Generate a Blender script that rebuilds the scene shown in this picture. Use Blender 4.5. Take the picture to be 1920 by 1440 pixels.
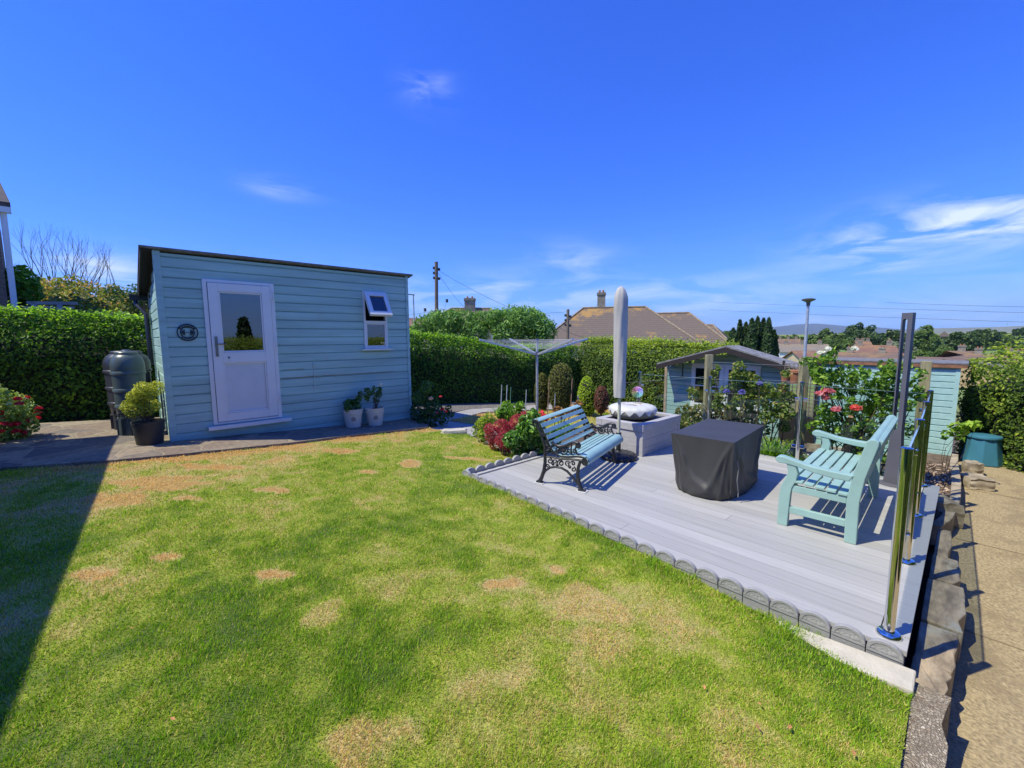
import bpy, math, random
import numpy as np
from mathutils import Vector, Matrix
rad = math.radians
random.seed(7)
rng = np.random.default_rng(7)
SC = bpy.context.scene
COL = SC.collection
for o in list(bpy.data.objects):
    bpy.data.objects.remove(o)

# ------------------------------------------------------------------ camera
# World axes follow the garden: X along the shed front, Y along the deck front, deck top at z = 0.
FPX, CXP, CYP, CAMH = 787.0, 960.0, 720.0, 1.7
def _d(px, py):
    return Vector((px - CXP, -(py - CYP), -FPX)).normalized()
_dv, _du = _d(230, 637), _d(1820, 628)
_m = (_du + _dv).normalized(); _n = (_du - _dv).normalized()
_X = (_m + _n) / math.sqrt(2); _Y = (_m - _n) / math.sqrt(2); _Z = _X.cross(_Y)
RM = Matrix((_X, _Y, _Z))
cam_data = bpy.data.cameras.new('camera')
cam = bpy.data.objects.new('camera', cam_data); COL.objects.link(cam)
cam.matrix_world = Matrix.Translation((0, 0, CAMH)) @ RM.to_4x4()
cam_data.sensor_width = 36.0
cam_data.lens = FPX / 1920 * 36.0
cam_data.clip_start = 0.05
cam_data.clip_end = 30000
SC.camera = cam

def ray(px, py): return RM @ _d(px, py)
def PZ(px, py, z):
    r = ray(px, py); t = (z - CAMH) / r.z
    return Vector((r.x * t, r.y * t, z))
def PX(px, py, x):
    r = ray(px, py); t = x / r.x
    return Vector((x, r.y * t, CAMH + r.z * t))
def PY(px, py, y):
    r = ray(px, py); t = y / r.y
    return Vector((r.x * t, y, CAMH + r.z * t))
def PD(px, py, d):
    r = ray(px, py); t = d / math.hypot(r.x, r.y)
    return Vector((r.x * t, r.y * t, CAMH + r.z * t))

# ------------------------------------------------------------------ sun, sky, exposure
SUN_EL = rad(57.5)
SUN_DIR = Vector((-0.90 * math.cos(SUN_EL), 0.436 * math.cos(SUN_EL), math.sin(SUN_EL)))   # towards the sun
sd = bpy.data.lights.new('sun', 'SUN'); sd.energy = 5.0; sd.angle = rad(0.5); sd.color = (1.0, 0.95, 0.72)
sun = bpy.data.objects.new('sun', sd); COL.objects.link(sun)
sun.rotation_euler = (-SUN_DIR).to_track_quat('-Z', 'Y').to_euler()
SC.view_settings.view_transform = 'Standard'
SC.view_settings.look = 'None'
SC.view_settings.exposure = 0.15
SC.view_settings.gamma = 1.0
SC.render.engine = 'CYCLES'
SC.cycles.max_bounces = 8
SC.cycles.transparent_max_bounces = 16

W = bpy.data.worlds.new('World'); SC.world = W; W.use_nodes = True
nt = W.node_tree; nt.nodes.clear()
def N(tree, typ, **kw):
    n = tree.nodes.new(typ)
    for k, v in kw.items():
        if k == 'ins':
            for kk, vv in v.items(): n.inputs[kk].default_value = vv
        else: setattr(n, k, v)
    return n
def MATH(tree, op, a, b=None, clamp=False):
    n = tree.nodes.new('ShaderNodeMath'); n.operation = op; n.use_clamp = clamp
    for i, s in enumerate((a, b)):
        if s is None: continue
        if isinstance(s, (int, float)): n.inputs[i].default_value = s
        else: tree.links.new(s, n.inputs[i])
    return n.outputs[0]
def MIXC(tree, fac, a, b, mode='MIX'):
    n = tree.nodes.new('ShaderNodeMix'); n.data_type = 'RGBA'; n.blend_type = mode
    for s, i in ((fac, 0), (a, 6), (b, 7)):
        if isinstance(s, (int, float)): n.inputs[i].default_value = s
        elif isinstance(s, tuple): n.inputs[i].default_value = s if len(s) == 4 else s + (1,)
        else: tree.links.new(s, n.inputs[i])
    return n.outputs[2]
sky = N(nt, 'ShaderNodeTexSky', sky_type='NISHITA')
sky.sun_disc = False
sky.sun_elevation = SUN_EL
sky.sun_rotation = math.atan2(SUN_DIR.x, SUN_DIR.y)
sky.altitude = 60; sky.air_density = 1.25; sky.dust_density = 0.25; sky.ozone_density = 3.0
tc = N(nt, 'ShaderNodeTexCoord')
sep = N(nt, 'ShaderNodeSeparateXYZ'); nt.links.new(tc.outputs['Generated'], sep.inputs[0])
AZ = MATH(nt, 'ARCTAN2', sep.outputs[1], sep.outputs[0])
EL = MATH(nt, 'ARCSINE', sep.outputs[2])
cvec = N(nt, 'ShaderNodeCombineXYZ')
nt.links.new(MATH(nt, 'MULTIPLY', AZ, 5.0), cvec.inputs[0]); nt.links.new(MATH(nt, 'MULTIPLY', EL, 22.0), cvec.inputs[1])
cn = N(nt, 'ShaderNodeTexNoise', ins={'Scale': 1.1, 'Detail': 8.0, 'Roughness': 0.58, 'Distortion': 0.6})
nt.links.new(cvec.outputs[0], cn.inputs['Vector'])
wisp = N(nt, 'ShaderNodeMapRange', ins={'From Min': 0.42, 'From Max': 0.72}); nt.links.new(cn.outputs[0], wisp.inputs[0])
def cloud_bank(az, el, wa, we, amt):
    a = MATH(nt, 'DIVIDE', MATH(nt, 'SUBTRACT', AZ, az), wa); b = MATH(nt, 'DIVIDE', MATH(nt, 'SUBTRACT', EL, el), we)
    r2 = MATH(nt, 'ADD', MATH(nt, 'MULTIPLY', a, a), MATH(nt, 'MULTIPLY', b, b))
    return MATH(nt, 'MULTIPLY', MATH(nt, 'EXPONENT', MATH(nt, 'MULTIPLY', r2, -1.0)), amt)
tot = None
# azimuth and elevation (radians) of each wisp of cirrus, their widths and strength
def _ae(px, py):
    r = ray(px, py); return math.atan2(r.y, r.x), math.asin(r.z)
for (px, py, wa, we, amt) in ((1790, 425, .15, .04, 1.35), (1640, 462, .06, .014, 1.0), (1900, 392, .10, .03, .9), (1660, 490, .05, .012, .7),
                              (800, 168, .05, .03, .38), (525, 353, .06, .016, .5), (1065, 485, .09, .035, .5),
                              (180, 515, .06, .03, 1.1), (1150, 560, .5, .05, .55), (1700, 600, .6, .05, .45), (700, 550, .5, .05, .35)):
    az, el = _ae(px, py)
    c = cloud_bank(az, el, wa, we, amt)
    tot = c if tot is None else MATH(nt, 'ADD', tot, c)
cm = MATH(nt, 'MULTIPLY', tot, wisp.outputs[0], clamp=True)
hsv = N(nt, 'ShaderNodeHueSaturation', ins={'Saturation': 1.1, 'Value': 1.0}); nt.links.new(sky.outputs[0], hsv.inputs['Color'])
tint = MIXC(nt, 1.0, hsv.outputs[0], (0.215, 0.50, 1.48), 'MULTIPLY')
low = MATH(nt, 'MULTIPLY', MATH(nt, 'EXPONENT', MATH(nt, 'DIVIDE', MATH(nt, 'MAXIMUM', EL, 0.0), -0.075)), 0.80)
tint = MIXC(nt, low, tint, (1.75, 3.3, 6.5))
skyc = MIXC(nt, cm, tint, (5.0, 5.8, 6.6))
bg = N(nt, 'ShaderNodeBackground', ins={'Strength': 0.15}); nt.links.new(skyc, bg.inputs[0])
wo = N(nt, 'ShaderNodeOutputWorld'); nt.links.new(bg.outputs[0], wo.inputs[0])

# ------------------------------------------------------------------ helpers: materials
MATS = {}
def newmat(name):
    m = bpy.data.materials.new(name); m.use_nodes = True
    t = m.node_tree; t.nodes.clear()
    out = t.nodes.new('ShaderNodeOutputMaterial')
    return m, t, out
def mat(name, col, rough=0.6, metal=0.0, var=0.15, scale=6.0, stretch=(1, 1, 1), bump=0.0, bscale=40.0, col2=None, spec=0.5, coat=0.0, detail=5.0, thr=(0.35, 0.65), coords='Object', spots=None):
    if name in MATS: return MATS[name]
    m, t, out = newmat(name)
    tcn = N(t, 'ShaderNodeTexCoord'); mp = N(t, 'ShaderNodeMapping'); mp.inputs['Scale'].default_value = stretch
    t.links.new(tcn.outputs[coords], mp.inputs[0])
    no = N(t, 'ShaderNodeTexNoise', ins={'Scale': scale, 'Detail': detail, 'Roughness': 0.6}); t.links.new(mp.outputs[0], no.inputs[0])
    mr = N(t, 'ShaderNodeMapRange', ins={'From Min': thr[0], 'From Max': thr[1]}); t.links.new(no.outputs[0], mr.inputs[0])
    a = tuple(c * (1 - var) for c in col); b = tuple(min(1, c * (1 + var)) for c in (col2 or col))
    c = MIXC(t, mr.outputs[0], a, b)
    if spots:
        n2 = N(t, 'ShaderNodeTexNoise', ins={'Scale': spots[0], 'Detail': 6.0, 'Roughness': 0.65}); t.links.new(tcn.outputs[coords], n2.inputs[0])
        m2 = N(t, 'ShaderNodeMapRange', ins={'From Min': spots[1], 'From Max': spots[1] + 0.12}); t.links.new(n2.outputs[0], m2.inputs[0])
        c = MIXC(t, MATH(t, 'MULTIPLY', m2.outputs[0], spots[3]), c, spots[2])
    p = N(t, 'ShaderNodeBsdfPrincipled', ins={'Roughness': rough, 'Metallic': metal, 'Specular IOR Level': spec, 'Coat Weight': coat})
    t.links.new(c, p.inputs['Base Color'])
    if rough > 0.15:
        rr = N(t, 'ShaderNodeMapRange', ins={'To Min': rough * 0.85, 'To Max': min(1, rough * 1.15)}); t.links.new(no.outputs[0], rr.inputs[0]); t.links.new(rr.outputs[0], p.inputs['Roughness'])
    if bump:
        nb = N(t, 'ShaderNodeTexNoise', ins={'Scale': bscale, 'Detail': 6.0}); t.links.new(mp.outputs[0], nb.inputs[0])
        bp = N(t, 'ShaderNodeBump', ins={'Strength': bump, 'Distance': 0.01}); t.links.new(nb.outputs[0], bp.inputs['Height']); t.links.new(bp.outputs[0], p.inputs['Normal'])
    t.links.new(p.outputs[0], out.inputs[0])
    MATS[name] = m
    return m
LEAF_GAIN = 1.75
def leafmat(name, dark, mid, light, trans=0.35, rough=0.5, spec=0.35):
    """leaf colours spread by the per-leaf random attribute"""
    if name in MATS: return MATS[name]
    m, t, out = newmat(name)
    at = N(t, 'ShaderNodeAttribute', attribute_name='rnd')
    cr = N(t, 'ShaderNodeValToRGB'); e = cr.color_ramp.elements
    dark, mid, light = [tuple(min(.9, q * LEAF_GAIN) if max(c3) < .5 else q for q in c3) for c3 in (dark, mid, light)]
    e[0].position = 0.0; e[0].color = dark + (1,); e[1].position = 1.0; e[1].color = light + (1,)
    x = e.new(0.5); x.color = mid + (1,)
    t.links.new(at.outputs['Fac'], cr.inputs[0])
    p = N(t, 'ShaderNodeBsdfPrincipled', ins={'Roughness': rough, 'Specular IOR Level': spec}); t.links.new(cr.outputs[0], p.inputs['Base Color'])
    tr = N(t, 'ShaderNodeBsdfTranslucent')
    t.links.new(MIXC(t, 1.0, cr.outputs[0], (1.3, 1.35, 0.6), 'MULTIPLY'), tr.inputs[0])
    mx = N(t, 'ShaderNodeMixShader', ins={0: trans}); t.links.new(p.outputs[0], mx.inputs[1]); t.links.new(tr.outputs[0], mx.inputs[2])
    t.links.new(mx.outputs[0], out.inputs[0])
    MATS[name] = m
    return m
def glassmat(name, tint, refl, rough=0.0):
    if name in MATS: return MATS[name]
    m, t, out = newmat(name)
    lw = N(t, 'ShaderNodeLayerWeight', ins={'Blend': 0.5})
    tr = N(t, 'ShaderNodeBsdfTransparent'); tr.inputs[0].default_value = tint + (1,)
    gl = N(t, 'ShaderNodeBsdfGlossy', ins={'Roughness': rough}); gl.inputs[0].default_value = (0.95, 0.97, 1, 1)
    fac = MATH(t, 'ADD', MATH(t, 'MULTIPLY', MATH(t, 'POWER', lw.outputs['Facing'], 5.0), 0.7), refl, clamp=True)
    mx = N(t, 'ShaderNodeMixShader'); t.links.new(fac, mx.inputs[0]); t.links.new(tr.outputs[0], mx.inputs[1]); t.links.new(gl.outputs[0], mx.inputs[2])
    t.links.new(mx.outputs[0], out.inputs[0])
    MATS[name] = m
    return m

# ------------------------------------------------------------------ helpers: objects and meshes
def tag(o, label=None, cat=None, group=None, kind=None):
    if label: o['label'] = label
    if cat: o['category'] = cat
    if group: o['group'] = group
    if kind: o['kind'] = kind
    return o
def thing(name, label, cat, loc=(0, 0, 0), rz=0.0, group=None):
    o = bpy.data.objects.new(name, None); o.empty_display_size = 0.1; COL.objects.link(o)
    o.location = loc; o.rotation_euler = (0, 0, rz)
    return tag(o, label, cat, group)
def root_inv(o):
    while o.parent: o = o.parent
    return (Matrix.Translation(o.location) @ Matrix.Rotation(o.rotation_euler.z, 4, 'Z')).inverted()
def copy_tree(o, parent=None):
    c = o.copy(); COL.objects.link(c)
    if parent: c.parent = parent
    for ch in [x for x in bpy.data.objects if x.parent == o]: copy_tree(ch, c)
    return c
class MB:
    def __init__(s): s.v = []; s.f = []
    def add(s, vs, fs):
        n = len(s.v); s.v += [tuple(p) for p in vs]; s.f += [tuple(i + n for i in f) for f in fs]; return s
    def boxb(s, x0, x1, y0, y1, z0, z1):
        return s.add([(x0, y0, z0), (x1, y0, z0), (x1, y1, z0), (x0, y1, z0), (x0, y0, z1), (x1, y0, z1), (x1, y1, z1), (x0, y1, z1)],
                     [(0, 3, 2, 1), (4, 5, 6, 7), (0, 1, 5, 4), (1, 2, 6, 5), (2, 3, 7, 6), (3, 0, 4, 7)])
    def box(s, c, sz, rot=None):
        hx, hy, hz = sz[0] / 2, sz[1] / 2, sz[2] / 2
        vs = [Vector((sx * hx, sy * hy, szz * hz)) for szz in (-1, 1) for sx, sy in ((-1, -1), (1, -1), (1, 1), (-1, 1))]
        if rot is not None: vs = [rot @ v for v in vs]
        c = Vector(c)
        return s.add([v + c for v in vs], [(0, 3, 2, 1), (4, 5, 6, 7), (0, 1, 5, 4), (1, 2, 6, 5), (2, 3, 7, 6), (3, 0, 4, 7)])
    def bar(s, a, b, w, h, up=(0, 0, 1)):
        a, b = Vector(a), Vector(b); d = (b - a).normalized(); u = Vector(up)
        sd = d.cross(u).normalized(); u = sd.cross(d)
        vs = [p + sd * (x * w / 2) + u * (y * h / 2) for p in (a, b) for x, y in ((-1, -1), (1, -1), (1, 1), (-1, 1))]
        return s.add(vs, [(0, 3, 2, 1), (4, 5, 6, 7), (0, 1, 5, 4), (1, 2, 6, 5), (2, 3, 7, 6), (3, 0, 4, 7)])
    def tube(s, pts, r, n=8, cap=True):
        pts = [Vector(p) for p in pts]; k = len(pts); base = len(s.v)
        rs = r if isinstance(r, (list, tuple)) else [r] * k
        prev = None
        for i, p in enumerate(pts):
            d = (pts[min(i + 1, k - 1)] - pts[max(i - 1, 0)])
            d = d.normalized() if d.length > 1e-9 else Vector((0, 0, 1))
            if prev is None:
                u = d.orthogonal().normalized()
            else:
                u = (prev - d * prev.dot(d)); u = u.normalized() if u.length > 1e-6 else d.orthogonal().normalized()
            prev = u; w = d.cross(u)
            for j in range(n):
                a = 2 * math.pi * j / n
                s.v.append(tuple(p + (u * math.cos(a) + w * math.sin(a)) * rs[i]))
        for i in range(k - 1):
            for j in range(n):
                a = base + i * n + j; b = base + i * n + (j + 1) % n
                s.f.append((a, b, b + n, a + n))
        if cap:
            s.f.append(tuple(base + j for j in reversed(range(n)))); s.f.append(tuple(base + (k - 1) * n + j for j in range(n)))
        return s
    def prism(s, poly, off):
        n = len(poly); off = Vector(off); p0 = [Vector(p) for p in poly]
        vs = p0 + [p + off for p in p0]
        fs = [tuple(reversed(range(n))), tuple(range(n, 2 * n))] + [(i, (i + 1) % n, (i + 1) % n + n, i + n) for i in range(n)]
        return s.add(vs, fs)
    def lathe(s, prof, n=24, c=(0, 0, 0), cap=True):
        b = len(s.v); c = Vector(c)
        for r, z in prof:
            for j in range(n):
                a = 2 * math.pi * j / n; s.v.append((c.x + r * math.cos(a), c.y + r * math.sin(a), c.z + z))
        for i in range(len(prof) - 1):
            for j in range(n):
                a = b + i * n + j; e = b + i * n + (j + 1) % n; s.f.append((a, e, e + n, a + n))
        if cap:
            s.f.append(tuple(b + j for j in reversed(range(n)))); s.f.append(tuple(b + (len(prof) - 1) * n + j for j in range(n)))
        return s
    def ball(s, c, r, n=8, m=6, sq=(1, 1, 1)):
        pr = [(max(1e-4, math.sin(math.pi * i / m)), -math.cos(math.pi * i / m)) for i in range(m + 1)]
        b = len(s.v); c = Vector(c)
        for rr, z in pr:
            for j in range(n):
                a = 2 * math.pi * j / n; s.v.append((c.x + r * rr * math.cos(a) * sq[0], c.y + r * rr * math.sin(a) * sq[1], c.z + r * z * sq[2]))
        for i in range(m):
            for j in range(n):
                a = b + i * n + j; e = b + i * n + (j + 1) % n; s.f.append((a, e, e + n, a + n))
        return s
    def build(s, name, m, parent=None, world=False, smooth=None, bevel=0.0, uvz=None):
        me = bpy.data.meshes.new(name)
        vs = s.v
        if world and parent is not None:
            iv = root_inv(parent); vs = [tuple(iv @ Vector(v)) for v in vs]
        me.from_pydata(vs, [], s.f); me.update()
        if m is not None: me.materials.append(m)
        if smooth is not None:
            me.polygons.foreach_set('use_smooth', [True] * len(me.polygons))
            if smooth < 179: me.set_sharp_from_angle(angle=rad(smooth))
        o = bpy.data.objects.new(name, me); COL.objects.link(o)
        if parent is not None: o.parent = parent
        if bevel:
            bm = o.modifiers.new('bevel', 'BEVEL'); bm.width = bevel; bm.segments = 2; bm.limit_method = 'ANGLE'; bm.angle_limit = rad(40)
        return o
def np_mesh(name, V, F, m, parent=None, world=False, attr=None, smooth=False):
    """numpy verts (n,3) and faces (k,3 or 4) to one mesh object"""
    me = bpy.data.meshes.new(name)
    if world and parent is not None:
        iv = np.array(root_inv(parent)); V = V @ iv[:3, :3].T + iv[:3, 3]
    k = F.shape[1]
    me.vertices.add(len(V)); me.vertices.foreach_set('co', V.astype(np.float32).ravel())
    me.loops.add(F.size); me.loops.foreach_set('vertex_index', F.astype(np.int32).ravel())
    me.polygons.add(len(F)); me.polygons.foreach_set('loop_start', np.arange(0, F.size, k, dtype=np.int32))
    me.update(calc_edges=True)
    if attr is not None:
        for an, av in attr.items():
            a = me.attributes.new(an, 'FLOAT', 'POINT'); a.data.foreach_set('value', av.astype(np.float32))
    me.polygons.foreach_set('use_smooth', np.full(len(F), bool(smooth)))
    me.materials.append(m)
    o = bpy.data.objects.new(name, me); COL.objects.link(o)
    if parent is not None: o.parent = parent
    return o
def unit(a): return a / np.maximum(np.linalg.norm(a, axis=1, keepdims=True), 1e-9)
def leaves(name, P, Nn, size, m, parent=None, jit=0.8, aspect=1.7, world=True, fold=0.25, rnd=None, droop=0.0, tdir=None):
    """one folded leaf (two triangles each side) per point"""
    n = len(P)
    Nn = unit(unit(Nn) + jit * rng.normal(size=(n, 3)))
    T = rng.normal(size=(n, 3)) if tdir is None else tdir + 0.5 * rng.normal(size=(n, 3))
    T[:, 2] -= droop
    T = unit(T - Nn * np.sum(T * Nn, axis=1, keepdims=True)); B = np.cross(Nn, T)
    L = (size * rng.uniform(0.6, 1.25, size=(n, 1))); Wd = L / aspect
    a = P - T * L * 0.5; c = P + T * L * 0.5
    b = P + B * Wd * 0.5 + Nn * Wd * fold; d = P - B * Wd * 0.5 + Nn * Wd * fold
    V = np.stack([a, b, c, d], axis=1).reshape(-1, 3)
    i = np.arange(n) * 4
    F = np.concatenate([np.stack([i, i + 1, i + 2], 1), np.stack([i, i + 2, i + 3], 1)])
    r = rng.uniform(0, 1, n) if rnd is None else np.clip(rnd, 0, 1)
    return np_mesh(name, V, F, m, parent, world, {'rnd': np.repeat(r, 4)})
# value noise for ground patches and hedge bulges
_tab = rng.uniform(0, 1, (256, 256))
def vn(x, y, s, o=0):
    x = np.asarray(x, float) / s + 17.3 * o + 500; y = np.asarray(y, float) / s + 9.1 * o + 500
    xi = np.floor(x).astype(int); yi = np.floor(y).astype(int); fx = x - xi; fy = y - yi
    fx = fx * fx * (3 - 2 * fx); fy = fy * fy * (3 - 2 * fy)
    g = lambda a, b: _tab[a % 256, b % 256]
    return (g(xi, yi) * (1 - fx) + g(xi + 1, yi) * fx) * (1 - fy) + (g(xi, yi + 1) * (1 - fx) + g(xi + 1, yi + 1) * fx) * fy
def fbm(x, y, s, o=0): return (vn(x, y, s, o) + 0.5 * vn(x, y, s / 2, o + 3) + 0.25 * vn(x, y, s / 4, o + 5)) / 1.75
def sstep(a, b, x):
    t = np.clip((np.asarray(x, float) - a) / (b - a), 0, 1); return t * t * (3 - 2 * t)

# ------------------------------------------------------------------ ground heights
def zg(x, y):
    """garden ground: gentle fall towards +X and towards -Y"""
    x = np.asarray(x, float); y = np.asarray(y, float)
    z = 0.2 - 0.05 * (np.minimum(x, 4.3) - 0.4) - 0.025 * (7.7 - np.minimum(y, 7.7)) - 0.075 * np.maximum(x - 4.3, 0)
    return z
def PG(px, py, off=0.0):
    z = 0.0
    for _ in range(12):
        p = PZ(px, py, z); z = float(zg(p.x, p.y)) + off
    return PZ(px, py, z)
def far_z(r, az):
    """land beyond the garden: falls to a valley, rises to the fields, ends in far ridges"""
    z = np.interp(r, [0, 13, 30, 60, 120, 180, 300, 500, 700, 1500, 3000, 9000], [-0.6, -0.75, -1.4, -3.4, -8, -8.0, -5.5, 0.5, 3.5, -10, -25, -30])
    return z
# ================================================================== SETTING
M = {}
M['soil'] = mat('soil', (0.12, 0.085, 0.055), 0.95, var=0.5, scale=9, bump=0.8, bscale=60)
M['teal_wall'] = mat('weathered blue green paint', (0.34, 0.52, 0.48), 0.55, var=0.17, scale=1.0, stretch=(0.5, 0.5, 7.3), bump=0.15, bscale=50, spots=(2.6, 0.60, (0.36, 0.42, 0.38), 0.6))
M['pale_teal'] = mat('pale aqua paint', (0.37, 0.58, 0.54), 0.45, var=0.07, scale=5, stretch=(3, 3, 3), bump=0.08, bscale=60)
M['white_plastic'] = mat('white plastic', (0.72, 0.72, 0.72), 0.25, var=0.03, scale=2)
M['white_paint'] = mat('white paint', (0.78, 0.78, 0.76), 0.45, var=0.05, scale=4)
M['steel'] = mat('polished steel', (0.72, 0.72, 0.70), 0.06, metal=1.0, var=0.03, scale=3)
M['alu'] = mat('dull aluminium', (0.60, 0.62, 0.64), 0.35, metal=0.6, var=0.08, scale=8)
M['black_plastic'] = mat('black plastic', (0.018, 0.020, 0.022), 0.35, var=0.25, scale=5)
M['glass'] = glassmat('clear glass', (0.90, 0.94, 0.92), 0.025)
M['dark_glass'] = glassmat('window glass', (0.22, 0.24, 0.27), 0.15)
M['felt'] = mat('grey roofing felt', (0.17, 0.17, 0.175), 0.9, var=0.3, scale=12, bump=0.5, bscale=120)
M['dark_wood'] = mat('dark stained timber', (0.022, 0.016, 0.014), 0.7, var=0.3, scale=6, stretch=(1, 1, 8))
M['raw_wood'] = mat('weathered green timber', (0.30, 0.27, 0.15), 0.85, var=0.25, scale=5, stretch=(6, 6, 0.7), bump=0.5, bscale=30, spots=(3, 0.6, (0.16, 0.15, 0.10), 0.7))
M['stone'] = mat('brown garden stone', (0.33, 0.27, 0.19), 0.9, var=0.4, scale=5, bump=0.9, bscale=22, spots=(4.5, 0.56, (0.46, 0.43, 0.36), 0.7))
M['slab'] = mat('purple brown sandstone', (0.31, 0.245, 0.17), 0.88, var=0.4, scale=4.5, stretch=(1, 3, 1), bump=0.9, bscale=16, spots=(6, 0.55, (0.42, 0.40, 0.33), 0.8))
M['cast_iron'] = mat('painted cast iron', (0.035, 0.037, 0.042), 0.38, metal=0.3, var=0.3, scale=30)
M['fabric_black'] = None

# ---- materials with a pattern of their own
def deck_material():
    m, t, out = newmat('grey composite decking')
    tcn = N(t, 'ShaderNodeTexCoord'); mp = N(t, 'ShaderNodeMapping'); mp.inputs['Scale'].default_value = (55, 1.1, 1)
    t.links.new(tcn.outputs['Object'], mp.inputs[0])
    n1 = N(t, 'ShaderNodeTexNoise', ins={'Scale': 1.0, 'Detail': 6.0, 'Roughness': 0.7}); t.links.new(mp.outputs[0], n1.inputs[0])
    at = N(t, 'ShaderNodeAttribute', attribute_name='rnd')
    n2 = N(t, 'ShaderNodeTexNoise', ins={'Scale': 1.3, 'Detail': 5.0}); t.links.new(tcn.outputs['Object'], n2.inputs[0])
    mr = N(t, 'ShaderNodeMapRange', ins={'From Min': 0.3, 'From Max': 0.7}); t.links.new(n1.outputs[0], mr.inputs[0])
    c = MIXC(t, mr.outputs[0], (0.34, 0.335, 0.32), (0.46, 0.45, 0.43))
    bv = N(t, 'ShaderNodeMapRange', ins={'To Min': 0.90, 'To Max': 1.08}); t.links.new(at.outputs['Fac'], bv.inputs[0])
    cc = N(t, 'ShaderNodeCombineColor')
    for i in range(3): t.links.new(bv.outputs[0], cc.inputs[i])
    c = MIXC(t, 1.0, c, cc.outputs[0], 'MULTIPLY')
    mr2 = N(t, 'ShaderNodeMapRange', ins={'From Min': 0.55, 'From Max': 0.8}); t.links.new(n2.outputs[0], mr2.inputs[0])
    c = MIXC(t, MATH(t, 'MULTIPLY', mr2.outputs[0], 0.35), c, (0.46, 0.44, 0.40))
    p = N(t, 'ShaderNodeBsdfPrincipled', ins={'Roughness': 0.55, 'Specular IOR Level': 0.4}); t.links.new(c, p.inputs['Base Color'])
    bp = N(t, 'ShaderNodeBump', ins={'Strength': 0.35, 'Distance': 0.004}); t.links.new(n1.outputs[0], bp.inputs['Height']); t.links.new(bp.outputs[0], p.inputs['Normal'])
    t.links.new(p.outputs[0], out.inputs[0]); return m
M['deck'] = deck_material()
def paving_material(name, scale, cols, mortar, edge=0.035, rough=0.9):
    m, t, out = newmat(name)
    tcn = N(t, 'ShaderNodeTexCoord')
    wn = N(t, 'ShaderNodeTexNoise', ins={'Scale': 2.5, 'Detail': 3.0}); t.links.new(tcn.outputs['Object'], wn.inputs[0])
    vadd = N(t, 'ShaderNodeMix', data_type='RGBA', blend_type='ADD'); vadd.inputs[0].default_value = 0.25
    t.links.new(tcn.outputs['Object'], vadd.inputs[6]); t.links.new(wn.outputs['Color'], vadd.inputs[7])
    v1 = N(t, 'ShaderNodeTexVoronoi', ins={'Scale': scale}); t.links.new(vadd.outputs[2], v1.inputs['Vector'])
    v2 = N(t, 'ShaderNodeTexVoronoi', feature='DISTANCE_TO_EDGE', ins={'Scale': scale}); t.links.new(vadd.outputs[2], v2.inputs['Vector'])
    sp = N(t, 'ShaderNodeSeparateColor'); t.links.new(v1.outputs['Color'], sp.inputs[0])
    cr = N(t, 'ShaderNodeValToRGB'); e = cr.color_ramp.elements
    e[0].color = cols[0] + (1,); e[1].color = cols[-1] + (1,)
    for i, c in enumerate(cols[1:-1]): x = e.new((i + 1) / (len(cols) - 1)); x.color = c + (1,)
    t.links.new(sp.outputs[0], cr.inputs[0])
    n2 = N(t, 'ShaderNodeTexNoise', ins={'Scale': 14.0, 'Detail': 8.0, 'Roughness': 0.7}); t.links.new(tcn.outputs['Object'], n2.inputs[0])
    mr = N(t, 'ShaderNodeMapRange', ins={'From Min': 0.3, 'From Max': 0.7, 'To Min': 0.6, 'To Max': 1.35}); t.links.new(n2.outputs[0], mr.inputs[0])
    cc = N(t, 'ShaderNodeCombineColor')
    for i in range(3): t.links.new(mr.outputs[0], cc.inputs[i])
    c = MIXC(t, 1.0, cr.outputs[0], cc.outputs[0], 'MULTIPLY')
    ed = N(t, 'ShaderNodeMapRange', ins={'From Min': 0.0, 'From Max': edge}); t.links.new(v2.outputs[0], ed.inputs[0])
    c = MIXC(t, ed.outputs[0], mortar, c)
    p = N(t, 'ShaderNodeBsdfPrincipled', ins={'Roughness': rough}); t.links.new(c, p.inputs['Base Color'])
    hh = MATH(t, 'ADD', MATH(t, 'MULTIPLY', ed.outputs[0], 0.6), MATH(t, 'MULTIPLY', n2.outputs[0], 0.5))
    bp = N(t, 'ShaderNodeBump', ins={'Strength': 0.8, 'Distance': 0.012}); t.links.new(hh, bp.inputs['Height']); t.links.new(bp.outputs[0], p.inputs['Normal'])
    t.links.new(p.outputs[0], out.inputs[0]); return m
M['crazy'] = paving_material('crazy paving', 2.1, [(0.20, 0.15, 0.11), (0.28, 0.22, 0.15), (0.13, 0.11, 0.10), (0.33, 0.27, 0.18)], (0.30, 0.25, 0.17))
M['gravel'] = paving_material('gravel', 42, [(0.20, 0.18, 0.17), (0.34, 0.30, 0.26), (0.14, 0.13, 0.13), (0.42, 0.38, 0.32)], (0.06, 0.05, 0.045), edge=0.12)
M['aggregate'] = paving_material('exposed aggregate concrete', 75, [(0.20, 0.14, 0.09), (0.48, 0.40, 0.28), (0.30, 0.24, 0.17), (0.60, 0.52, 0.38)], (0.27, 0.22, 0.15), edge=0.2)
M['concrete_path'] = mat('tan concrete', (0.36, 0.28, 0.16), 0.95, var=0.34, scale=48.0, bump=1.0, bscale=70, spots=(2.4, 0.50, (0.25, 0.19, 0.11), 0.75), detail=12)
M['ledge'] = mat('pale concrete', (0.50, 0.46, 0.38), 0.9, var=0.12, scale=7, bump=0.5, bscale=70)
M['grey_path'] = mat('grey concrete slabs', (0.34, 0.32, 0.30), 0.9, var=0.2, scale=5, bump=0.4, bscale=60)

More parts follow.
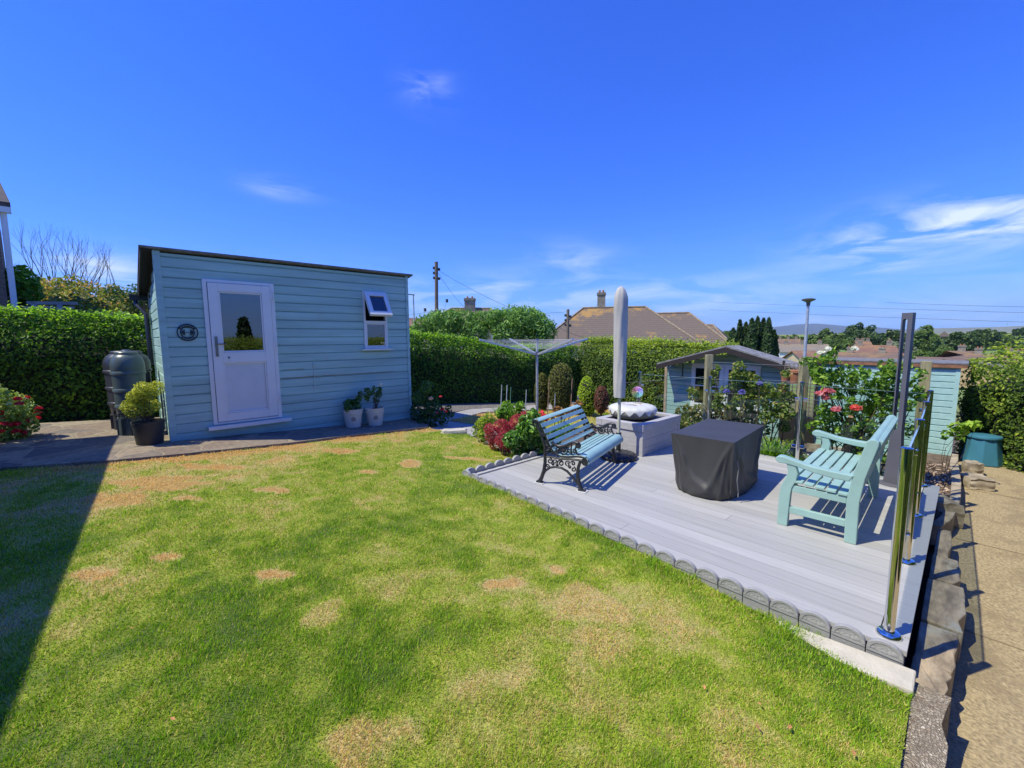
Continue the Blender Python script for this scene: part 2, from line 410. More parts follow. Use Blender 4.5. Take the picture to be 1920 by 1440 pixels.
def ground_material():
    m, t, out = newmat('land')
    tcn = N(t, 'ShaderNodeTexCoord')
    ln = N(t, 'ShaderNodeVectorMath', operation='LENGTH'); t.links.new(tcn.outputs['Object'], ln.inputs[0])
    n1 = N(t, 'ShaderNodeTexNoise', ins={'Scale': 8.0, 'Detail': 7.0}); t.links.new(tcn.outputs['Object'], n1.inputs[0])
    soil = MIXC(t, n1.outputs[0], (0.05, 0.035, 0.022), (0.17, 0.125, 0.085))
    v = N(t, 'ShaderNodeTexVoronoi', ins={'Scale': 0.0075}); t.links.new(tcn.outputs['Object'], v.inputs['Vector'])
    sp = N(t, 'ShaderNodeSeparateColor'); t.links.new(v.outputs['Color'], sp.inputs[0])
    cr = N(t, 'ShaderNodeValToRGB'); e = cr.color_ramp.elements
    e[0].color = (0.13, 0.24, 0.03, 1); e[1].color = (0.36, 0.31, 0.08, 1); x = e.new(0.5); x.color = (0.21, 0.29, 0.04, 1)
    t.links.new(sp.outputs[0], cr.inputs[0])
    n2 = N(t, 'ShaderNodeTexNoise', ins={'Scale': 0.05, 'Detail': 8.0}); t.links.new(tcn.outputs['Object'], n2.inputs[0])
    fld = MIXC(t, MATH(t, 'MULTIPLY', n2.outputs[0], 0.6), cr.outputs[0], (0.09, 0.12, 0.03))
    mr = N(t, 'ShaderNodeMapRange', ins={'From Min': 16.0, 'From Max': 24.0}); t.links.new(ln.outputs['Value'], mr.inputs[0])
    c = MIXC(t, mr.outputs[0], soil, fld)
    p = N(t, 'ShaderNodeBsdfPrincipled', ins={'Roughness': 0.95}); t.links.new(c, p.inputs['Base Color'])
    t.links.new(p.outputs[0], out.inputs[0]); return m
M['land'] = ground_material()

# ---- ground: one sheet to the horizon
def build_ground():
    nr, na = 190, 240
    r = np.concatenate([[0.0], np.geomspace(0.4, 9500, nr)])
    a = np.linspace(0, 2 * np.pi, na, endpoint=False)
    Rr, A = np.meshgrid(r, a, indexing='ij')
    X = Rr * np.cos(A); Y = Rr * np.sin(A)
    near = np.where(Y < 0.6, np.minimum(zg(X, Y) - 0.1, -0.55), zg(X, Y) - 0.05)
    near = near - 0.35 * sstep(7.6, 9.2, X) * sstep(0.8, 2.2, Y) * (1 - sstep(6.2, 7.6, Y))
    w = sstep(11, 22, Rr)
    side = np.cos(A - rad(20))
    Z = near * (1 - w) + w * np.where(side > -0.2, far_z(Rr, A), -0.5)
    # land beyond the left hedge stays high, towards +Y
    up = sstep(rad(62), rad(85), A) * (1 - sstep(rad(200), rad(230), A))
    Z = np.where(w > 0, Z * (1 - up * w) + up * w * 0.3, Z)
    V = np.stack([X, Y, Z], -1).reshape(-1, 3)
    i, j = np.meshgrid(np.arange(nr), np.arange(na), indexing='ij')
    q = lambda ii, jj: ii * na + (jj % na)
    F = np.stack([q(i, j), q(i + 1, j), q(i + 1, j + 1), q(i, j + 1)], -1).reshape(-1, 4)
    o = np_mesh('ground', V, F, M['land'], smooth=True); tag(o, kind='structure')
build_ground()
def sheet(name, poly, off, m, thick=0.0, zf=None, step=0.25, kind='structure'):
    """polygon laid on the garden ground, cut into a fine grid so it follows the slope"""
    import bmesh
    zf = zf or (lambda x, y: float(zg(x, y)))
    bm = bmesh.new()
    vs = [bm.verts.new((p[0], p[1], 0)) for p in poly]; bm.faces.new(vs)
    xs = [p[0] for p in poly]; ys = [p[1] for p in poly]
    for ax, lo, hi in ((0, min(xs), max(xs)), (1, min(ys), max(ys))):
        k = lo + step
        while k < hi:
            co = [0, 0, 0]; no = [0, 0, 0]; co[ax] = k; no[ax] = 1
            bmesh.ops.bisect_plane(bm, geom=bm.verts[:] + bm.edges[:] + bm.faces[:], plane_co=co, plane_no=no)
            k += step
    for v in bm.verts: v.co.z = zf(v.co.x, v.co.y) + off
    bmesh.ops.recalc_face_normals(bm, faces=bm.faces[:])
    for f in bm.faces:
        if f.normal.z < 0: f.normal_flip()
    if thick:
        ret = bmesh.ops.extrude_face_region(bm, geom=bm.faces[:])
        for v in [g for g in ret['geom'] if isinstance(g, bmesh.types.BMVert)]: v.co.z += thick
        bmesh.ops.recalc_face_normals(bm, faces=bm.faces[:])
    me = bpy.data.meshes.new(name); bm.to_mesh(me); bm.free(); me.materials.append(m)
    o = bpy.data.objects.new(name, me); COL.objects.link(o); tag(o, kind=kind)
    return o
# crazy paving round the shed, its front edge a low step above the grass
PAVE_Y = 6.86
sheet('paving', [(-9, 7.3), (-1.2, 7.2), (-0.2, 6.95), (0.5, 6.88), (1.6, PAVE_Y - 0.04), (2.6, PAVE_Y), (4.12, 6.83), (4.22, 7.0), (4.42, 9.9), (0.6, 10.3), (-9, 11.6)], 0.0, M['crazy'], thick=0.035)
# paths of the far garden
pth = [PG(*q) for q in ((786, 800), (826, 818), (935, 812), (922, 797), (856, 785), (905, 770), (1000, 766), (1150, 762), (1150, 755), (1000, 757), (880, 765), (800, 782))]
sheet('path', [(p.x, p.y) for p in pth], -0.035, M['grey_path'])
gr = [PG(*q) for q in ((786, 782), (880, 765), (1000, 757), (1150, 755), (1150, 745), (950, 746), (800, 752), (770, 757))]
sheet('gravel', [(p.x, p.y) for p in gr], -0.03, M['gravel'], kind='stuff')
# concrete path along the hedge, a step below the deck
PATH_Z = -0.42
sheet('concrete_path', [(0.6, -1.6), (10.4, -1.2), (10.4, -0.02), (6.2, -0.02), (3.0, -0.02), (0.6, -0.02)], 0.0, M['concrete_path'], zf=lambda x, y: PATH_Z)
g = MB(); g.boxb(6.25, 6.262, -1.15, -0.03, PATH_Z + 0.001, PATH_Z + 0.004).boxb(8.4, 8.412, -1.15, -0.03, PATH_Z + 0.001, PATH_Z + 0.004).boxb(4.3, 4.312, -1.15, -0.03, PATH_Z + 0.001, PATH_Z + 0.004)
tag(g.build('path_joints', mat('dirt joint', (0.22, 0.17, 0.10), 0.95)), kind='structure')

# ---- lawn: sheet with patches, then blades
def dryness(x, y):
    d = 0.22 * sstep(4.6, 6.6, y) + (fbm(x, y, 0.5, 1) - 0.5) * (0.62 + 0.5 * sstep(4.5, 6.2, y)) + (fbm(x, y, 1.7, 2) - 0.5) * 0.45 + (fbm(x, y, 0.11, 11) - 0.5) * 0.75 + 0.36
    d = d - 0.30 * sstep(2.35, 2.8, x) * (1 - sstep(3.9, 4.3, y)) - 0.22 * (1 - sstep(0.3, 1.2, x)) * (1 - sstep(2.0, 3.4, y))
    d = np.where(y > 6.55, d + 0.5 * (vn(x, y, 0.5, 9) > 0.35), d)
    for (px, py, rx, ry, a) in PATCH:
        c = PG(px, py); dx = x - c.x; dy = y - c.y
        rx *= 1.25; ry *= 1.25
        u = (dx * math.cos(0.785) - dy * math.sin(0.785)) / rx; w = (dx * math.sin(0.785) + dy * math.cos(0.785)) / ry
        q = u * u + w * w + (vn(x, y, 0.09, 4) - 0.5) * 1.4
        d = np.maximum(d, a * (1 - sstep(0.5, 1.3, q)))
    return d
# bare straw patches: pixel of the centre, half width and half depth in metres
PATCH = [(505, 1078, .15, .05, 1.35), (935, 1096, .10, .06, 1.15), (970, 1092, .07, .05, 1.1), (1045, 1068, .045, .06, 1.2), (770, 868, .12, .16, 1.35), (640, 846, .22, .12, 1.3),
         (400, 876, .35, .10, 1.35), (300, 905, .4, .2, 1.2), (230, 935, .3, .16, 1.1), (180, 1075, .10, .08, 1.15), (315, 1045, .09, .05, 1.2), (1100, 1135, .25, .22, .8), (1125, 1200, .2, .12, .75),
         (880, 860, .35, .08, 1.1), (690, 1390, .16, .12, .8), (690, 885, .1, .07, 1.2), (510, 920, .16, .08, 1.2), (345, 935, .12, .06, 1.2), (610, 1150, .1, .1, .7), (560, 832, .35, .07, 1.2)]
bed = [PG(*q) for q in ((985, 862), (940, 845), (905, 828), (868, 810))]
LAWN = [(-3.2, -1.2), (1.2, -1.2), (1.9, 0.06), (2.85, 0.06), (2.93, 0.10), (2.93, 4.12), (4.20, 4.13)] + [(p.x, p.y) for p in bed] + [(4.13, 6.80), (2.6, PAVE_Y - .02), (1.6, PAVE_Y - .06), (0.5, 6.86), (-0.2, 6.93), (-1.2, 7.18), (-3.2, 7.2)]
def inside(poly, x, y):
    r = np.zeros(len(x), bool); n = len(poly)
    for i in range(n):
        x1, y1 = poly[i]; x2, y2 = poly[(i + 1) % n]
        c = ((y1 > y) != (y2 > y)) & (x < (x2 - x1) * (y - y1) / (y2 - y1 + 1e-12) + x1)
        r ^= c
    return r
def lawn_z(x, y):
    x = np.asarray(x, float); y = np.asarray(y, float)
    return zg(x, y) + 0.05 * sstep(2.35, 2.85, x) * sstep(0.75, 1.5, y) * (1 - sstep(4.0, 4.2, y)) + 0.012 * (fbm(x, y, 0.8, 6) - 0.5)
def grass_material(name, blade):
    m, t, out = newmat(name)
    at = N(t, 'ShaderNodeAttribute', attribute_name='dry')
    cr = N(t, 'ShaderNodeValToRGB'); e = cr.color_ramp.elements
    e[0].position = 0.0; e[0].color = (0.24, 0.46, 0.015, 1) if blade else (0.10, 0.16, 0.025, 1)
    e[1].position = 1.0; e[1].color = (0.78, 0.50, 0.17, 1)
    x = e.new(0.38); x.color = (0.48, 0.57, 0.045, 1); x = e.new(0.62); x.color = (0.68, 0.60, 0.20, 1); x = e.new(0.8); x.color = (0.82, 0.64, 0.27, 1)
    t.links.new(at.outputs['Fac'], cr.inputs[0])
    if blade:
        r2 = N(t, 'ShaderNodeAttribute', attribute_name='rnd')
        mr = N(t, 'ShaderNodeMapRange', ins={'To Min': 0.6, 'To Max': 1.3}); t.links.new(r2.outputs['Fac'], mr.inputs[0])
        cc = N(t, 'ShaderNodeCombineColor')
        for i in range(3): t.links.new(mr.outputs[0], cc.inputs[i])
        c = MIXC(t, 1.0, cr.outputs[0], cc.outputs[0], 'MULTIPLY')
    else:
        n1 = N(t, 'ShaderNodeTexNoise', ins={'Scale': 90.0, 'Detail': 4.0}); tcn = N(t, 'ShaderNodeTexCoord'); t.links.new(tcn.outputs['Object'], n1.inputs[0])
        c = MIXC(t, n1.outputs[0], (0.03, 0.035, 0.012), cr.outputs[0])
    p = N(t, 'ShaderNodeBsdfPrincipled', ins={'Roughness': 0.55, 'Specular IOR Level': 0.25}); t.links.new(c, p.inputs['Base Color'])
    if blade:
        tr = N(t, 'ShaderNodeBsdfTranslucent'); t.links.new(c, tr.inputs[0])
        mx = N(t, 'ShaderNodeMixShader', ins={0: 0.42}); t.links.new(p.outputs[0], mx.inputs[1]); t.links.new(tr.outputs[0], mx.inputs[2]); t.links.new(mx.outputs[0], out.inputs[0])
    else: t.links.new(p.outputs[0], out.inputs[0])
    return m
M['turf'] = grass_material('turf', False); M['blade'] = grass_material('grass blades', True)
def build_lawn(name, poly, n_blades, step, zf, height, dens_pow=1.25, seedo=0):
    xs = [p[0] for p in poly]; ys = [p[1] for p in poly]
    o = sheet(name, poly, 0.0, M['turf'], zf=lambda x, y: float(zf(x, y)), step=step)
    me = o.data; co = np.zeros(len(me.vertices) * 3); me.vertices.foreach_get('co', co); co = co.reshape(-1, 3)
    a = me.attributes.new('dry', 'FLOAT', 'POINT'); a.data.foreach_set('value', np.clip(dryness(co[:, 0], co[:, 1]), 0, 1).astype(np.float32))
    got = []; tot = 0
    while tot < n_blades:
        x = rng.uniform(min(xs), max(xs), n_blades * 2); y = rng.uniform(min(ys), max(ys), n_blades * 2)
        d = np.hypot(x, y)
        fwd = (x + y) / np.maximum(d, 1e-6) / 1.414
        pr = np.minimum(1, (1.5 / np.maximum(d, 1.2)) ** dens_pow) * np.where(fwd > 0.45, 1, 0.08)
        k = (rng.uniform(0, 1, len(x)) < pr) & inside(poly, x, y)
        got.append(np.stack([x[k], y[k]], 1)); tot += int(k.sum())
    P = np.concatenate(got)[:n_blades]; x, y = P[:, 0], P[:, 1]
    d = np.hypot(x, y); n = len(x)
    z = zf(x, y)
    dr = np.clip(dryness(x, y) + rng.normal(0, 0.31, n), 0, 1)
    tuft = vn(x, y, 0.12, 8)
    h = height * rng.uniform(0.5, 1.3, n) * (1.15 - 0.55 * dr) * (0.6 + 0.8 * tuft) * (1 + 1.1 * np.maximum(sstep(2.72, 2.9, x) * (y < 4.1) * (x < 2.95), sstep(6.6, 6.8, y)) * tuft)
    w = 0.0026 + 0.0011 * d * rng.uniform(0.7, 1.2, n)
    th = rng.uniform(0, 2 * np.pi, n); ln = rng.uniform(0.25, 1.25, n) * (0.9 + 0.7 * dr)
    ph = th + rng.uniform(0.9, 2.2, n)
    bx, by = np.cos(th) * w / 2, np.sin(th) * w / 2
    tx, ty = x + np.cos(ph) * h * ln, y + np.sin(ph) * h * ln
    V = np.stack([np.stack([x - bx, y - by, z - 0.004], 1), np.stack([x + bx, y + by, z - 0.004], 1), np.stack([tx, ty, z + h], 1)], 1).reshape(-1, 3)
    F = np.arange(3 * n).reshape(-1, 3)
    b = np_mesh(name + '_grass', V, F, M['blade'], attr={'dry': np.repeat(dr, 3), 'rnd': np.repeat(rng.uniform(0, 1, n), 3)})
    tag(b, kind='stuff')
build_lawn('lawn', LAWN, 620000, 0.07, lambda x, y: lawn_z(x, y) + 0.0, 0.0175)
l2 = [PG(*q) for q in ((838, 786), (905, 775), (1000, 771), (1160, 768), (1160, 790), (1040, 806), (925, 798))]
build_lawn('far_lawn', [(p.x, p.y) for p in l2], 14000, 0.3, lambda x, y: zg(x, y) - 0.025, 0.04, 0.0)
# bits on the grass: fallen leaves
fl = MB()
for (px, py, s) in ((1312, 1092, .02), (1420, 1375, .014), (1423, 1330, .012), (1320, 1300, .015), (1480, 1375, .018), (325, 1360, .014), (1600, 1425, .015), (248, 1188, .010)):
    c = PG(px, py); z = float(lawn_z(c.x, c.y)) + 0.03; a = random.uniform(0, 6)
    ca, sa = math.cos(a), math.sin(a)
    fl.add([(c.x - ca * s, c.y - sa * s, z), (c.x + sa * s * .5, c.y - ca * s * .5, z + s * .3), (c.x + ca * s, c.y + sa * s, z + .004), (c.x - sa * s * .5, c.y + ca * s * .5, z + s * .25)], [(0, 1, 2), (0, 2, 3)])
tag(fl.build('fallen_leaves', mat('dead leaf', (0.45, 0.20, 0.07), 0.7, var=0.4, scale=20)), kind='stuff')

# ---- deck
DX0, DX1, DY0, DY1 = 2.98, 6.66, 0.10, 4.06
def build_deck():
    V = []; F = []; A = []
    def bx(x0, x1, y0, y1, z0, z1, r):
        n = len(V)
        V.extend([(x0, y0, z0), (x1, y0, z0), (x1, y1, z0), (x0, y1, z0), (x0, y0, z1), (x1, y0, z1), (x1, y1, z1), (x0, y1, z1)])
        F.extend([tuple(i + n for i in f) for f in ((0, 3, 2, 1), (4, 5, 6, 7), (0, 1, 5, 4), (1, 2, 6, 5), (2, 3, 7, 6), (3, 0, 4, 7))]); A.extend([r] * 8)
    x = DX0
    bx(x, x + 0.14, DY0, DY1 - 0.06, -0.028, 0.0, 0.6); x += 0.145
    while x < DX1 - 0.02:
        w = min(0.142, DX1 - x)
        ys = sorted([random.uniform(1.2, 3.0)]) if random.random() < 0.5 else []
        e = [DY0 + 0.125] + ys + [DY1 - 0.06]
        for a, b in zip(e[:-1], e[1:]): bx(x, x + w, a + .0015, b - .0015, -0.028, 0.0, random.random())
        x += w + 0.004
    bx(DX0 + 0.145, DX1, DY0, DY0 + 0.12, -0.028, 0.001, 0.75)          # border board
    bx(DX0 + 0.02, 5.3, DY1 - 0.055, DY1, -0.1, 0.018, 1.0)               # raised trim on the left
    o = np_mesh('deck', np.array(V, float), np.array(F), M['deck'], attr={'rnd': np.array(A)}); tag(o, kind='structure')
    b = MB(); b.boxb(DX0 + .02, DX1, DY0 + .012, DY0 + .03, -0.40, -0.029).boxb(DX0 + .02, DX1, DY1 - .05, DY1 - .02, -0.4, -0.101).boxb(DX1 - .03, DX1 - .005, DY0 + .03, DY1 - .05, -.7, -.029).boxb(DX0 + .03, DX1 - .04, DY0 + .04, DY1 - .06, -.12, -.034)
    tag(b.build('deck_frame', mat('dark deck frame', (0.05, 0.045, 0.045), 0.8)), kind='structure')
build_deck()
g = MB(); g.prism([(2.79, 0.055, -0.085), (2.935, 0.055, -0.052), (2.935, 1.5, -0.15), (2.79, 1.5, -0.17)], (0, 0, -0.2))
tag(g.build('concrete_ledge', M['ledge'], bevel=0.01), kind='structure')
g = MB(); n = 22
top = []
for i in range(n + 1):
    x = 0.2 + (2.93 - 0.2) * i / n; top.append((x, 0.058 + 0.008 * math.sin(i * 1.3) + 0.03 * (1 - i / n), -0.115 - 0.0 * i))
bot = [(p[0], p[1] - 0.125 - 0.01 * math.sin(i * 2.1), p[2] - 0.004) for i, p in enumerate(top)]
for i in range(n):
    a, b, c, d = top[i], top[i + 1], bot[i + 1], bot[i]
    dn = lambda p: (p[0], p[1], PATH_Z - 0.02)
    g.add([a, b, c, d, dn(c), dn(d), dn(a), dn(b)], [(0, 3, 2, 1), (3, 5, 4, 2), (0, 1, 7, 6)])
tag(g.build('kerb', M['aggregate']), kind='structure')
# ================================================================== GARDEN SHED (sage blue, single pitch roof)
def board_poly(a, b, pitch=0.14):
    """cross section of one shiplap board between heights a and b (relative to its row)"""
    k = pitch - 0.020; k2 = pitch - 0.011
    t = lambda z: 0.020 if z <= k else (0.002 if z >= k2 else 0.020 - (z - k) / (k2 - k) * 0.018)
    pts = [(0, a), (t(a), a)]
    for q in (k, k2):
        if a < q < b: pts.append((t(q), q))
    pts += [(t(b), b), (0, b)]
    return pts
def clad(mb, org, ux, nrm, s0, s1f, z0, z1, pitch=0.14, holes=()):
    """rows of shiplap on a wall: org + ux*s, outward nrm; s1f(z) gives the (start,end) of the row"""
    org = Vector(org); ux = Vector(ux); nrm = Vector(nrm)
    z = z0
    while z < z1 - 0.004:
        zt = min(z + pitch, z1)
        cuts = sorted({z, zt} | {h for (a, b, c, d) in holes for h in (c, d) if z < h < zt})
        for a, b in zip(cuts[:-1], cuts[1:]):
            lo, hi = s1f((a + b) / 2) if s1f else s0
            segs = [(lo, hi)]
            for (ha, hb, hc, hd) in holes:
                if hc <= (a + b) / 2 <= hd:
                    ns = []
                    for p, q in segs:
                        if hb <= p or ha >= q: ns.append((p, q)); continue
                        if p < ha: ns.append((p, ha))
                        if hb < q: ns.append((hb, q))
                    segs = ns
            for p, q in segs:
                if q - p < 0.01: continue
                poly = [org + ux * p + nrm * d + Vector((0, 0, zz)) for d, zz in board_poly(a - z, b - z, pitch)]
                poly = [Vector((v.x, v.y, v.z + z)) for v in poly]
                mb.prism(poly, ux * (q - p))
        z += pitch
SX0, SX1, SY, SYB = 0.42, 4.27, 7.74, 9.95
ST = 2.93; STB = 2.55
shed = thing('garden_shed', 'long sage blue clapboard shed with a sloping felt roof and white glazed door', 'shed', (SX0, SY, 0.0))
ztop = lambda y: ST - (ST - STB) * (y - SY) / (SYB - SY)
DOOR = (0.955, 1.835, 0.42, 2.555); WIN = (3.36, 3.785, 1.53, 2.555)
w = MB(); clad(w, (0, SY, 0), (1, 0, 0), (0, -1, 0), (SX0, SX1), None, -0.08, ST - .03, holes=[DOOR, WIN])
w.build('wall', M['teal_wall'], shed, True)
w = MB(); clad(w, (SX0, 0, 0), (0, 1, 0), (-1, 0, 0), None, lambda z: (SY, SYB if z < STB - .08 else max(SY + .02, SY + (ST - .03 - z - .07) / (ST - STB) * (SYB - SY))), 0.06, ST - .08)
w.build('wall', M['teal_wall'], shed, True)
w = MB(); w.boxb(SX1 - .02, SX1, SY + .02, SYB, -.3, STB - .05).boxb(SX0, SX1, SYB - .02, SYB, -.3, STB - .05)
w.build('wall', M['teal_wall'], shed, True)
w = MB(); w.boxb(SX0 + .03, SX1 - .03, SY + 0.35, SY + 0.37, 0.1, 2.6).boxb(SX0 + .02, SX1 - .02, SY + .04, SYB - .04, 0.1, 0.14)
w.build('dark_shade_backing', mat('painted interior shade', (0.02, 0.02, 0.022), 0.9), shed, True)  # near-black backing panel stands in for the shade inside the shed
for (x0, x1, y0, y1) in ((SX0 - .034, SX0 + .05, SY - .034, SY - .0205), (SX0 - .034, SX0 - .0205, SY - .0204, SY + .05), (SX1 - .045, SX1 + .012, SY - .034, SY - .0205), (SX0 - .034, SX0 - .0205, SYB - .06, SYB)):
    t = MB(); t.boxb(x0, x1, y0, y1, -.02, ztop(y0) - .012); t.build('corner_trim', M['teal_wall'], shed, True, bevel=0.003)
r = MB()
y0, y1 = SY - .085, SYB + .14
pf = [(SX0 - .17, y0, ztop(y0) - .005), (SX1 + .10, y0, ztop(y0) - .005), (SX1 + .10, y1, ztop(y1) - .005), (SX0 - .17, y1, ztop(y1) - .005)]
r.prism(pf, (0, 0, 0.03))
r.build('roof', M['felt'], shed, True, bevel=0.006)
t = MB(); t.prism([(SX0 - .16, y0 + .01, ztop(y0) - .09), (SX0 - .145, y0 + .01, ztop(y0) - .09), (SX0 - .145, y1, ztop(y1) - .09), (SX0 - .16, y1, ztop(y1) - .09)], (0, 0, .083))
t.prism([(SX0 - .15, y0 + .03, ztop(y0) - .03), (SX0 - .03, y0 + .03, ztop(y0) - .03), (SX0 - .03, y1, ztop(y1) - .03), (SX0 - .15, y1, ztop(y1) - .03)], (0, 0, .024))
t.build('barge_board', M['dark_wood'], shed, True)
t = MB(); gz = ztop(y1) - .08
t.prism([(SX0 - .28, y1 - .02, gz - .055), (SX0 - .28, y1 + .10, gz - .055), (SX0 - .28, y1 + .10, gz + .05), (SX0 - .28, y1 - .02, gz + .05)], (SX1 - SX0 + .4, 0, 0))
t.tube([(SX0 - .20, y1 + .03, gz), (SX0 - .20, y1 + .0, gz - .12), (SX0 - .085, SYB - .16, gz - .30), (SX0 - .085, SYB - .16, 1.25)], .036, 10)
t.build('gutter', M['black_plastic'], shed, True, smooth=40)
# door: frame, leaf with glass and panel, handle, hinges, threshold
dr = MB(); yo = SY - .045
def frame(mb, x0, x1, z0, z1, y0, y1, wd, wt=None, wb=None):
    wt = wt or wd; wb = wb or wd
    mb.boxb(x0, x0 + wd, y0, y1, z0, z1).boxb(x1 - wd, x1, y0, y1, z0, z1).boxb(x0 + wd, x1 - wd, y0, y1, z1 - wt, z1).boxb(x0 + wd, x1 - wd, y0, y1, z0, z0 + wb)
frame(dr, 0.915, 1.86, 0.40, 2.585, SY - .045, SY + .03, .055, .045, .03)
door = dr.build('door', M['white_plastic'], shed, True, bevel=0.004)
d = MB(); lx0, lx1, lz0, lz1 = 0.975, 1.80, 0.44, 2.535
frame(d, lx0, lx1, lz0, lz1, SY - .062, SY - .01, .125, .12, .12)
d.boxb(lx0 + .125, lx1 - .125, SY - .062, SY - .01, 1.34, 1.50)
for (za, zb) in ((.56, 1.34), (1.50, 2.415)):
    frame(d, lx0 + .126, lx1 - .126, za + .001, zb - .001, SY - .052, SY - .012, .022)
d.build('door_leaf', M['white_plastic'], door, True, bevel=0.004)
d = MB(); d.boxb(lx0 + .15, lx1 - .15, SY - .035, SY - .02, .584, 1.317); d.build('door_panel', mat('door panel', (0.60, 0.62, 0.64), 0.35, var=.03), door, True)
d = MB(); d.boxb(lx0 + .147, lx1 - .147, SY - .034, SY - .026, 1.522, 2.394); d.build('glass', M['dark_glass'], door, True)
d = MB(); d.boxb(1.012, 1.048, SY - .074, SY - .0625, 1.44, 1.74).box((1.03, SY - .09, 1.625), (.028, .03, .028)).tube([(1.03, SY - .105, 1.625), (1.15, SY - .112, 1.628)], .011, 8)
d.build('handle', mat('tarnished handle', (.22, .21, .19), .3, metal=.7), door, True, smooth=40)
for z in (2.33, 1.56, .68):
    d = MB(); d.tube([(1.835, SY - .075, z), (1.835, SY - .075, z + .12)], .012, 8).boxb(1.795, 1.835, SY - .072, SY - .063, z, z + .12); d.build('hinge', M['white_plastic'], door, True)
d = MB(); d.ball((1.175, SY - .066, 1.42), .014); d.build('key_plug', M['black_plastic'], door, True)
d = MB(); d.boxb(0.84, 1.98, SY - .12, SY - .0215, 0.345, 0.385).boxb(0.84, 1.98, SY - .125, SY - .12, 0.33, 0.388); d.build('threshold', M['white_plastic'], door, True, bevel=0.004)
# window: frame, fixed light, opened top light, sill, curtain
wn = MB(); frame(wn, 3.335, 3.80, 1.505, 2.575, SY - .05, SY + .03, .035); wn.boxb(3.37, 3.765, SY - .05, SY + .03, 1.985, 2.03)
win = wn.build('window', M['white_plastic'], shed, True, bevel=0.003)
f = MB(); frame(f, 3.372, 3.763, 1.542, 1.983, SY - .046, SY - .005, .022); f.build('frame', M['white_plastic'], win, True, bevel=0.003)
f = MB(); f.boxb(3.394, 3.741, SY - .03, SY - .024, 1.564, 1.961); f.build('pane', M['dark_glass'], win, True)
hinge = Vector((3.5675, SY - .055, 2.545)); ang = rad(-30)
rot = Matrix.Rotation(ang, 3, 'X')
def hung(x0, x1, z0, z1, yA, yB, mb):
    c = Vector(((x0 + x1) / 2, (yA + yB) / 2, (z0 + z1) / 2)); mb.box(hinge + rot @ c, (x1 - x0, yB - yA, z1 - z0), rot)
f = MB()
for q in ((-.215, -.14, -.49, 0), (.14, .215, -.49, 0), (-.14, .14, -.075, 0), (-.14, .14, -.49, -.41)): hung(q[0], q[1], q[2], q[3], -.03, .03, f)
f.build('top_light', M['white_plastic'], win, True, bevel=0.003)
f = MB(); hung(-.14, .14, -.41, -.075, -.006, .004, f); f.build('pane', M['dark_glass'], win, True)
f = MB(); f.boxb(3.27, 3.87, SY - .10, SY - .0215, 1.475, 1.503); f.build('sill', M['white_plastic'], win, True, bevel=0.003)
f = MB()
for i in range(7): f.tube([(3.37 + i * .023, SY + .06 + .01 * (i % 2), 1.5), (3.37 + i * .023, SY + .06, 2.02)], .016, 6)
f.build('curtain', mat('beige curtain', (0.72, 0.66, 0.52), 0.9), win, True, smooth=60)
f = MB(); f.tube([(2.41, SY - .035, 1.25), (2.405, SY - .035, .86)], .006, 6).ball((2.41, SY - .035, 1.26), .016).ball((2.40, SY - .03, .85), .014).tube([(2.37, SY - .03, .85), (2.43, SY - .03, .85)], .006, 6)
f.build('cabin_hook', M['alu'], shed, True)
f = MB(); f.boxb(1.875, 3.9, SY - .0215, SY - .0203, 1.038, 1.05).boxb(1.9, 2.25, SY - .0216, SY - .0203, 1.18, 1.187)
f.build('bare_timber', mat('bare brown timber', (0.24, 0.17, 0.11), 0.8, var=.4, scale=9), shed, True)

# round black metal sign with a barbell and pierced lettering
sg = thing('round_sign', 'round black metal sign with a barbell, on the shed wall left of the door', 'sign', (0.70, SY - .03, 1.80))
def ring(mb, r0, r1, y0, y1, n=40, a0=0, a1=2 * math.pi):
    for i in range(n):
        a, b = a0 + (a1 - a0) * i / n, a0 + (a1 - a0) * (i + 1) / n
        q = [(r0 * math.cos(a), y0, r0 * math.sin(a)), (r1 * math.cos(a), y0, r1 * math.sin(a)), (r1 * math.cos(b), y0, r1 * math.sin(b)), (r0 * math.cos(b), y0, r0 * math.sin(b))]
        mb.prism(q, (0, y1 - y0, 0))
M['sign'] = mat('black sign metal', (0.012, 0.016, 0.026), 0.5)
m_ = MB(); ring(m_, .113, .125, -.004, .004); ring(m_, .075, .086, -.004, .004); m_.build('ring', M['sign'], sg)
m_ = MB(); m_.boxb(-.078, .078, -.003, .003, -.003, .003)
for x, h in ((.036, .042), (.050, .034), (.062, .022)):
    for s in (-1, 1): m_.boxb(s * x - .0045, s * x + .0045, -.004, .004, -h, h)
m_.build('barbell', M['sign'], sg)
for (n_, a0, a1) in ((26, 28, 152), (22, 225, 315)):
    m_ = MB(); ring(m_, .0865, .1125, -.0035, .0005, n_, rad(a0), rad(a1)); m_.build('lettering_band', M['sign'], sg)
def stroke_letters(mb, a0, a1, n, flip):
    rr = random.Random(3)
    for i in range(n):
        a = a0 + (a1 - a0) * (i + .5) / n
        er = Vector((math.cos(a), 0, math.sin(a))); et = Vector((-math.sin(a), 0, math.cos(a)))
        for k in range(3):
            c = er * .0995 + et * rr.uniform(-.005, .005) + er * rr.uniform(-.004, .004) + Vector((0, -.0045, 0))
            l = er if k == 0 else et
            s = et if k == 0 else er
            p = [c - l * .006 - s * .0013, c + l * .006 - s * .0013, c + l * .006 + s * .0013, c - l * .006 + s * .0013]
            mb.prism(p, (0, .001, 0))
for a in ((145, 35, 9, 0), (230, 310, 8, 1)):
    m_ = MB(); stroke_letters(m_, rad(a[0]), rad(a[1]), a[2], a[3]); m_.build('lettering', M['teal_wall'], sg)

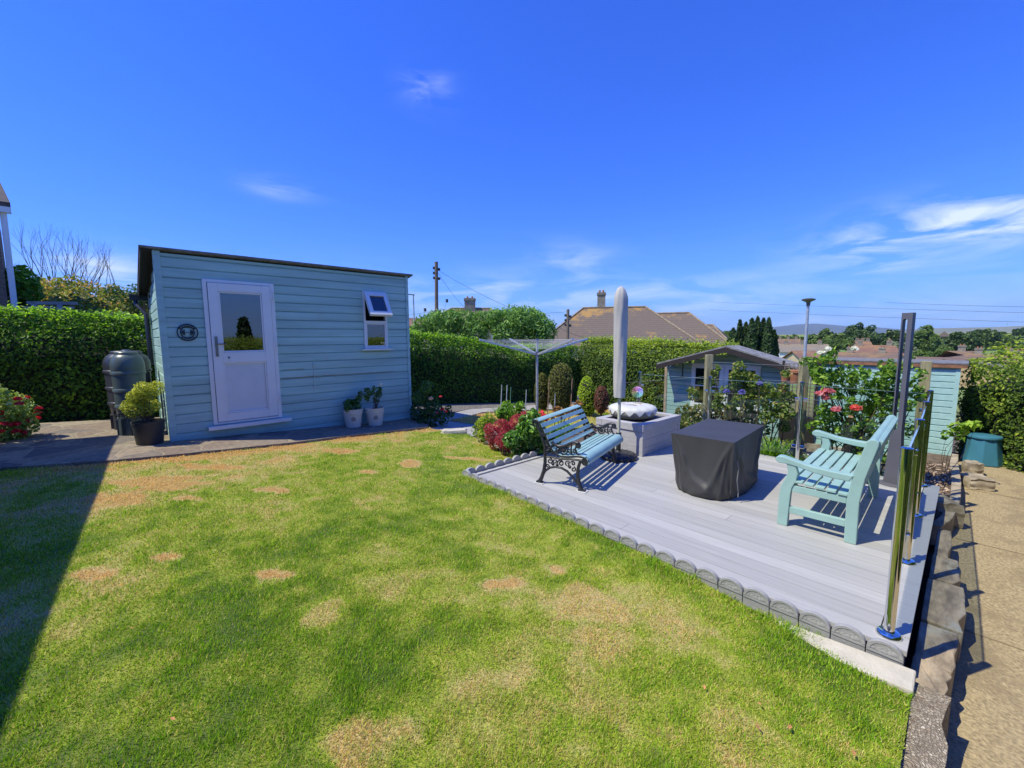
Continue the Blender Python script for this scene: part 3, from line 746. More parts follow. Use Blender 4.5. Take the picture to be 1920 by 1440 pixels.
# ================================================================== WATER BUTTS
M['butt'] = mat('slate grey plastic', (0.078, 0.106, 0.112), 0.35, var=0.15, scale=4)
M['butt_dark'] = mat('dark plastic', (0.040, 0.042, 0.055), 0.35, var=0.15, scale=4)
def water_butt(loc, r, h, label, m):
    t = thing('water_butt', label, 'water butt', loc)
    s = MB(); hs = .34
    s.lathe([(r * .86, 0), (r * .86, .03), (r * .78, .05), (r * .80, hs - .03), (r * .9, hs), (r * .9, hs + .01)], 20)
    for i in range(10):
        a = 2 * math.pi * i / 10; s.box((r * .82 * math.cos(a), r * .82 * math.sin(a), hs / 2), (.05, .05, hs * .9), Matrix.Rotation(a, 3, 'Z'))
    s.build('stand', m, t, smooth=35)
    b = MB(); H = h - hs
    pr = [(r * .80, hs + .012), (r * .86, hs + .06)]
    for k in (.18, .42, .68):
        z = hs + H * k; pr += [(r * (.88 + .1 * k), z - .03), (r * (.94 + .1 * k), z - .015), (r * (.94 + .1 * k), z + .015), (r * (.89 + .1 * k), z + .03)]
    pr += [(r * .98, hs + H * .76), (r * .96, hs + H * .84), (r * .86, hs + H * .91), (r * .68, hs + H * .955), (r * .62, hs + H * .96)]
    b.lathe(pr, 28); b.build('barrel', m, t, smooth=35)
    l = MB(); l.lathe([(r * .66, hs + H * .955), (r * .66, hs + H * .985), (r * .6, h), (r * .2, h + .004), (.002, h + .004)], 24); l.ball((0, 0, h + .006), r * .22, 10, 6, (1, 1, .25)); l.build('lid', m, t, smooth=35)
    k = MB(); a = rad(235); u = Vector((math.cos(a), math.sin(a), 0))
    k.tube([u * r * .85 + Vector((0, 0, hs + .08)), u * (r + .07) + Vector((0, 0, hs + .08))], .012, 8).tube([u * (r + .06) + Vector((0, 0, hs + .09)), u * (r + .06) + Vector((0, 0, hs + .03))], .010, 8); k.build('tap', M['black_plastic'], t)
    return t
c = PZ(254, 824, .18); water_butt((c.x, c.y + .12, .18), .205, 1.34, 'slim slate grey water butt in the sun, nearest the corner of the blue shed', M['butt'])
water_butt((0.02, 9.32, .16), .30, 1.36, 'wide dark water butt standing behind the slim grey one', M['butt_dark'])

# ================================================================== POTS BY THE SHED
M['golden'] = leafmat('golden conifer', (0.07, 0.09, 0.012), (0.20, 0.23, 0.02), (0.36, 0.36, 0.03), 0.2)
M['twig'] = mat('brown twig', (0.10, 0.065, 0.04), 0.9, var=.3, scale=20)
pt = thing('potted_conifer', 'black pot of golden dwarf conifer at the left corner of the blue shed', 'potted plant', (0.17, 7.72, .235))
p = MB(); p.lathe([(.135, 0), (.15, .02), (.178, .30), (.186, .30), (.188, .335), (.176, .335), (.170, .27), (.002, .265)], 28); p.build('pot', mat('black pot', (0.03, 0.032, 0.035), 0.5, var=.3, scale=5), pt, smooth=35)
def clumps(cs, n, size_in=.55):
    """points and normals spread through balls (x,y,z,r): mostly near the surface"""
    cs = np.array(cs, float); w = cs[:, 3] ** 2; k = rng.choice(len(cs), n, p=w / w.sum())
    u = unit(rng.normal(size=(n, 3))); rr = cs[k, 3] * np.where(rng.uniform(size=n) < .75, rng.uniform(.82, 1.05, n), rng.uniform(min(size_in, .9), .9, n))
    return cs[k, :3] + u * rr[:, None], u
cs = [(random.uniform(-.20, .14), random.uniform(-.13, .13), random.uniform(.50, .60), random.uniform(.07, .11)) for _ in range(9)] + [(random.uniform(-.13, .16), random.uniform(-.1, .1), random.uniform(.68, .80), random.uniform(.07, .11)) for _ in range(9)]
P, U = clumps(cs, 5200); U[:, 2] += .6
leaves('foliage', P, U, .032, M['golden'], pt, .7, 2.2, world=False, rnd=np.clip((P[:, 2] - .45) * 1.2 + rng.normal(.30, .28, len(P)) + .15 * U[:, 2], 0, 1))
p = MB()
for q in cs[::2]: p.tube([(random.uniform(-.02, .02), random.uniform(-.02, .02), .26), ((q[0]) * .5, q[1] * .5, (.26 + q[2]) * .55), q[:3]], [.014, .009, .004], 6)
p.build('stem', M['twig'], pt)
M['cream_pot'] = mat('cream plastic pot', (0.62, 0.58, 0.50), 0.5, var=.05, scale=4)
M['pot_seal'] = mat('grey embossed seal', (0.30, 0.28, 0.25), 0.7)
def bucket(loc, label):
    t = thing('plant_pot', label, 'plant pot', loc)
    p = MB(); p.lathe([(.118, 0), (.128, .008), (.158, .245), (.166, .25), (.168, .275), (.163, .28), (.165, .305), (.172, .31), (.174, .335), (.160, .335), (.152, .29), (.002, .285)], 32); pot = p.build('pot', M['cream_pot'], t, smooth=30)
    a = rad(250); u = Vector((math.cos(a), math.sin(a), 0)); v = Vector((-math.sin(a), math.cos(a), 0)); nn = Vector((0, 0, 1))
    s = MB(); cpt = u * .1445 + Vector((0, 0, .165))
    tl = (nn * .97 + u * .13).normalized()
    for k in range(20):
        a0, a1 = 2 * math.pi * k / 20, 2 * math.pi * (k + 1) / 20
        s.add([cpt + u * .004 + (v * math.cos(b) + tl * math.sin(b)) * rr for b, rr in ((a0, .030), (a0, .042), (a1, .042), (a1, .030))], [(0, 1, 2, 3)])
    s.add([cpt + u * .0035 + (v * math.cos(2 * math.pi * k / 16) + tl * math.sin(2 * math.pi * k / 16)) * .026 for k in range(16)], [tuple(range(16))])
    s.build('seal', M['pot_seal'], t)
    s = MB(); s.lathe([(.002, .294), (.152, .292)], 20, cap=False); s.build('soil', M['soil'], t)
    return t
M['rose_leaf'] = leafmat('rose leaves', (0.018, 0.045, 0.012), (0.04, 0.095, 0.02), (0.10, 0.18, 0.035), 0.3)
M['petal_white'] = leafmat('white petals', (0.75, 0.74, 0.66), (0.82, 0.81, 0.76), (0.85, 0.85, 0.82), 0.3)
M['petal_pink'] = leafmat('pink petals', (0.62, 0.12, 0.16), (0.78, 0.22, 0.26), (0.86, 0.42, 0.44), 0.3)
M['petal_coral'] = leafmat('coral petals', (0.70, 0.05, 0.06), (0.85, 0.10, 0.10), (0.90, 0.25, 0.22), 0.3)
M['petal_peach'] = leafmat('peach petals', (0.75, 0.45, 0.30), (0.82, 0.55, 0.40), (0.85, 0.65, 0.5), 0.3)
M['petal_red'] = leafmat('red petals', (0.38, 0.01, 0.02), (0.62, 0.02, 0.04), (0.75, 0.06, 0.08), 0.3)
M['petal_purple'] = leafmat('purple petals', (0.10, 0.08, 0.35), (0.18, 0.15, 0.50), (0.30, 0.25, 0.62), 0.3)
def flower(name, c, r, m, parent, n=34, world=True, flat=.8):
    P = unit(rng.normal(size=(n, 3))) ; P[:, 2] = np.abs(P[:, 2]) * flat
    U = P.copy(); P = np.array(c)[None] + P * r * rng.uniform(.35, .8, (n, 1))
    return leaves(name, P, U, r * .95, m, parent, .35, 1.2, world=world, fold=.15)
def canes(mb, base, tips, r=.008, sag=.0):
    for tp in tips:
        b = Vector(base) + Vector((random.uniform(-.03, .03), random.uniform(-.03, .03), 0)); tp = Vector(tp)
        mid = (b + tp) / 2 + Vector((random.uniform(-.08, .08), random.uniform(-.08, .08), random.uniform(0, .1)))
        mb.tube([b, mid, tp], [r, r * .75, r * .35], 5)
z0 = .062
b1 = bucket((2.97, 7.50, z0 + .035), 'cream pot with a low bushy plant, left of the pair under the shed window')
cs = [(random.uniform(-.14, .10), random.uniform(-.1, .1), random.uniform(.34, .45), .06) for _ in range(9)] + [(.13, 0, .52, .05), (.16, .0, .60, .045), (.1, .02, .46, .06)]
P, U = clumps(cs, 800, .2); leaves('foliage', P, U, .05, M['rose_leaf'], b1, .9, 1.8, world=False)
b2 = bucket((3.36, 7.44, z0 + .02), 'cream pot holding a small white rose, right of the pair under the shed window')
cs = [(-.14, 0, .56, .06), (-.12, .03, .66, .05), (-.05, 0, .62, .05), (.08, 0, .58, .07), (.03, 0, .48, .05), (.10, .0, .66, .05), (.0, .0, .70, .04), (-.13, 0, .50, .04)]
P, U = clumps(cs, 420, .2); leaves('foliage', P, U, .05, M['rose_leaf'], b2, .9, 1.8, world=False)
q = MB(); canes(q, (0.02, 0, .29), [c_[:3] for c_ in cs] + [(.13, 0, .74)], .007); q.build('stem', M['twig'], b2)
flower('flower', (.13, 0, .75), .05, M['petal_white'], b2, world=False)

# ================================================================== SCALLOPED EDGING
M['edging'] = mat('grey moulded edging', (0.33, 0.325, 0.32), 0.6, var=.12, scale=9, bump=.3, bscale=60)
M['edging_face'] = mat('rough grey edging face', (0.34, 0.335, 0.33), 0.85, var=.25, scale=30, bump=1.0, bscale=55)
def edging_block(t, wd=.158, h=.125, th=.028):
    """half round top; local X along the row, +Y outwards face at y=-th"""
    def arch(r, zb, zc, k=14): return [(-r, zb)] + [(-r * math.cos(math.pi * i / k), zc + r * math.sin(math.pi * i / k)) for i in range(k + 1)] + [(r, zb)]
    R0 = wd / 2; zc = h - R0 * .8
    sc = lambda p, y, k=.8: (p[0], y, p[1] if p[1] <= zc else zc + (p[1] - zc) * k)
    a = MB(); a.prism([sc(p, 0) for p in arch(R0 - .001, -.06, zc)], (0, th, 0))
    o = a.build('block', M['edging'], t, bevel=.003)
    b = MB(); rr = R0 - .018
    po = arch(R0 - .002, zc - .002, zc)
    pi = arch(rr, zc - .002, zc)
    for i in range(len(po) - 1):
        b.prism([sc(po[i], -.006), sc(po[i + 1], -.006), sc(pi[i + 1], -.006), sc(pi[i], -.006)], (0, .0065, 0))
    b.boxb(-R0 + .002, R0 - .002, -.005, .0, zc - .016, zc - .004)
    b.build('rim', M['edging'], t)
    f = MB(); f.prism([sc(p, -.003) for p in arch(rr - .002, zc, zc)], (0, .0035, 0)); f.build('face', M['edging_face'], t)
lab1 = 'grey half round edging block in the row between the lawn and the deck front'
proto = thing('edging_block', lab1, 'garden edging', (0, 0, 0), 0, 'scalloped edging along the deck front'); edging_block(proto)
nfr = 25
for i in range(nfr):
    o = proto if i == 0 else copy_tree(proto)
    y = 0.185 + i * (3.86 / (nfr - 1))
    o.location = (2.95 + random.uniform(-.003, .003), y, -0.105 + .075 * (y / 4.0) + random.uniform(-.003, .003)); o.rotation_euler = (0, random.uniform(-.02, .02), -math.pi / 2 + random.uniform(-.02, .02))
lab2 = 'dark shaded half round edging block in the short row left of the iron bench'
pr2 = copy_tree(proto); tag(pr2, lab2, 'garden edging', 'scalloped edging left of the deck')
for i in range(8):
    o = pr2 if i == 0 else copy_tree(pr2)
    o.location = (3.05 + i * .158, 4.10, -0.03 + random.uniform(-.003, .003)); o.rotation_euler = (0, random.uniform(-.03, .03), math.pi + random.uniform(-.02, .02))
# ================================================================== TEAL WOODEN BENCH
tb = thing('wooden_bench', 'pale aqua painted wooden bench facing the covered table, at the right of the deck', 'bench', (4.26, 0.50, 0.0), rad(1.2))
BL = 1.50; TM = mat('aqua bench paint', (0.30, 0.47, 0.43), 0.42, var=.06, scale=5, bump=.06, bscale=60)
def yz_prism(mb, pts, x0, x1): mb.prism([(x0, p[0], p[1]) for p in pts], (x1 - x0, 0, 0))
for xa in (0.0, BL - .062):
    xb = xa + .062
    m_ = MB(); yz_prism(m_, [(.485, 0), (.565, 0), (.560, .30), (.550, .37), (.515, .45), (.505, .50), (.520, .575), (.455, .575), (.430, .50), (.440, .43), (.468, .36), (.475, .30)], xa, xb)
    m_.build('leg', TM, tb, bevel=.006)
    m_ = MB(); yz_prism(m_, [(.0, 0), (.08, 0), (.085, .36), (.055, .60), (-.01, .865), (-.03, .885), (-.06, .888), (-.085, .872), (-.085, .845), (-.02, .56), (.002, .36)], xa, xb)
    m_.build('leg', TM, tb, bevel=.006)
    m_ = MB(); yz_prism(m_, [(.05, .575), (.20, .578), (.36, .592), (.47, .616), (.545, .634), (.585, .632), (.606, .612), (.604, .586), (.575, .568), (.51, .570), (.44, .562), (.33, .536), (.20, .520), (.075, .517)], xa - .008, xb + .008)
    m_.build('armrest', TM, tb, bevel=.008)
    m_ = MB(); m_.boxb(xa + .012, xb - .012, .0815, .4848, .125, .185); m_.build('stretcher', TM, tb, bevel=.005)
    m_ = MB(); m_.boxb(xa + .010, xb - .010, .0855, .4678, .325, .385); m_.build('seat_rail', TM, tb, bevel=.004)
m_ = MB(); m_.boxb(.0625, BL - .0625, .482, .515, .315, .388); m_.build('seat_rail', TM, tb, bevel=.004)
m_ = MB(); m_.boxb(.0625, BL - .0625, .04, .07, .315, .388); m_.build('seat_rail', TM, tb, bevel=.004)
for i in range(6):
    m_ = MB(); y = .535 - i * .078; dz = -.006 * i
    m_.boxb(.055 if i == 0 else .0, BL - (.055 if i == 0 else 0), y - .066, y, .3885 + dz + .03, .410 + dz + .03)
    if i > 0: m_ = MB(); m_.boxb(-.0, BL, y - .066, y, .3885 + dz + .03, .410 + dz + .03)
    m_.build('seat_slat', TM, tb, bevel=.004)
bk = Vector((0, -.245, .97)).normalized()
for i, (s0, s1, th) in enumerate(((.10, .20, .022), (.222, .335, .022), (.357, .53, .034))):
    p0 = Vector((0, .070, .36)); off = Vector((0, .010, 0))
    a = p0 + bk * s0; b = p0 + bk * s1; nn = Vector((0, .97, .245))
    q = [a - nn * th / 2, b - nn * th / 2, b + nn * th / 2, a + nn * th / 2]
    m_ = MB(); m_.prism([(.0635, v.y - .03, v.z) for v in q], (BL - .127, 0, 0)); m_.build('back_slat', TM, tb, bevel=.006)
m_ = MB()
k = [(-.047 + .036 * math.cos(a), .848 + .036 * math.sin(a)) for a in [2 * math.pi * i / 14 for i in range(14)]]
yz_prism(m_, k, .0632, BL - .0632); m_.build('top_rail', TM, tb, smooth=40)

# ================================================================== CAST IRON BENCH
ib = thing('iron_bench', 'park bench of blue slats on ornate black cast iron ends, back to the flower bed', 'bench', (3.49, 3.23, 0.0), rad(15.0))
# local X along the bench, local -Y towards the front
IL = 1.19; SLM = mat('faded blue slat paint', (0.29, 0.47, 0.46), 0.38, var=.08, scale=4, bump=.1, bscale=60)
prof = [(.165, .70), (.150, .738), (.112, .748), (.075, .722), (.035, .655), (-.01, .575), (-.052, .495), (-.095, .422), (-.145, .378), (-.21, .362), (-.30, .372), (-.38, .388), (-.45, .396), (-.50, .385), (-.525, .350), (-.520, .318)]
def pp(s):
    """point on the seat curve at arc length s"""
    acc = 0
    for a, b in zip(prof[:-1], prof[1:]):
        l = math.dist(a, b)
        if acc + l >= s: t = (s - acc) / l; return Vector((0, a[0] + (b[0] - a[0]) * t, a[1] + (b[1] - a[1]) * t)), Vector((0, (b[0] - a[0]) / l, (b[1] - a[1]) / l))
        acc += l
    return Vector((0,) + prof[-1]), Vector((0, 0, -1))
def curl(c, r0, turns, a0, sgn=1, k=22, shrink=.25):
    pts = []
    for i in range(k + 1):
        t = i / k; r = r0 * (1 - (1 - shrink) * t); a = a0 + sgn * turns * 2 * math.pi * t
        pts.append((0, c[0] + r * math.cos(a), c[1] + r * math.sin(a)))
    return pts
def iron_end(x):
    m_ = MB(); fl = lambda pts: [(x, p[-2], p[-1]) for p in pts]
    T = lambda pts, r=.0085, n=6: m_.tube(fl(pts), [q * 1.35 for q in r] if isinstance(r, list) else r * 1.35, n)
    T(prof, .0125, 7)
    for y in (x,):
        T([(.11, .70), (.07, .62), (.03, .53), (.0, .44), (.0, .36), (.0, .26), (.015, .16), (.045, .07), (.075, .012)], [.012, .012, .013, .013, .014, .015, .016, .017, .02], 7)
    T([(.00, .33), (-.08, .335), (-.2, .33), (-.33, .345), (-.46, .35)], .010)
    T([(-.44, .35), (-.415, .27), (-.405, .18), (-.425, .09), (-.455, .012)], [.012, .014, .016, .018, .02], 7)
    # arch between the legs
    T([(.035, .09), (.0, .155), (-.06, .205), (-.13, .225), (-.21, .226), (-.28, .20), (-.345, .145), (-.41, .075)], .011)
    # armrest with a scroll
    T([(-.085, .515), (-.12, .485), (-.18, .47), (-.25, .487), (-.31, .523), (-.36, .545), (-.41, .54)], .0135, 7)
    T(curl((-.405, .512), .030, 1.3, rad(95), 1), .010)
    T([(-.39, .52), (-.375, .47), (-.395, .42), (-.43, .396)], .008)
    T([(-.33, .53), (-.325, .46), (-.335, .39)], .007)
    # scrolls: under the arm, in the leg panel, in the back, at the front roll
    T(curl((-.235, .435), .045, 1.0, 0, 1, 24, 1.0), .007); T(curl((-.235, .435), .024, 1.0, 0, 1, 18, .9), .006)
    T(curl((-.16, .43), .032, 1.2, rad(200), -1), .006); T(curl((-.305, .43), .030, 1.2, rad(-20), 1), .006)
    T(curl((-.36, .44), .024, 1.1, rad(60), 1), .006); T(curl((-.285, .485), .02, 1.1, rad(60), 1), .005)
    T(curl((.135, .702), .040, 1.4, rad(60), 1), .009); T(curl((-.495, .338), .038, 1.5, rad(70), -1), .010)
    m_.add([(x - .012, -.495 + .03 * math.cos(t), .336 + .03 * math.sin(t)) for t in [i * .524 for i in range(12)]] + [(x + .012, -.495 + .03 * math.cos(t), .336 + .03 * math.sin(t)) for t in [i * .524 for i in range(12)]], [tuple(range(12)), tuple(range(23, 11, -1))] + [(i, (i + 1) % 12, 12 + (i + 1) % 12, 12 + i) for i in range(12)])
    for (cy, cz, r, a0, sg_, tn) in ((-.06, .285, .036, 90, 1, 1.2), (-.125, .285, .030, 200, -1, 1.1), (-.20, .28, .040, 0, 1, 1.3), (-.285, .285, .036, 160, -1, 1.2), (-.35, .30, .026, 30, 1, 1.1),
                                     (-.355, .235, .030, 100, 1, 1.1), (-.03, .22, .026, 260, -1, 1.1), (-.02, .385, .022, 0, 1, 1.1), (-.045, .43, .026, 90, -1, 1.2), (-.01, .50, .024, 200, 1, 1.1), (.04, .575, .022, 20, 1, 1.1), (.085, .645, .02, 120, -1, 1.1), (-.09, .385, .022, 45, 1, 1.1)):
        T(curl((cy, cz), r, tn, rad(a0), sg_), .0062, 5)
    for (cy, cz) in ((-.155, .252), (-.235, .435), (-.31, .255), (-.10, .255), (-.02, .46), (-.2, .31)):
        m_.ball((x, cy, cz), .013, 8, 5)
        for i in range(6): m_.ball((x, cy + .014 * math.cos(i * 1.05), cz + .014 * math.sin(i * 1.05)), .0085, 6, 4)
    m_.boxb(x - .022, x + .022, .03, .11, .008, .024).boxb(x - .022, x + .022, -.50, -.42, .008, .024)
    m_.build('end_frame', M['cast_iron'], ib, smooth=60)
iron_end(0.0); iron_end(IL)
tile = mat('pale grey tile', (0.55, 0.55, 0.55), 0.5)
for x in (0, IL):
    for y in (.07, -.46):
        m_ = MB(); m_.boxb(x - .05, x + .05, y - .06, y + .06, 0.0005, .008); m_.build('foot_pad', tile, ib)
stot = sum(math.dist(a, b) for a, b in zip(prof[:-1], prof[1:]))
cumL = [0]
for a, b in zip(prof[:-1], prof[1:]): cumL.append(cumL[-1] + math.dist(a, b))
sB, sF = cumL[8], cumL[12]                      # foot of the back, start of the front roll
bands = [(.012, .118)]
nb_ = 5; st = (sB - .012 - .145) / nb_
bands += [(.145 + st * q, .145 + st * q + st * .64) for q in range(nb_)]
ns_ = 4; st = (sF - .02 - (sB + .03)) / ns_
bands += [(sB + .03 + st * q, sB + .03 + st * q + st * .72) for q in range(ns_)] + [(sF - .012, stot)]
for i, (s0, s1) in enumerate(bands):
    pts = []; k = 5
    for j in range(k + 1):
        p, t = pp(s0 + (s1 - s0) * j / k); nn = Vector((0, t.z, -t.y)); nn = -nn if nn.dot(Vector((0, -.5, .6))) < 0 else nn
        pts.append((p, nn))
    up = [p + n * .0155 for p, n in pts]; lo = [p + n * .001 for p, n in pts]
    poly = up + lo[::-1]
    m_ = MB(); m_.prism([(-.012, v.y, v.z) for v in poly], (IL + .024, 0, 0)); o = m_.build('slat', SLM, ib, smooth=35, bevel=.002)
m_ = MB(); p, t = pp(.172); m_.ball((IL * .42, p.y - .018, p.z + .008), .03, 12, 6, (1, .12, .8)); m_.build('plaque', mat('dark bronze plaque', (.10, .06, .06), .4, metal=.5), ib)

# ================================================================== COVERED TABLE
def cover_material():
    m, t, out = newmat('black cover fabric')
    tcn = N(t, 'ShaderNodeTexCoord')
    n1 = N(t, 'ShaderNodeTexNoise', ins={'Scale': 3.0, 'Detail': 4.0}); t.links.new(tcn.outputs['Object'], n1.inputs[0])
    c = MIXC(t, n1.outputs[0], (0.034, 0.034, 0.034), (0.056, 0.056, 0.056))
    p = N(t, 'ShaderNodeBsdfPrincipled', ins={'Roughness': 0.55, 'Specular IOR Level': 0.4, 'Sheen Weight': 0.05}); t.links.new(c, p.inputs['Base Color'])
    n2 = N(t, 'ShaderNodeTexNoise', ins={'Scale': 9.0, 'Detail': 5.0}); t.links.new(tcn.outputs['Object'], n2.inputs[0])
    bp = N(t, 'ShaderNodeBump', ins={'Strength': 0.25, 'Distance': 0.02}); t.links.new(n2.outputs[0], bp.inputs['Height']); t.links.new(bp.outputs[0], p.inputs['Normal'])
    t.links.new(p.outputs[0], out.inputs[0]); return m
ct = thing('covered_table', 'square table under a black fitted cover in the middle of the deck', 'covered table', (4.945, 1.865, 0), rad(3.5))
def cover():
    nseg, nh = 264, 40; hx, hy, H = .565, .32, .645
    V = []; F = []
    def perim(t):
        t = (t % 1) * 4; s = int(t); u = t - s
        c = [(-hx, -hy), (hx, -hy), (hx, hy), (-hx, hy)]
        a, b = c[s], c[(s + 1) % 4]
        return Vector((a[0] + (b[0] - a[0]) * u, a[1] + (b[1] - a[1]) * u)), Vector((b[1] - a[1], -(b[0] - a[0]))).normalized(), u, s
    tent = lambda d, w: max(0, 1 - abs(d) / w)
    for j in range(nh + 1):
        v = j / nh
        for i in range(nseg):
            p, nn, u, s = perim(i / nseg)
            # corners round off towards the hem: blend to a superellipse
            th = math.atan2(p.y / hy, p.x / hx); e = 2 / 3.4
            q2 = Vector((math.copysign(abs(math.cos(th)) ** e, math.cos(th)) * hx * 1.05, math.copysign(abs(math.sin(th)) ** e, math.sin(th)) * hy * 1.07))
            k = min(1, v * 1.25) ** 1.2
            q = p.lerp(q2, k)
            f = .010 * math.sin(11 * u + 2.1 * s + 2 * v) * v + .006 * math.sin(31 * u + 5 * s - 5 * v) * v
            if s in (0, 3):
                for (a, b, w, am) in ((.02, .62, .045, .030), (.04, .30, .03, .016), (.98, -.52, .05, .034), (.97, -.26, .03, .018), (.52, .05, .03, .012 * v)):
                    f += am * tent(u - a - b * v, w + .03 * v) * min(1, v * 3) * (1 - .45 * v)
                f -= .030 * tent(u - .5 - .06 * v, .22) * v * (1 - v) * 3
            tuck = .035 * max(0, (v - .86) / .14) ** 2
            q = q + nn * (f - tuck)
            corner = min(u, 1 - u); lift = .045 * (1 - min(1, corner / .22)) ** 2 + .01 * math.sin(i * .35)
            V.append((q.x, q.y, max(.008, H * (1 - v) + lift * v ** 6)))
    for j in range(nh):
        for i in range(nseg):
            a = j * nseg + i; b = j * nseg + (i + 1) % nseg; F.append((a, a + nseg, b + nseg, b))
    base = len(V); k = 14
    for a in range(1, k):
        for i in range(nseg):
            p = Vector(V[i]); f = 1 - a / k; V.append((p.x * f, p.y * f, H + .004 * (1 - f) + .003 * math.sin(p.x * 12 * f + p.y * 9 * f)))
    rows = [0] + [base + (a - 1) * nseg for a in range(1, k)]
    for a, b in zip(rows[:-1], rows[1:]):
        for i in range(nseg): F.append((a + i, a + (i + 1) % nseg, b + (i + 1) % nseg, b + i))
    V.append((0, 0, H + .004)); c = len(V) - 1
    for i in range(nseg): F.append((rows[-1] + i, rows[-1] + (i + 1) % nseg, c))
    m_ = MB(); m_.add(V, F); return m_
cover().build('cover', cover_material(), ct, smooth=50)
m_ = MB(); m_.tube([(-.50, -.335, .45), (-.47, -.345, .36), (-.485, -.342, .24), (-.45, -.35, .10), (-.46, -.35, .06)], .006, 6); m_.build('drawstring', mat('grey cord', (.16, .16, .17), .8), ct)
m_ = MB(); m_.boxb(-.5, .5, -.27, .27, .58, .62)
for x in (-.45, .45):
    for y in (-.22, .22): m_.boxb(x - .03, x + .03, y - .03, y + .03, 0, .58)
m_.build('table_frame', M['dark_wood'], ct)

# ================================================================== PLANTER WITH STONE BOWL
M['planter'] = mat('grey lavender planter board', (0.42, 0.41, 0.42), 0.6, var=.08, scale=4, stretch=(2, 2, 8), bump=.1, bscale=60)
pl = thing('planter_box', 'square grey composite planter behind the parasol holding the stone bowl', 'planter', (5.30, 3.03, 0))
PW, PDp, PH = 1.13, .80, .462
for i in range(3):
    z0, z1 = (.0, .118, .236)[i], (.116, .234, .352)[i]
    m_ = MB(); m_.boxb(.012, PW - .012, .012, .03, z0, z1).boxb(.012, PW - .012, PDp - .03, PDp - .012, z0, z1).boxb(.012, .03, .0302, PDp - .0302, z0, z1).boxb(PW - .03, PW - .012, .0302, PDp - .0302, z0, z1)
    m_.build('side_board', M['planter'], pl, bevel=.003)
for x in (.0, PW - .05):
    for y in (.0, PDp - .05):
        m_ = MB(); m_.boxb(x, x + .05, y, y + .05, 0, .353); m_.build('corner_post', M['planter'], pl, bevel=.004)
m_ = MB()
for (a, b, c, d) in ((-.006, PW + .006, -.006, .10), (-.006, PW + .006, PDp - .10, PDp + .006), (-.006, .10, .1005, PDp - .1005), (PW - .10, PW + .006, .1005, PDp - .1005)): m_.boxb(a, b, c, d, .356, PH)
m_.build('rim', M['planter'], pl, bevel=.006)
m_ = MB(); m_.boxb(.1, PW - .1, .1, PDp - .1, .34, .424); m_.build('soil', mat('dark pebbles', (.10, .10, .10), .9, var=.5, scale=40, bump=1, bscale=60), pl)
M['bowl'] = mat('grey carved stone', (0.27, 0.265, 0.22), 0.85, var=.14, scale=9, bump=.5, bscale=50, spots=(4, .6, (.46, .40, .24), .6))
M['bowl_white'] = mat('white glazed shell', (0.58, 0.58, 0.55), 0.6, var=.05, scale=12, bump=.3, bscale=60)
bw = thing('stone_bowl', 'round grey stone bowl with a white zigzag cap on the planter', 'stone bowl', (5.84, 3.53, .425))
m_ = MB(); m_.lathe([(.15, 0), (.24, .010), (.32, .040), (.357, .090), (.360, .13), (.340, .175), (.28, .198), (.10, .204), (.002, .204)], 40); m_.build('bowl', M['bowl'], bw, smooth=60)
m_ = MB(); n = 84
rows = [(.352, None), (.364, .155), (.345, .186), (.29, .208), (.18, .218), (.085, .212), (.06, .196)]
for k_, (r_, z_) in enumerate(rows):
    for i in range(n):
        a = 2 * math.pi * i / n; tri = abs(((i * 15 / n) % 1) - .5) * 2
        z = .150 - .078 * (1 - tri) if z_ is None else z_
        r2 = .360 + .006 if z_ is None else r_ + .004 + .004 * math.sin(a * 15)
        m_.v.append((r2 * math.cos(a), r2 * math.sin(a), z))
for k_ in range(len(rows) - 1):
    for i in range(n):
        a = k_ * n + i; b = k_ * n + (i + 1) % n; m_.f.append((a, b, b + n, a + n))
m_.build('cap', M['bowl_white'], bw, smooth=50)
m_ = MB(); m_.lathe([(.002, .200), (.062, .199)], 20, cap=False); m_.build('drain_hole', M['black_plastic'], bw)
m_ = MB(); rr = random.Random(5)
for i in range(26):
    a = rr.uniform(0, 6.28); r_ = rr.uniform(.09, .19); m_.ball((r_ * math.cos(a), r_ * math.sin(a), .220 - .06 * max(0, r_ - .18)), rr.uniform(.006, .014), 6, 4, (1, 1, .4))
m_.build('shingle', mat('orange brown pebble', (.40, .26, .15), .8, var=.5, scale=20), bw)
# rainbow windmill
wc = PD(1195, 735, 7.3)
wm = thing('garden_windmill', 'small rainbow garden windmill on a wire stem above the stone bowl', 'windmill', (wc.x, wc.y, .55))
H = wc.z - .55
import colorsys
dirv = Vector((-wc.x, -wc.y, 0)).normalized(); side = Vector((-dirv.y, dirv.x, 0))
for i in range(16):
    a = 2 * math.pi * i / 16; c_ = colorsys.hsv_to_rgb((i / 16 + .62) % 1, .55, .75)
    e1 = side * math.cos(a) + Vector((0, 0, math.sin(a))); e2 = side * math.cos(a + .34) + Vector((0, 0, math.sin(a + .34)))
    o_ = Vector((0, 0, H)); m_ = MB()
    m_.prism([o_ + e1 * .012, o_ + e1 * .095 + dirv * .018, o_ + e2 * .095 - dirv * .004, o_ + e2 * .012], dirv * .002)
    m_.build('blade', mat('windmill colour %d' % i, c_, .4, var=.03), wm)
m_ = MB(); m_.tube([(0, 0, -.2), (0, 0, H - .1)], .004, 6).ball(Vector((0, 0, H)) + dirv * .01, .014, 8, 6).tube([(.03, -.03, -.2), (.03, -.03, H * .35)], .003, 5).tube([(-.03, .03, -.2), (-.03, .03, H * .3)], .003, 5)
m_.tube([(0, 0, H - .1), Vector((0, 0, H)) - dirv * .012], .004, 6)
m_.build('stem', M['alu'], wm)

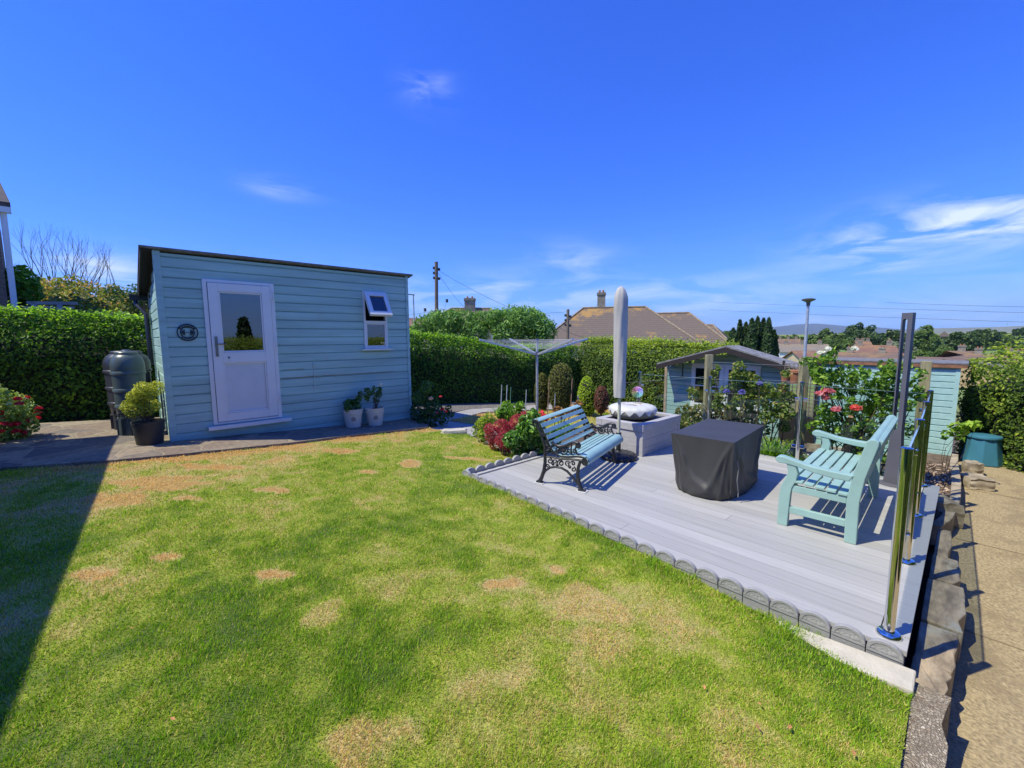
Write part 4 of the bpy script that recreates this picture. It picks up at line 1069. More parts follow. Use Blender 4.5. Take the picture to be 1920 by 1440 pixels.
# ================================================================== PARASOL
M['canvas'] = mat('grey beige canvas', (0.46, 0.44, 0.40), 0.9, var=.08, scale=5, stretch=(1, 1, .4), bump=.5, bscale=14, spots=(3, .62, (.40, .36, .30), .5))
pa = thing('parasol', 'closed parasol in a tall grey canvas cover on a round black base', 'parasol', (5.03, 3.25, 0))
m_ = MB()
m_.lathe([(.24, .0), (.265, .02), (.262, .045), (.23, .066), (.17, .082), (.09, .095), (.045, .10), (.04, .11)], 36)
for k_ in range(20):
    a = k_ * 2 * math.pi / 20; m_.ball((.21 * math.cos(a), .21 * math.sin(a), .068), .02, 6, 4, (1, 1, .4)); m_.ball((.13 * math.cos(a + .15), .13 * math.sin(a + .15), .086), .014, 6, 4, (1, 1, .4))
m_.build('base', M['cast_iron'], pa, smooth=60)
m_ = MB(); m_.tube([(0, 0, .08), (0, 0, .34)], .033, 14).tube([(0, 0, .33), (0, 0, .36)], .038, 14); m_.ball((.045, 0, .27), .016); m_.build('base_tube', M['cast_iron'], pa, smooth=40)
m_ = MB(); m_.tube([(0, 0, .36), (0, 0, 1.2)], .021, 14); m_.build('pole', mat('pale green painted pole', (.50, .50, .38), .5), pa, smooth=40)
V = []; F = []; nh, ns = 60, 40
for j in range(nh + 1):
    v = j / nh; z = .865 + v * 1.52
    r_ = .078 + .022 * v if v < .8 else .0956 * math.sqrt(max(0.0004, 1 - ((v - .8) / .2) ** 2.4)) 
    for i in range(ns):
        a = 2 * math.pi * i / ns
        wr = 1 + .05 * math.sin(3 * a + 6 * v) + .035 * math.sin(7 * a - 9 * v) + .03 * math.sin(40 * v + 2 * a) * (math.cos(a - 5.2) > .2) * (1 if v > .7 or v < .3 else .4)
        lean = .01 * v
        V.append((r_ * wr * math.cos(a) - lean, r_ * wr * math.sin(a) + lean, z))
for j in range(nh):
    for i in range(ns): a = j * ns + i; b = j * ns + (i + 1) % ns; F.append((a, b, b + ns, a + ns))
m_ = MB(); m_.add(V, F); m_.f.append(tuple(nh * ns + i for i in range(ns)))
m_.build('cover', M['canvas'], pa, smooth=70)

# ================================================================== LAMP COLUMN with a tall slot
lc_ = thing('lamp_column', 'tall charcoal column with an arched slot at the back corner of the deck', 'lamp', (6.37, 0.475, 0))
cm_ = mat('charcoal powder coat', (0.105, 0.105, 0.125), 0.5, var=.08, scale=3, bump=.05, bscale=120)
ax = Vector((-.62, -.16, 0)).normalized()  # face turned to the steps
def col_poly(w):  # outline with the slot, in (s,z)
    return w
m_ = MB()
d1 = Vector((-0.35, -0.94, 0)).normalized(); d2 = Vector((-d1.y, d1.x, 0))
Dc, Hc = .060, 1.945; xa, xb, sa, sb = -.049, .049, -.036, .006
sc_, sr = (sa + sb) / 2, (sb - sa) / 2; k = 12
def cprism(pts): m_.prism([d1 * s - d2 * Dc / 2 + Vector((0, 0, z)) for s, z in pts], d2 * Dc)
arc = [(sc_ + sr * math.cos(math.pi * i / k), 1.86 + sr * math.sin(math.pi * i / k)) for i in range(k + 1)]
cprism([(xa - .03, .012), (xb + .03, .012), (xb, .62), (xa, .62)])
cprism([(xa, .62), (sa, .62), (sa, 1.86), (xa, 1.86)]); cprism([(sb, .62), (xb, .62), (xb, 1.86), (sb, 1.86)])
for i in range(k): cprism([arc[i], (arc[i][0], Hc), (arc[i + 1][0], Hc), arc[i + 1]][::-1])
for i in range(k):
    b0, b1 = (arc[i][0], .62 + sr - (arc[i][1] - 1.86)), (arc[i + 1][0], .62 + sr - (arc[i + 1][1] - 1.86)); cprism([(b0[0], .62), (b1[0], .62), b1, b0])
cprism([(sb, 1.86), (xb, 1.86), (xb, Hc), (sb, Hc)]); cprism([(xa, 1.86), (sa, 1.86), (sa, Hc), (xa, Hc)])
m_.build('column', cm_, lc_)
m_ = MB(); m_.lathe([(.135, 0), (.135, .010), (.125, .012), (.002, .012)], 28); m_.build('base_plate', cm_, lc_, smooth=40)

# ================================================================== GLASS BALUSTRADE
ba = thing('glass_balustrade', 'polished steel posts with clear glass panels round the right and far edges of the deck', 'balustrade', (3.08, .19, 0))
RP = [(3.08, .185), (4.21, .20), (5.385, .225), (6.52, .25)]
FP = [(6.58, 1.46), (6.58, 2.65), (6.58, 3.85)]
def post(p, dirs):
    x, y = p; m_ = MB(); m_.tube([(x, y, .012), (x, y, 1.085)], .0255, 20)
    o = m_.build('post', M['steel'], ba, True, smooth=40)
    m_ = MB(); m_.lathe([(.058, .0005), (.058, .012), (.050, .022), (.030, .026)], 28, (x, y, 0)); m_.build('flange', M['steel'], o, True, smooth=40)
    m_ = MB(); m_.lathe([(.0265, 1.085), (.0265, 1.092), (.02, 1.097), (.002, 1.097)], 20, (x, y, 0)); m_.build('cap', M['steel'], o, True, smooth=40)
    for dv in dirs:
        for z in (.22, .86):
            m_ = MB(); d_ = Vector((dv[0], dv[1], 0)); m_.bar(Vector((x, y, z)) + d_ * .022, Vector((x, y, z)) + d_ * .075, .026, .045); m_.build('clamp', M['steel'], o, True, bevel=.006)
post(RP[0], [(1, 0)]); post(RP[1], [(-1, 0), (1, 0)]); post(RP[2], [(-1, 0), (1, 0)]); post(RP[3], [(-1, 0), (0.05, 1)])
post(FP[0], [(0, -1), (0, 1)]); post(FP[1], [(0, -1), (0, 1)]); post(FP[2], [(0, -1)])
def glass_panel(a, b):
    a = Vector(a + (0,)); b = Vector(b + (0,)); d_ = (b - a).normalized(); a += d_ * .05; b -= d_ * .05; n_ = Vector((-d_.y, d_.x, 0)) * .004
    m_ = MB(); m_.add([a - n_ + Vector((0, 0, .09)), b - n_ + Vector((0, 0, .09)), b - n_ + Vector((0, 0, 1.05)), a - n_ + Vector((0, 0, 1.05)), a + n_ + Vector((0, 0, .09)), b + n_ + Vector((0, 0, .09)), b + n_ + Vector((0, 0, 1.05)), a + n_ + Vector((0, 0, 1.05))],
                      [(0, 1, 2, 3), (7, 6, 5, 4), (0, 4, 5, 1), (3, 2, 6, 7), (0, 3, 7, 4), (1, 5, 6, 2)])
    o = m_.build('glass_panel', M['glass'], ba, True)
    e = MB(); n2 = n_ * 1.2; z0, z1 = 1.0503, 1.056; e.add([a - n2 + Vector((0, 0, z0)), b - n2 + Vector((0, 0, z0)), b + n2 + Vector((0, 0, z0)), a + n2 + Vector((0, 0, z0)), a - n2 + Vector((0, 0, z1)), b - n2 + Vector((0, 0, z1)), b + n2 + Vector((0, 0, z1)), a + n2 + Vector((0, 0, z1))], [(0, 3, 2, 1), (4, 5, 6, 7), (0, 1, 5, 4), (1, 2, 6, 5), (2, 3, 7, 6), (3, 0, 4, 7)])
    e.build('edge', mat('polished glass edge', (.45, .62, .62), .12, metal=.7), o, True)
for a, b in zip(RP[:-1], RP[1:]): glass_panel(a, b)
glass_panel(RP[3], FP[0]); glass_panel(FP[0], FP[1]); glass_panel(FP[1], FP[2])
# ================================================================== HEDGES
M['privet'] = leafmat('privet leaves', (0.018, 0.045, 0.008), (0.07, 0.15, 0.015), (0.27, 0.42, 0.035), 0.5)
M['hazel'] = leafmat('mixed hedge leaves', (0.03, 0.06, 0.012), (0.11, 0.17, 0.022), (0.30, 0.34, 0.04), 0.45)
M['dense_green'] = leafmat('dark evergreen leaves', (0.010, 0.026, 0.007), (0.028, 0.065, 0.012), (0.075, 0.14, 0.02), 0.25)
M['hedge_core'] = mat('dark light blocking core', (0.018, 0.026, 0.010), 0.95, var=.6, scale=14, bump=1, bscale=30)  # dark colour of the solid cores added to block light inside foliage
def hedge(label, pts, thick, n, size, m, nside=1, sh=.55, top_rough=.05, group=None):
    """pts: (x, y, z bottom, z top) along the visible face; nside=+1 puts the body on the left of the run"""
    pts = [np.array(p, float) for p in pts]
    c0 = pts[len(pts) // 2]; t = thing('hedge', label, 'hedge', (c0[0], c0[1], c0[2]), 0, group)
    seg = [math.dist(a[:2], b[:2]) for a, b in zip(pts[:-1], pts[1:])]; cum = np.concatenate([[0], np.cumsum(seg)]); Lt = cum[-1]
    A = np.array(pts)
    def at(s): return np.stack([np.interp(s, cum, A[:, i]) for i in range(4)], 1)
    def nrm(s):
        a = at(np.clip(s - .05, 0, Lt)); b = at(np.clip(s + .05, 0, Lt)); d = unit(b[:, :2] - a[:, :2]); return np.stack([-d[:, 1] * nside, d[:, 0] * nside], 1)   # into the body
    Ps = []; Ns = []
    nf, ntp = int(n * .56), int(n * .26); nb = n - nf - ntp
    s = rng.uniform(0, Lt, nf); q = at(s); v = rng.uniform(0, 1, nf) ** .85; nn = nrm(s)
    z = q[:, 2] + (q[:, 3] - q[:, 2]) * v
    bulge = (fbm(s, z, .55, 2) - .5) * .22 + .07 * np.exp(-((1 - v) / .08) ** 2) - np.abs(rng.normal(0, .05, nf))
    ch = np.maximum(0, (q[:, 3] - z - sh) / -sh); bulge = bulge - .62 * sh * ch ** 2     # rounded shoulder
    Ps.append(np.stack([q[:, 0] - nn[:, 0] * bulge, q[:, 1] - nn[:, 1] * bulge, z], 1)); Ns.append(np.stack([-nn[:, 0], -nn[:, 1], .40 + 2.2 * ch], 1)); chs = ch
    s = rng.uniform(0, Lt, ntp); q = at(s); u = rng.uniform(.22, thick, ntp); nn = nrm(s)
    z = q[:, 3] + (fbm(s, u, .45, 5) - .5) * .24 + np.abs(rng.normal(0, top_rough, ntp))
    Ps.append(np.stack([q[:, 0] + nn[:, 0] * u, q[:, 1] + nn[:, 1] * u, z], 1)); Ns.append(np.stack([-.2 * nn[:, 0], -.2 * nn[:, 1], 1 + 0 * z], 1))
    s = rng.uniform(0, Lt, nb); q = at(s); nn = nrm(s); z = q[:, 2] + (q[:, 3] - q[:, 2]) * rng.uniform(.4, 1, nb)
    u = np.where(rng.uniform(size=nb) < .75, rng.uniform(.1, thick, nb), thick); z = np.where(u < thick, q[:, 3] - rng.uniform(0, .36, nb), z)
    Ps.append(np.stack([q[:, 0] + nn[:, 0] * u, q[:, 1] + nn[:, 1] * u, z], 1)); Ns.append(np.stack([-nn[:, 0], -nn[:, 1], .6 + 0 * z], 1))
    P = np.concatenate(Ps); Nn = np.concatenate(Ns)
    r = .30 + np.concatenate([.45 * chs, np.zeros(len(P) - nf)]) + .62 * (np.arange(len(P)) >= nf) * (np.arange(len(P)) < nf + ntp) * rng.uniform(.3, 1, len(P)) + rng.normal(0, .22, len(P)) + (fbm(P[:, 0] + P[:, 1], P[:, 2] * 1.5, .7, 12) - .5) * .5  # top and shoulder leaves coloured lighter, as if sunlit
    leaves('leaves', P, Nn, size, m, t, .5, 1.7, rnd=r)
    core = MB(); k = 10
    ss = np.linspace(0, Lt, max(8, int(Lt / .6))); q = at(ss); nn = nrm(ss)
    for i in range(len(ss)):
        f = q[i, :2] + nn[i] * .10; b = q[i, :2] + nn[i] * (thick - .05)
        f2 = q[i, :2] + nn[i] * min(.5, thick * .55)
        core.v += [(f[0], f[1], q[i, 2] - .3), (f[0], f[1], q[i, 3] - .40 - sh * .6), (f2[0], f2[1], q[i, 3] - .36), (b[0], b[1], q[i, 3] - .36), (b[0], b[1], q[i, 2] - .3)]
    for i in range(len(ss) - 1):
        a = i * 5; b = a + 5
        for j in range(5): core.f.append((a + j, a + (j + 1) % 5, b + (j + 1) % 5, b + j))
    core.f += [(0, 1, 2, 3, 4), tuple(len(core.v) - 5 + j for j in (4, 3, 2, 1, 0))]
    core.build('branches', M['hedge_core'], t, True)  # added solid core that blocks light through the hedge, no modelled twigs
    return t
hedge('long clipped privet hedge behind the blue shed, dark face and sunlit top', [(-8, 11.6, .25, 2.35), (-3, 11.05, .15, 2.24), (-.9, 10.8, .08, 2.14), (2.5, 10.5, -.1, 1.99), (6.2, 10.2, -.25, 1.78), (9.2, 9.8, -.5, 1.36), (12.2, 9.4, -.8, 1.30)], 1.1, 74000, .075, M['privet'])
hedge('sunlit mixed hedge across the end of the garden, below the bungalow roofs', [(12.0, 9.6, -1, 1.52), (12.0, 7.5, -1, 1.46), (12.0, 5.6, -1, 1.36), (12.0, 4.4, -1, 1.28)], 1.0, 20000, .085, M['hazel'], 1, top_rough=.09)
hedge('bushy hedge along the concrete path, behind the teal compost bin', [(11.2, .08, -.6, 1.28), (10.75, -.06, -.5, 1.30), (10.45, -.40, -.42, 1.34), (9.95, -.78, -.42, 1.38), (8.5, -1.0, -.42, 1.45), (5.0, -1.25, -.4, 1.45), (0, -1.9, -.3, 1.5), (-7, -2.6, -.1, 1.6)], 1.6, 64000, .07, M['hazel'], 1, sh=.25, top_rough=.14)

# ================================================================== SHRUBS AND FLOWERS
def shrub(name, label, cat, base, blobs, n, size, m, aspect=1.7, jit=.8, stems=5, group=None, bias=.0, inner=.35, lean=.25, dz=.4, cr=.012):
    """blobs are (x, y, z, r) in world coordinates"""
    t = thing(name, label, cat, base, 0, group)
    P, U = clumps(blobs, n, inner); U = U.copy(); U[:, 2] += dz
    zmin = min(b[2] - b[3] for b in blobs); zmax = max(b[2] + b[3] for b in blobs)
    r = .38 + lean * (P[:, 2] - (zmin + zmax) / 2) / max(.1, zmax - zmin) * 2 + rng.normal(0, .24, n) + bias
    leaves('foliage', P, U, size, m, t, jit, aspect, rnd=r)
    q = MB(); canes(q, base, [b[:3] for b in blobs[:stems]], cr); q.build('stem', M['twig'], t, True)
    return t
def blobs_px(lst, d, dj=.2):
    """(px, py, radius in m) to world blobs at horizontal distance d"""
    out = []
    for px, py, r in lst:
        p = PD(px, py, d + random.uniform(-dj, dj)); out.append((p.x, p.y, p.z, r))
    return out
M['fuchsia_leaf'] = leafmat('pale edged leaves', (0.08, 0.13, 0.025), (0.20, 0.28, 0.06), (0.45, 0.48, 0.20), 0.3)
M['camellia'] = leafmat('glossy evergreen leaves', (0.02, 0.055, 0.012), (0.07, 0.16, 0.02), (0.18, 0.32, 0.04), 0.25, rough=.3, spec=.6)
M['acer'] = leafmat('crimson leaves', (0.13, 0.015, 0.03), (0.30, 0.035, 0.06), (0.46, 0.10, 0.09), 0.35)
M['lime'] = leafmat('lime leaves', (0.09, 0.14, 0.012), (0.20, 0.28, 0.02), (0.34, 0.42, 0.04), 0.35)
M['bright'] = leafmat('fresh green leaves', (0.03, 0.08, 0.01), (0.10, 0.20, 0.018), (0.22, 0.34, 0.035), 0.4)
M['rusty'] = leafmat('rusty shoots', (0.10, 0.05, 0.02), (0.24, 0.12, 0.04), (0.36, 0.20, 0.07), 0.35)
M['bronze_green'] = leafmat('green leaves with bronze tips', (0.03, 0.055, 0.012), (0.10, 0.13, 0.025), (0.32, 0.20, 0.07), 0.35)
M['yew'] = leafmat('clipped yew', (0.03, 0.04, 0.008), (0.075, 0.085, 0.014), (0.15, 0.15, 0.025), 0.2)
M['brown_leaf'] = leafmat('dark red leaves', (0.06, 0.02, 0.015), (0.13, 0.05, 0.035), (0.22, 0.09, 0.06), 0.3)
# left: fuchsia
b = blobs_px([(-25, 760, .30), (10, 765, .24), (35, 770, .19), (15, 790, .22), (45, 795, .14), (-10, 805, .28), (60, 800, .08), (25, 812, .16)], 9.25)
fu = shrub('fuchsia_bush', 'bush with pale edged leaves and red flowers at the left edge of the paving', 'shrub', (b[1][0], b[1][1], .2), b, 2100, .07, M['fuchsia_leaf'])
P, U = clumps(b, 46, .95)
for q, u in zip(P, U):
    if u[2] > -.5: flower('flower', q + u * .05 + np.array([-.02, -.06, 0]), .055, M['petal_red'], fu, 22)
# right of the shed: roses in the shade
b = blobs_px([(785, 745, .13), (800, 725, .12), (790, 775, .22), (815, 770, .18), (800, 795, .20), (830, 785, .13), (845, 775, .08), (840, 765, .06), (812, 752, .1)], 8.55)
ro = shrub('rose_bush', 'dark rose bush with peach and crimson flowers at the right end of the blue shed', 'shrub', (b[2][0], b[2][1], -.05), b, 1500, .07, M['rose_leaf'], bias=-.12)
for px, py, r, m in ((808, 748, .055, 'petal_peach'), (826, 744, .035, 'petal_red'), (829, 768, .05, 'petal_red'), (836, 772, .04, 'petal_red'), (820, 774, .03, 'petal_red')):
    p = PD(px, py, 8.3); flower('flower', p, r, M[m], ro)
# bed behind the iron bench
b = blobs_px([(960, 825, .12), (985, 810, .14), (1005, 800, .13), (975, 840, .13), (1000, 835, .15), (1018, 825, .12), (1015, 850, .10), (985, 852, .11), (1035, 835, .12), (1000, 780, .09), (985, 790, .09), (1045, 815, .1), (1060, 805, .1)], 6.0)
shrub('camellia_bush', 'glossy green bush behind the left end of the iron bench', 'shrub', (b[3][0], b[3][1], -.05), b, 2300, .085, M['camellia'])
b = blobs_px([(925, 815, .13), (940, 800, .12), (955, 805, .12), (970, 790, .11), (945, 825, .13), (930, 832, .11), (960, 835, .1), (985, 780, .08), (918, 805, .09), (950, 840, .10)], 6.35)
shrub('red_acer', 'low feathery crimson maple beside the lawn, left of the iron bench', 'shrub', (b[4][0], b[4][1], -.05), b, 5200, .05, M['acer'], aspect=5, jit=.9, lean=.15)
b = blobs_px([(905, 795, .12), (918, 785, .10), (895, 808, .1), (908, 815, .1), (925, 830, .07)], 6.9)
shrub('yellow_shrub', 'loose yellow green shrub at the left tip of the flower bed', 'shrub', (b[0][0], b[0][1], -.08), b, 650, .06, M['hazel'], bias=.25)
def strap_plant(name, label, cat, base, n, h, m, spread=.5, w=.022, group=None, curve=.6):
    t = thing(name, label, cat, base, 0, group); V = []; F = []; R_ = []
    for i in range(n):
        a = random.uniform(0, 6.283); hh = h * random.uniform(.55, 1.1); sp = spread * random.uniform(.2, 1.0) * hh
        bx, by = random.gauss(0, .05), random.gauss(0, .05); k = 5; r = random.random()
        d = Vector((math.cos(a), math.sin(a), 0)); s = Vector((-d.y, d.x, 0))
        for j in range(k + 1):
            f = j / k; p = Vector((bx, by, 0)) + d * sp * f ** 1.5 + Vector((0, 0, hh * (f - curve * .5 * f ** 3)))
            ww = w * (1 - f ** 2) * .5 + .001
            V += [p - s * ww, p + s * ww]; R_ += [r, r]
        o = len(V) - 2 * (k + 1)
        for j in range(k): F.append((o + 2 * j, o + 2 * j + 1, o + 2 * j + 3, o + 2 * j + 2))
    np_mesh('foliage', np.array(V), np.array(F), m, t, False, {'rnd': np.array(R_)}); return t
p = PG(948, 800); strap_plant('day_lily', 'clump of arching strap leaves among the garden stakes', 'plant', (p.x, p.y, p.z), 130, .55, M['bright'], .8, .035)
p = PG(985, 795); strap_plant('day_lily', 'second clump of strap leaves, in front of the clothes dryer pole', 'plant', (p.x, p.y, p.z), 70, .42, M['bright'], .8, .03)
b = blobs_px([(950, 765, .12), (965, 770, .12), (940, 775, .1), (975, 762, .08)], 7.3)
shrub('lily_plant', 'leafy green perennial rising between the stakes', 'plant', (b[0][0], b[0][1], -.15), b, 420, .11, M['bright'], aspect=3)
b = blobs_px([(1005, 782, .07), (1015, 778, .07), (990, 785, .06), (1000, 790, .06), (1022, 783, .06)], 6.9)
shrub('red_flower_plant', 'small plant with coral red leaves behind the top of the iron bench', 'plant', (b[0][0], b[0][1], -.1), b, 300, .06, M['petal_coral'], bias=-.2)
b = blobs_px([(1045, 770, .08), (1055, 775, .08), (1040, 782, .07), (1065, 772, .06), (1075, 765, .07), (1085, 757, .06)], 7.0)
shrub('rusty_plant', 'plant with rusty orange shoots above the iron bench back', 'plant', (b[0][0], b[0][1], -.1), b, 420, .055, M['rusty'])
# low edging stones of the bed by the lawn and a pale step stone
g = MB(); bp = [PG(*q) for q in ((1004, 866), (985, 862), (965, 853), (945, 845), (925, 836))]
for a, c in zip(bp[:-1], bp[1:]): g.bar((a.x + .05, a.y + .05, a.z + .02), (c.x + .05, c.y + .05, c.z + .02), .035, .09)
tag(g.build('bed_edging', M['ledge']), 'thin pale edging strip between the lawn and the flower bed', 'garden edging')
def rock(name, label, c, sz, m, seed, rz=0, cat='rock', group=None):
    import bmesh
    bm = bmesh.new(); bmesh.ops.create_cube(bm, size=1); bmesh.ops.subdivide_edges(bm, edges=bm.edges[:], cuts=5, use_grid_fill=True)
    rr = random.Random(seed); ph = [rr.uniform(0, 6) for _ in range(6)]
    for v in bm.verts:
        p = v.co.copy(); l = max(abs(p.x), abs(p.y), abs(p.z)) * 2
        s = p.normalized() * .5; p = p * .72 + s * .36
        p.x += .05 * math.sin(7 * p.y + ph[0]) + .03 * math.sin(15 * p.z + ph[1]); p.y += .05 * math.sin(6 * p.x + ph[2]) + .03 * math.sin(14 * p.x + ph[3]); p.z += .04 * math.sin(8 * p.x + ph[4]) + .03 * math.sin(11 * p.y + ph[5])
        v.co = Vector((p.x * sz[0], p.y * sz[1], p.z * sz[2]))
    me = bpy.data.meshes.new(name); bm.to_mesh(me); bm.free(); me.materials.append(m)
    me.polygons.foreach_set('use_smooth', [True] * len(me.polygons)); me.set_sharp_from_angle(angle=rad(38))
    o = bpy.data.objects.new(name, me); COL.objects.link(o); o.location = c; o.rotation_euler = (0, 0, rz); tag(o, label, cat, group); return o
p = PG(852, 812); rock('rock', 'pale flat stone at the corner of the lawn by the shaded path', (p.x, p.y, p.z + .02), (.42, .2, .10), M['ledge'], 2, -.6)
# clipped topiary at the far hedge
def dome(name, label, px, pyt, pyb, wpx, d, m, n, size, stem=False, shape=0.0, group=None, base=None):
    a = PD(px, pyt, d); c = PD(px, pyb, d); r = wpx / 2 * d * math.cos(math.atan((px - CXP) / FPX)) ** 2 / FPX; h = a.z - c.z
    t = thing(name, label, 'topiary', (a.x, a.y, (base if base is not None else c.z)), 0, group)
    u = unit(rng.normal(size=(n, 3))); 
    P = u * np.array([r, r, h / 2]) * rng.uniform(.93, 1.04, (n, 1)); 
    fl = 1 + shape * (P[:, 2] / (h / 2)); P[:, 0] *= fl; P[:, 1] *= fl
    P += np.array([a.x, a.y, (a.z + c.z) / 2])
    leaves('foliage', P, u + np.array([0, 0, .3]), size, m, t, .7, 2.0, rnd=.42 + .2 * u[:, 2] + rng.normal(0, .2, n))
    cb = MB(); cb.ball(((a.x), a.y, (a.z + c.z) / 2), 1, 14, 10, (r * .9, r * .9, h / 2 * .92)); cb.build('branches', M['hedge_core'], t, True)  # added solid dark core filling the topiary, no modelled twigs
    if base is not None:
        s = MB(); s.tube([(a.x, a.y, base), (a.x, a.y, c.z + .1)], .03, 7); s.build('trunk', M['twig'], t, True)
    return t
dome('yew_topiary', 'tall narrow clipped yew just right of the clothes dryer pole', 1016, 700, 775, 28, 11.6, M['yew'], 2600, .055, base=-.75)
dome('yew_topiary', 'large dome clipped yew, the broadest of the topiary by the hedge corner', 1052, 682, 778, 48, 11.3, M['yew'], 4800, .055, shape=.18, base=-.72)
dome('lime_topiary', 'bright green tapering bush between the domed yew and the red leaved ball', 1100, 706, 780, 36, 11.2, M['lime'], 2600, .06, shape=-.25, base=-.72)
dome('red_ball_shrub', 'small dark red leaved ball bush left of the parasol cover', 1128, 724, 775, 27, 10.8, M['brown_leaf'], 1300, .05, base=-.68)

# garden stakes
STK = mat('painted stake', (.42, .46, .44), .6, var=.2, scale=9); STB = mat('bamboo stake', (.32, .20, .12), .8, var=.2, scale=9); STG = mat('green stake', (.08, .20, .10), .6)
for px, pt, pb, m, lb in ((941, 722, 760, STK, 'leftmost pale garden stake, leaning beside a taller one'), (951, 722, 766, STK, 'pale blue garden stake second from the left of the row'), (958, 726, 758, STG, 'thin dark green garden stake among the strap leaves'), (987, 731, 770, STK, 'pale stake standing alone left of the clothes dryer pole'),
                          (1030, 711, 785, STB, 'tall brown bamboo stake in front of the narrow clipped yew'), (1041, 738, 768, STK, 'short pale stake below the domed yew'), (1073, 710, 768, STB, 'brown bamboo stake at the right side of the domed yew'), (1084, 741, 762, STK, 'shortest pale stake, above the rusty plant')):
    a, c = PD(px, pt, 8.1), PD(px - (.06 * (pb - pt)), pb, 8.1); s = MB(); s.tube([(c.x, c.y, c.z - .15), a], .0105, 6); tag(s.build('garden_stake', m), lb, 'garden stake', 'stakes in the flower bed')

# ================================================================== ROTARY CLOTHES DRYER
hb = PD(1007, 664, 8.2); ba_ = Vector((hb.x, hb.y, float(zg(hb.x, hb.y)) - .02))
cd = thing('clothes_dryer', 'silver rotary clothes dryer standing open on the far lawn', 'clothes dryer', ba_)
s = MB(); s.tube([ba_, (hb.x, hb.y, hb.z + .28)], .024, 12); s.build('pole', M['alu'], cd, True, smooth=40)
s = MB(); s.tube([(hb.x, hb.y, hb.z - .05), (hb.x, hb.y, hb.z + .05)], .042, 12).tube([(hb.x, hb.y, hb.z + .24), (hb.x, hb.y, hb.z + .3)], .034, 12); s.build('hub', mat('blue grey plastic hub', (.10, .12, .2), .4), cd, True, smooth=40)
fw = Vector((hb.x, hb.y, 0)).normalized(); rt = Vector((fw.y, -fw.x, 0)); tips = []
for kk in range(4):
    a = rad(30 + 90 * kk); dv = rt * math.cos(a) + fw * math.sin(a); tip = hb + dv * 1.2 + Vector((0, 0, .29)); tips.append(tip)
    s = MB(); s.bar(hb + dv * .03, tip, .026, .036); s.build('arm', M['alu'], cd, True)
ln = MB()
for f in (.42, .52, .62, .71, .80, .89, .98):
    q = [hb + (t_ - hb) * f for t_ in tips]
    for kk in range(4): ln.tube([q[kk], (q[kk] + q[(kk + 1) % 4]) / 2 - Vector((0, 0, .012)), q[(kk + 1) % 4]], .0032, 4)
ln.build('washing_line', mat('pale washing line', (.62, .64, .66), .5), cd, True)

# ================================================================== SUMMERHOUSE, STORE, POSTS AND CLIMBERS
M['house_teal'] = mat('summerhouse paint', (0.31, 0.47, 0.44), 0.55, var=.10, scale=3, stretch=(.6, .6, 8))
FX = 10.8
A_ = PX(1361, 648, 10.28); EL_ = PX(1232, 681, 10.28); ER_ = PX(1500, 690, 10.28)
sh = thing('summerhouse', 'aqua clapboard summerhouse with a shallow felt gable roof and white glazed doors', 'summerhouse', (FX, A_.y, -.95))
yl, yr = 5.54, 2.67
slope = lambda y: A_.z - .10 - (A_.z - EL_.z) * (y - A_.y) / (EL_.y - A_.y) if y > A_.y else A_.z - .10 - (A_.z - ER_.z) * (A_.y - y) / (A_.y - ER_.y)
DH = (yr + .60 - .06, yl - .72, -.90, 1.02)
def row_span(z):
    z2 = z + .05
    if z2 <= min(slope(yl), slope(yr)): return (yr, yl)
    f = (A_.z - .10 - z2)
    return (A_.y - max(.02, f / (A_.z - ER_.z) * (A_.y - ER_.y)) if z2 > slope(yr) else yr, A_.y + max(.02, f / (A_.z - EL_.z) * (EL_.y - A_.y)) if z2 > slope(yl) else yl)
w = MB(); clad(w, (FX, 0, 0), (0, 1, 0), (-1, 0, 0), None, lambda z: row_span(z), -.95, A_.z - .12, pitch=.115, holes=[DH]); w.build('wall', M['house_teal'], sh, True)
w = MB(); w.boxb(FX, FX + .2, yl - .02, yl, -.95, slope(yl)).boxb(FX, FX + .2, yr, yr + .02, -.95, slope(yr)).boxb(FX + .18, FX + .2, yr, yl, -.95, min(slope(yl), slope(yr))).boxb(FX + .12, FX + .14, yr + .03, yl - .03, -.9, min(slope(yl), slope(yr)) - .05); w.build('wall', mat('summerhouse side', (.26, .42, .42), .7), sh, True)
w = MB(); w.boxb(FX - .035, FX - .0205, yl - .05, yl + .02, -.95, slope(yl) - .02).boxb(FX - .035, FX - .0205, yr - .02, yr + .05, -.95, slope(yr) - .02); w.build('corner_trim', mat('bare pinkish timber', (.36, .27, .19), .8, var=.2, scale=6), sh, True)
r = MB(); X0, X1 = 10.26, 11.05
for (e, nm) in ((EL_, 0), (ER_, 1)):
    a0 = Vector((X0, A_.y, A_.z - .035)); e0 = Vector((X0, e.y, e.z - .03)); r.prism([a0, e0, e0 + Vector((X1 - X0, 0, .0)), a0 + Vector((X1 - X0, 0, 0))], (0, 0, .035))
r.build('roof', mat('weathered felt tiles', (.20, .20, .20), .9, var=.3, scale=7, bump=.4, bscale=40), sh, True)
r = MB()
for e in (EL_, ER_):
    a0 = Vector((X0 - .012, A_.y, A_.z - .04)); e0 = Vector((X0 - .012, e.y, e.z - .035)); r.prism([a0, e0, e0 - Vector((0, 0, .12)), a0 - Vector((0, 0, .12))], (.022, 0, 0))
r.build('barge_board', M['dark_wood'], sh, True)
ym = (DH[0] + DH[1]) / 2
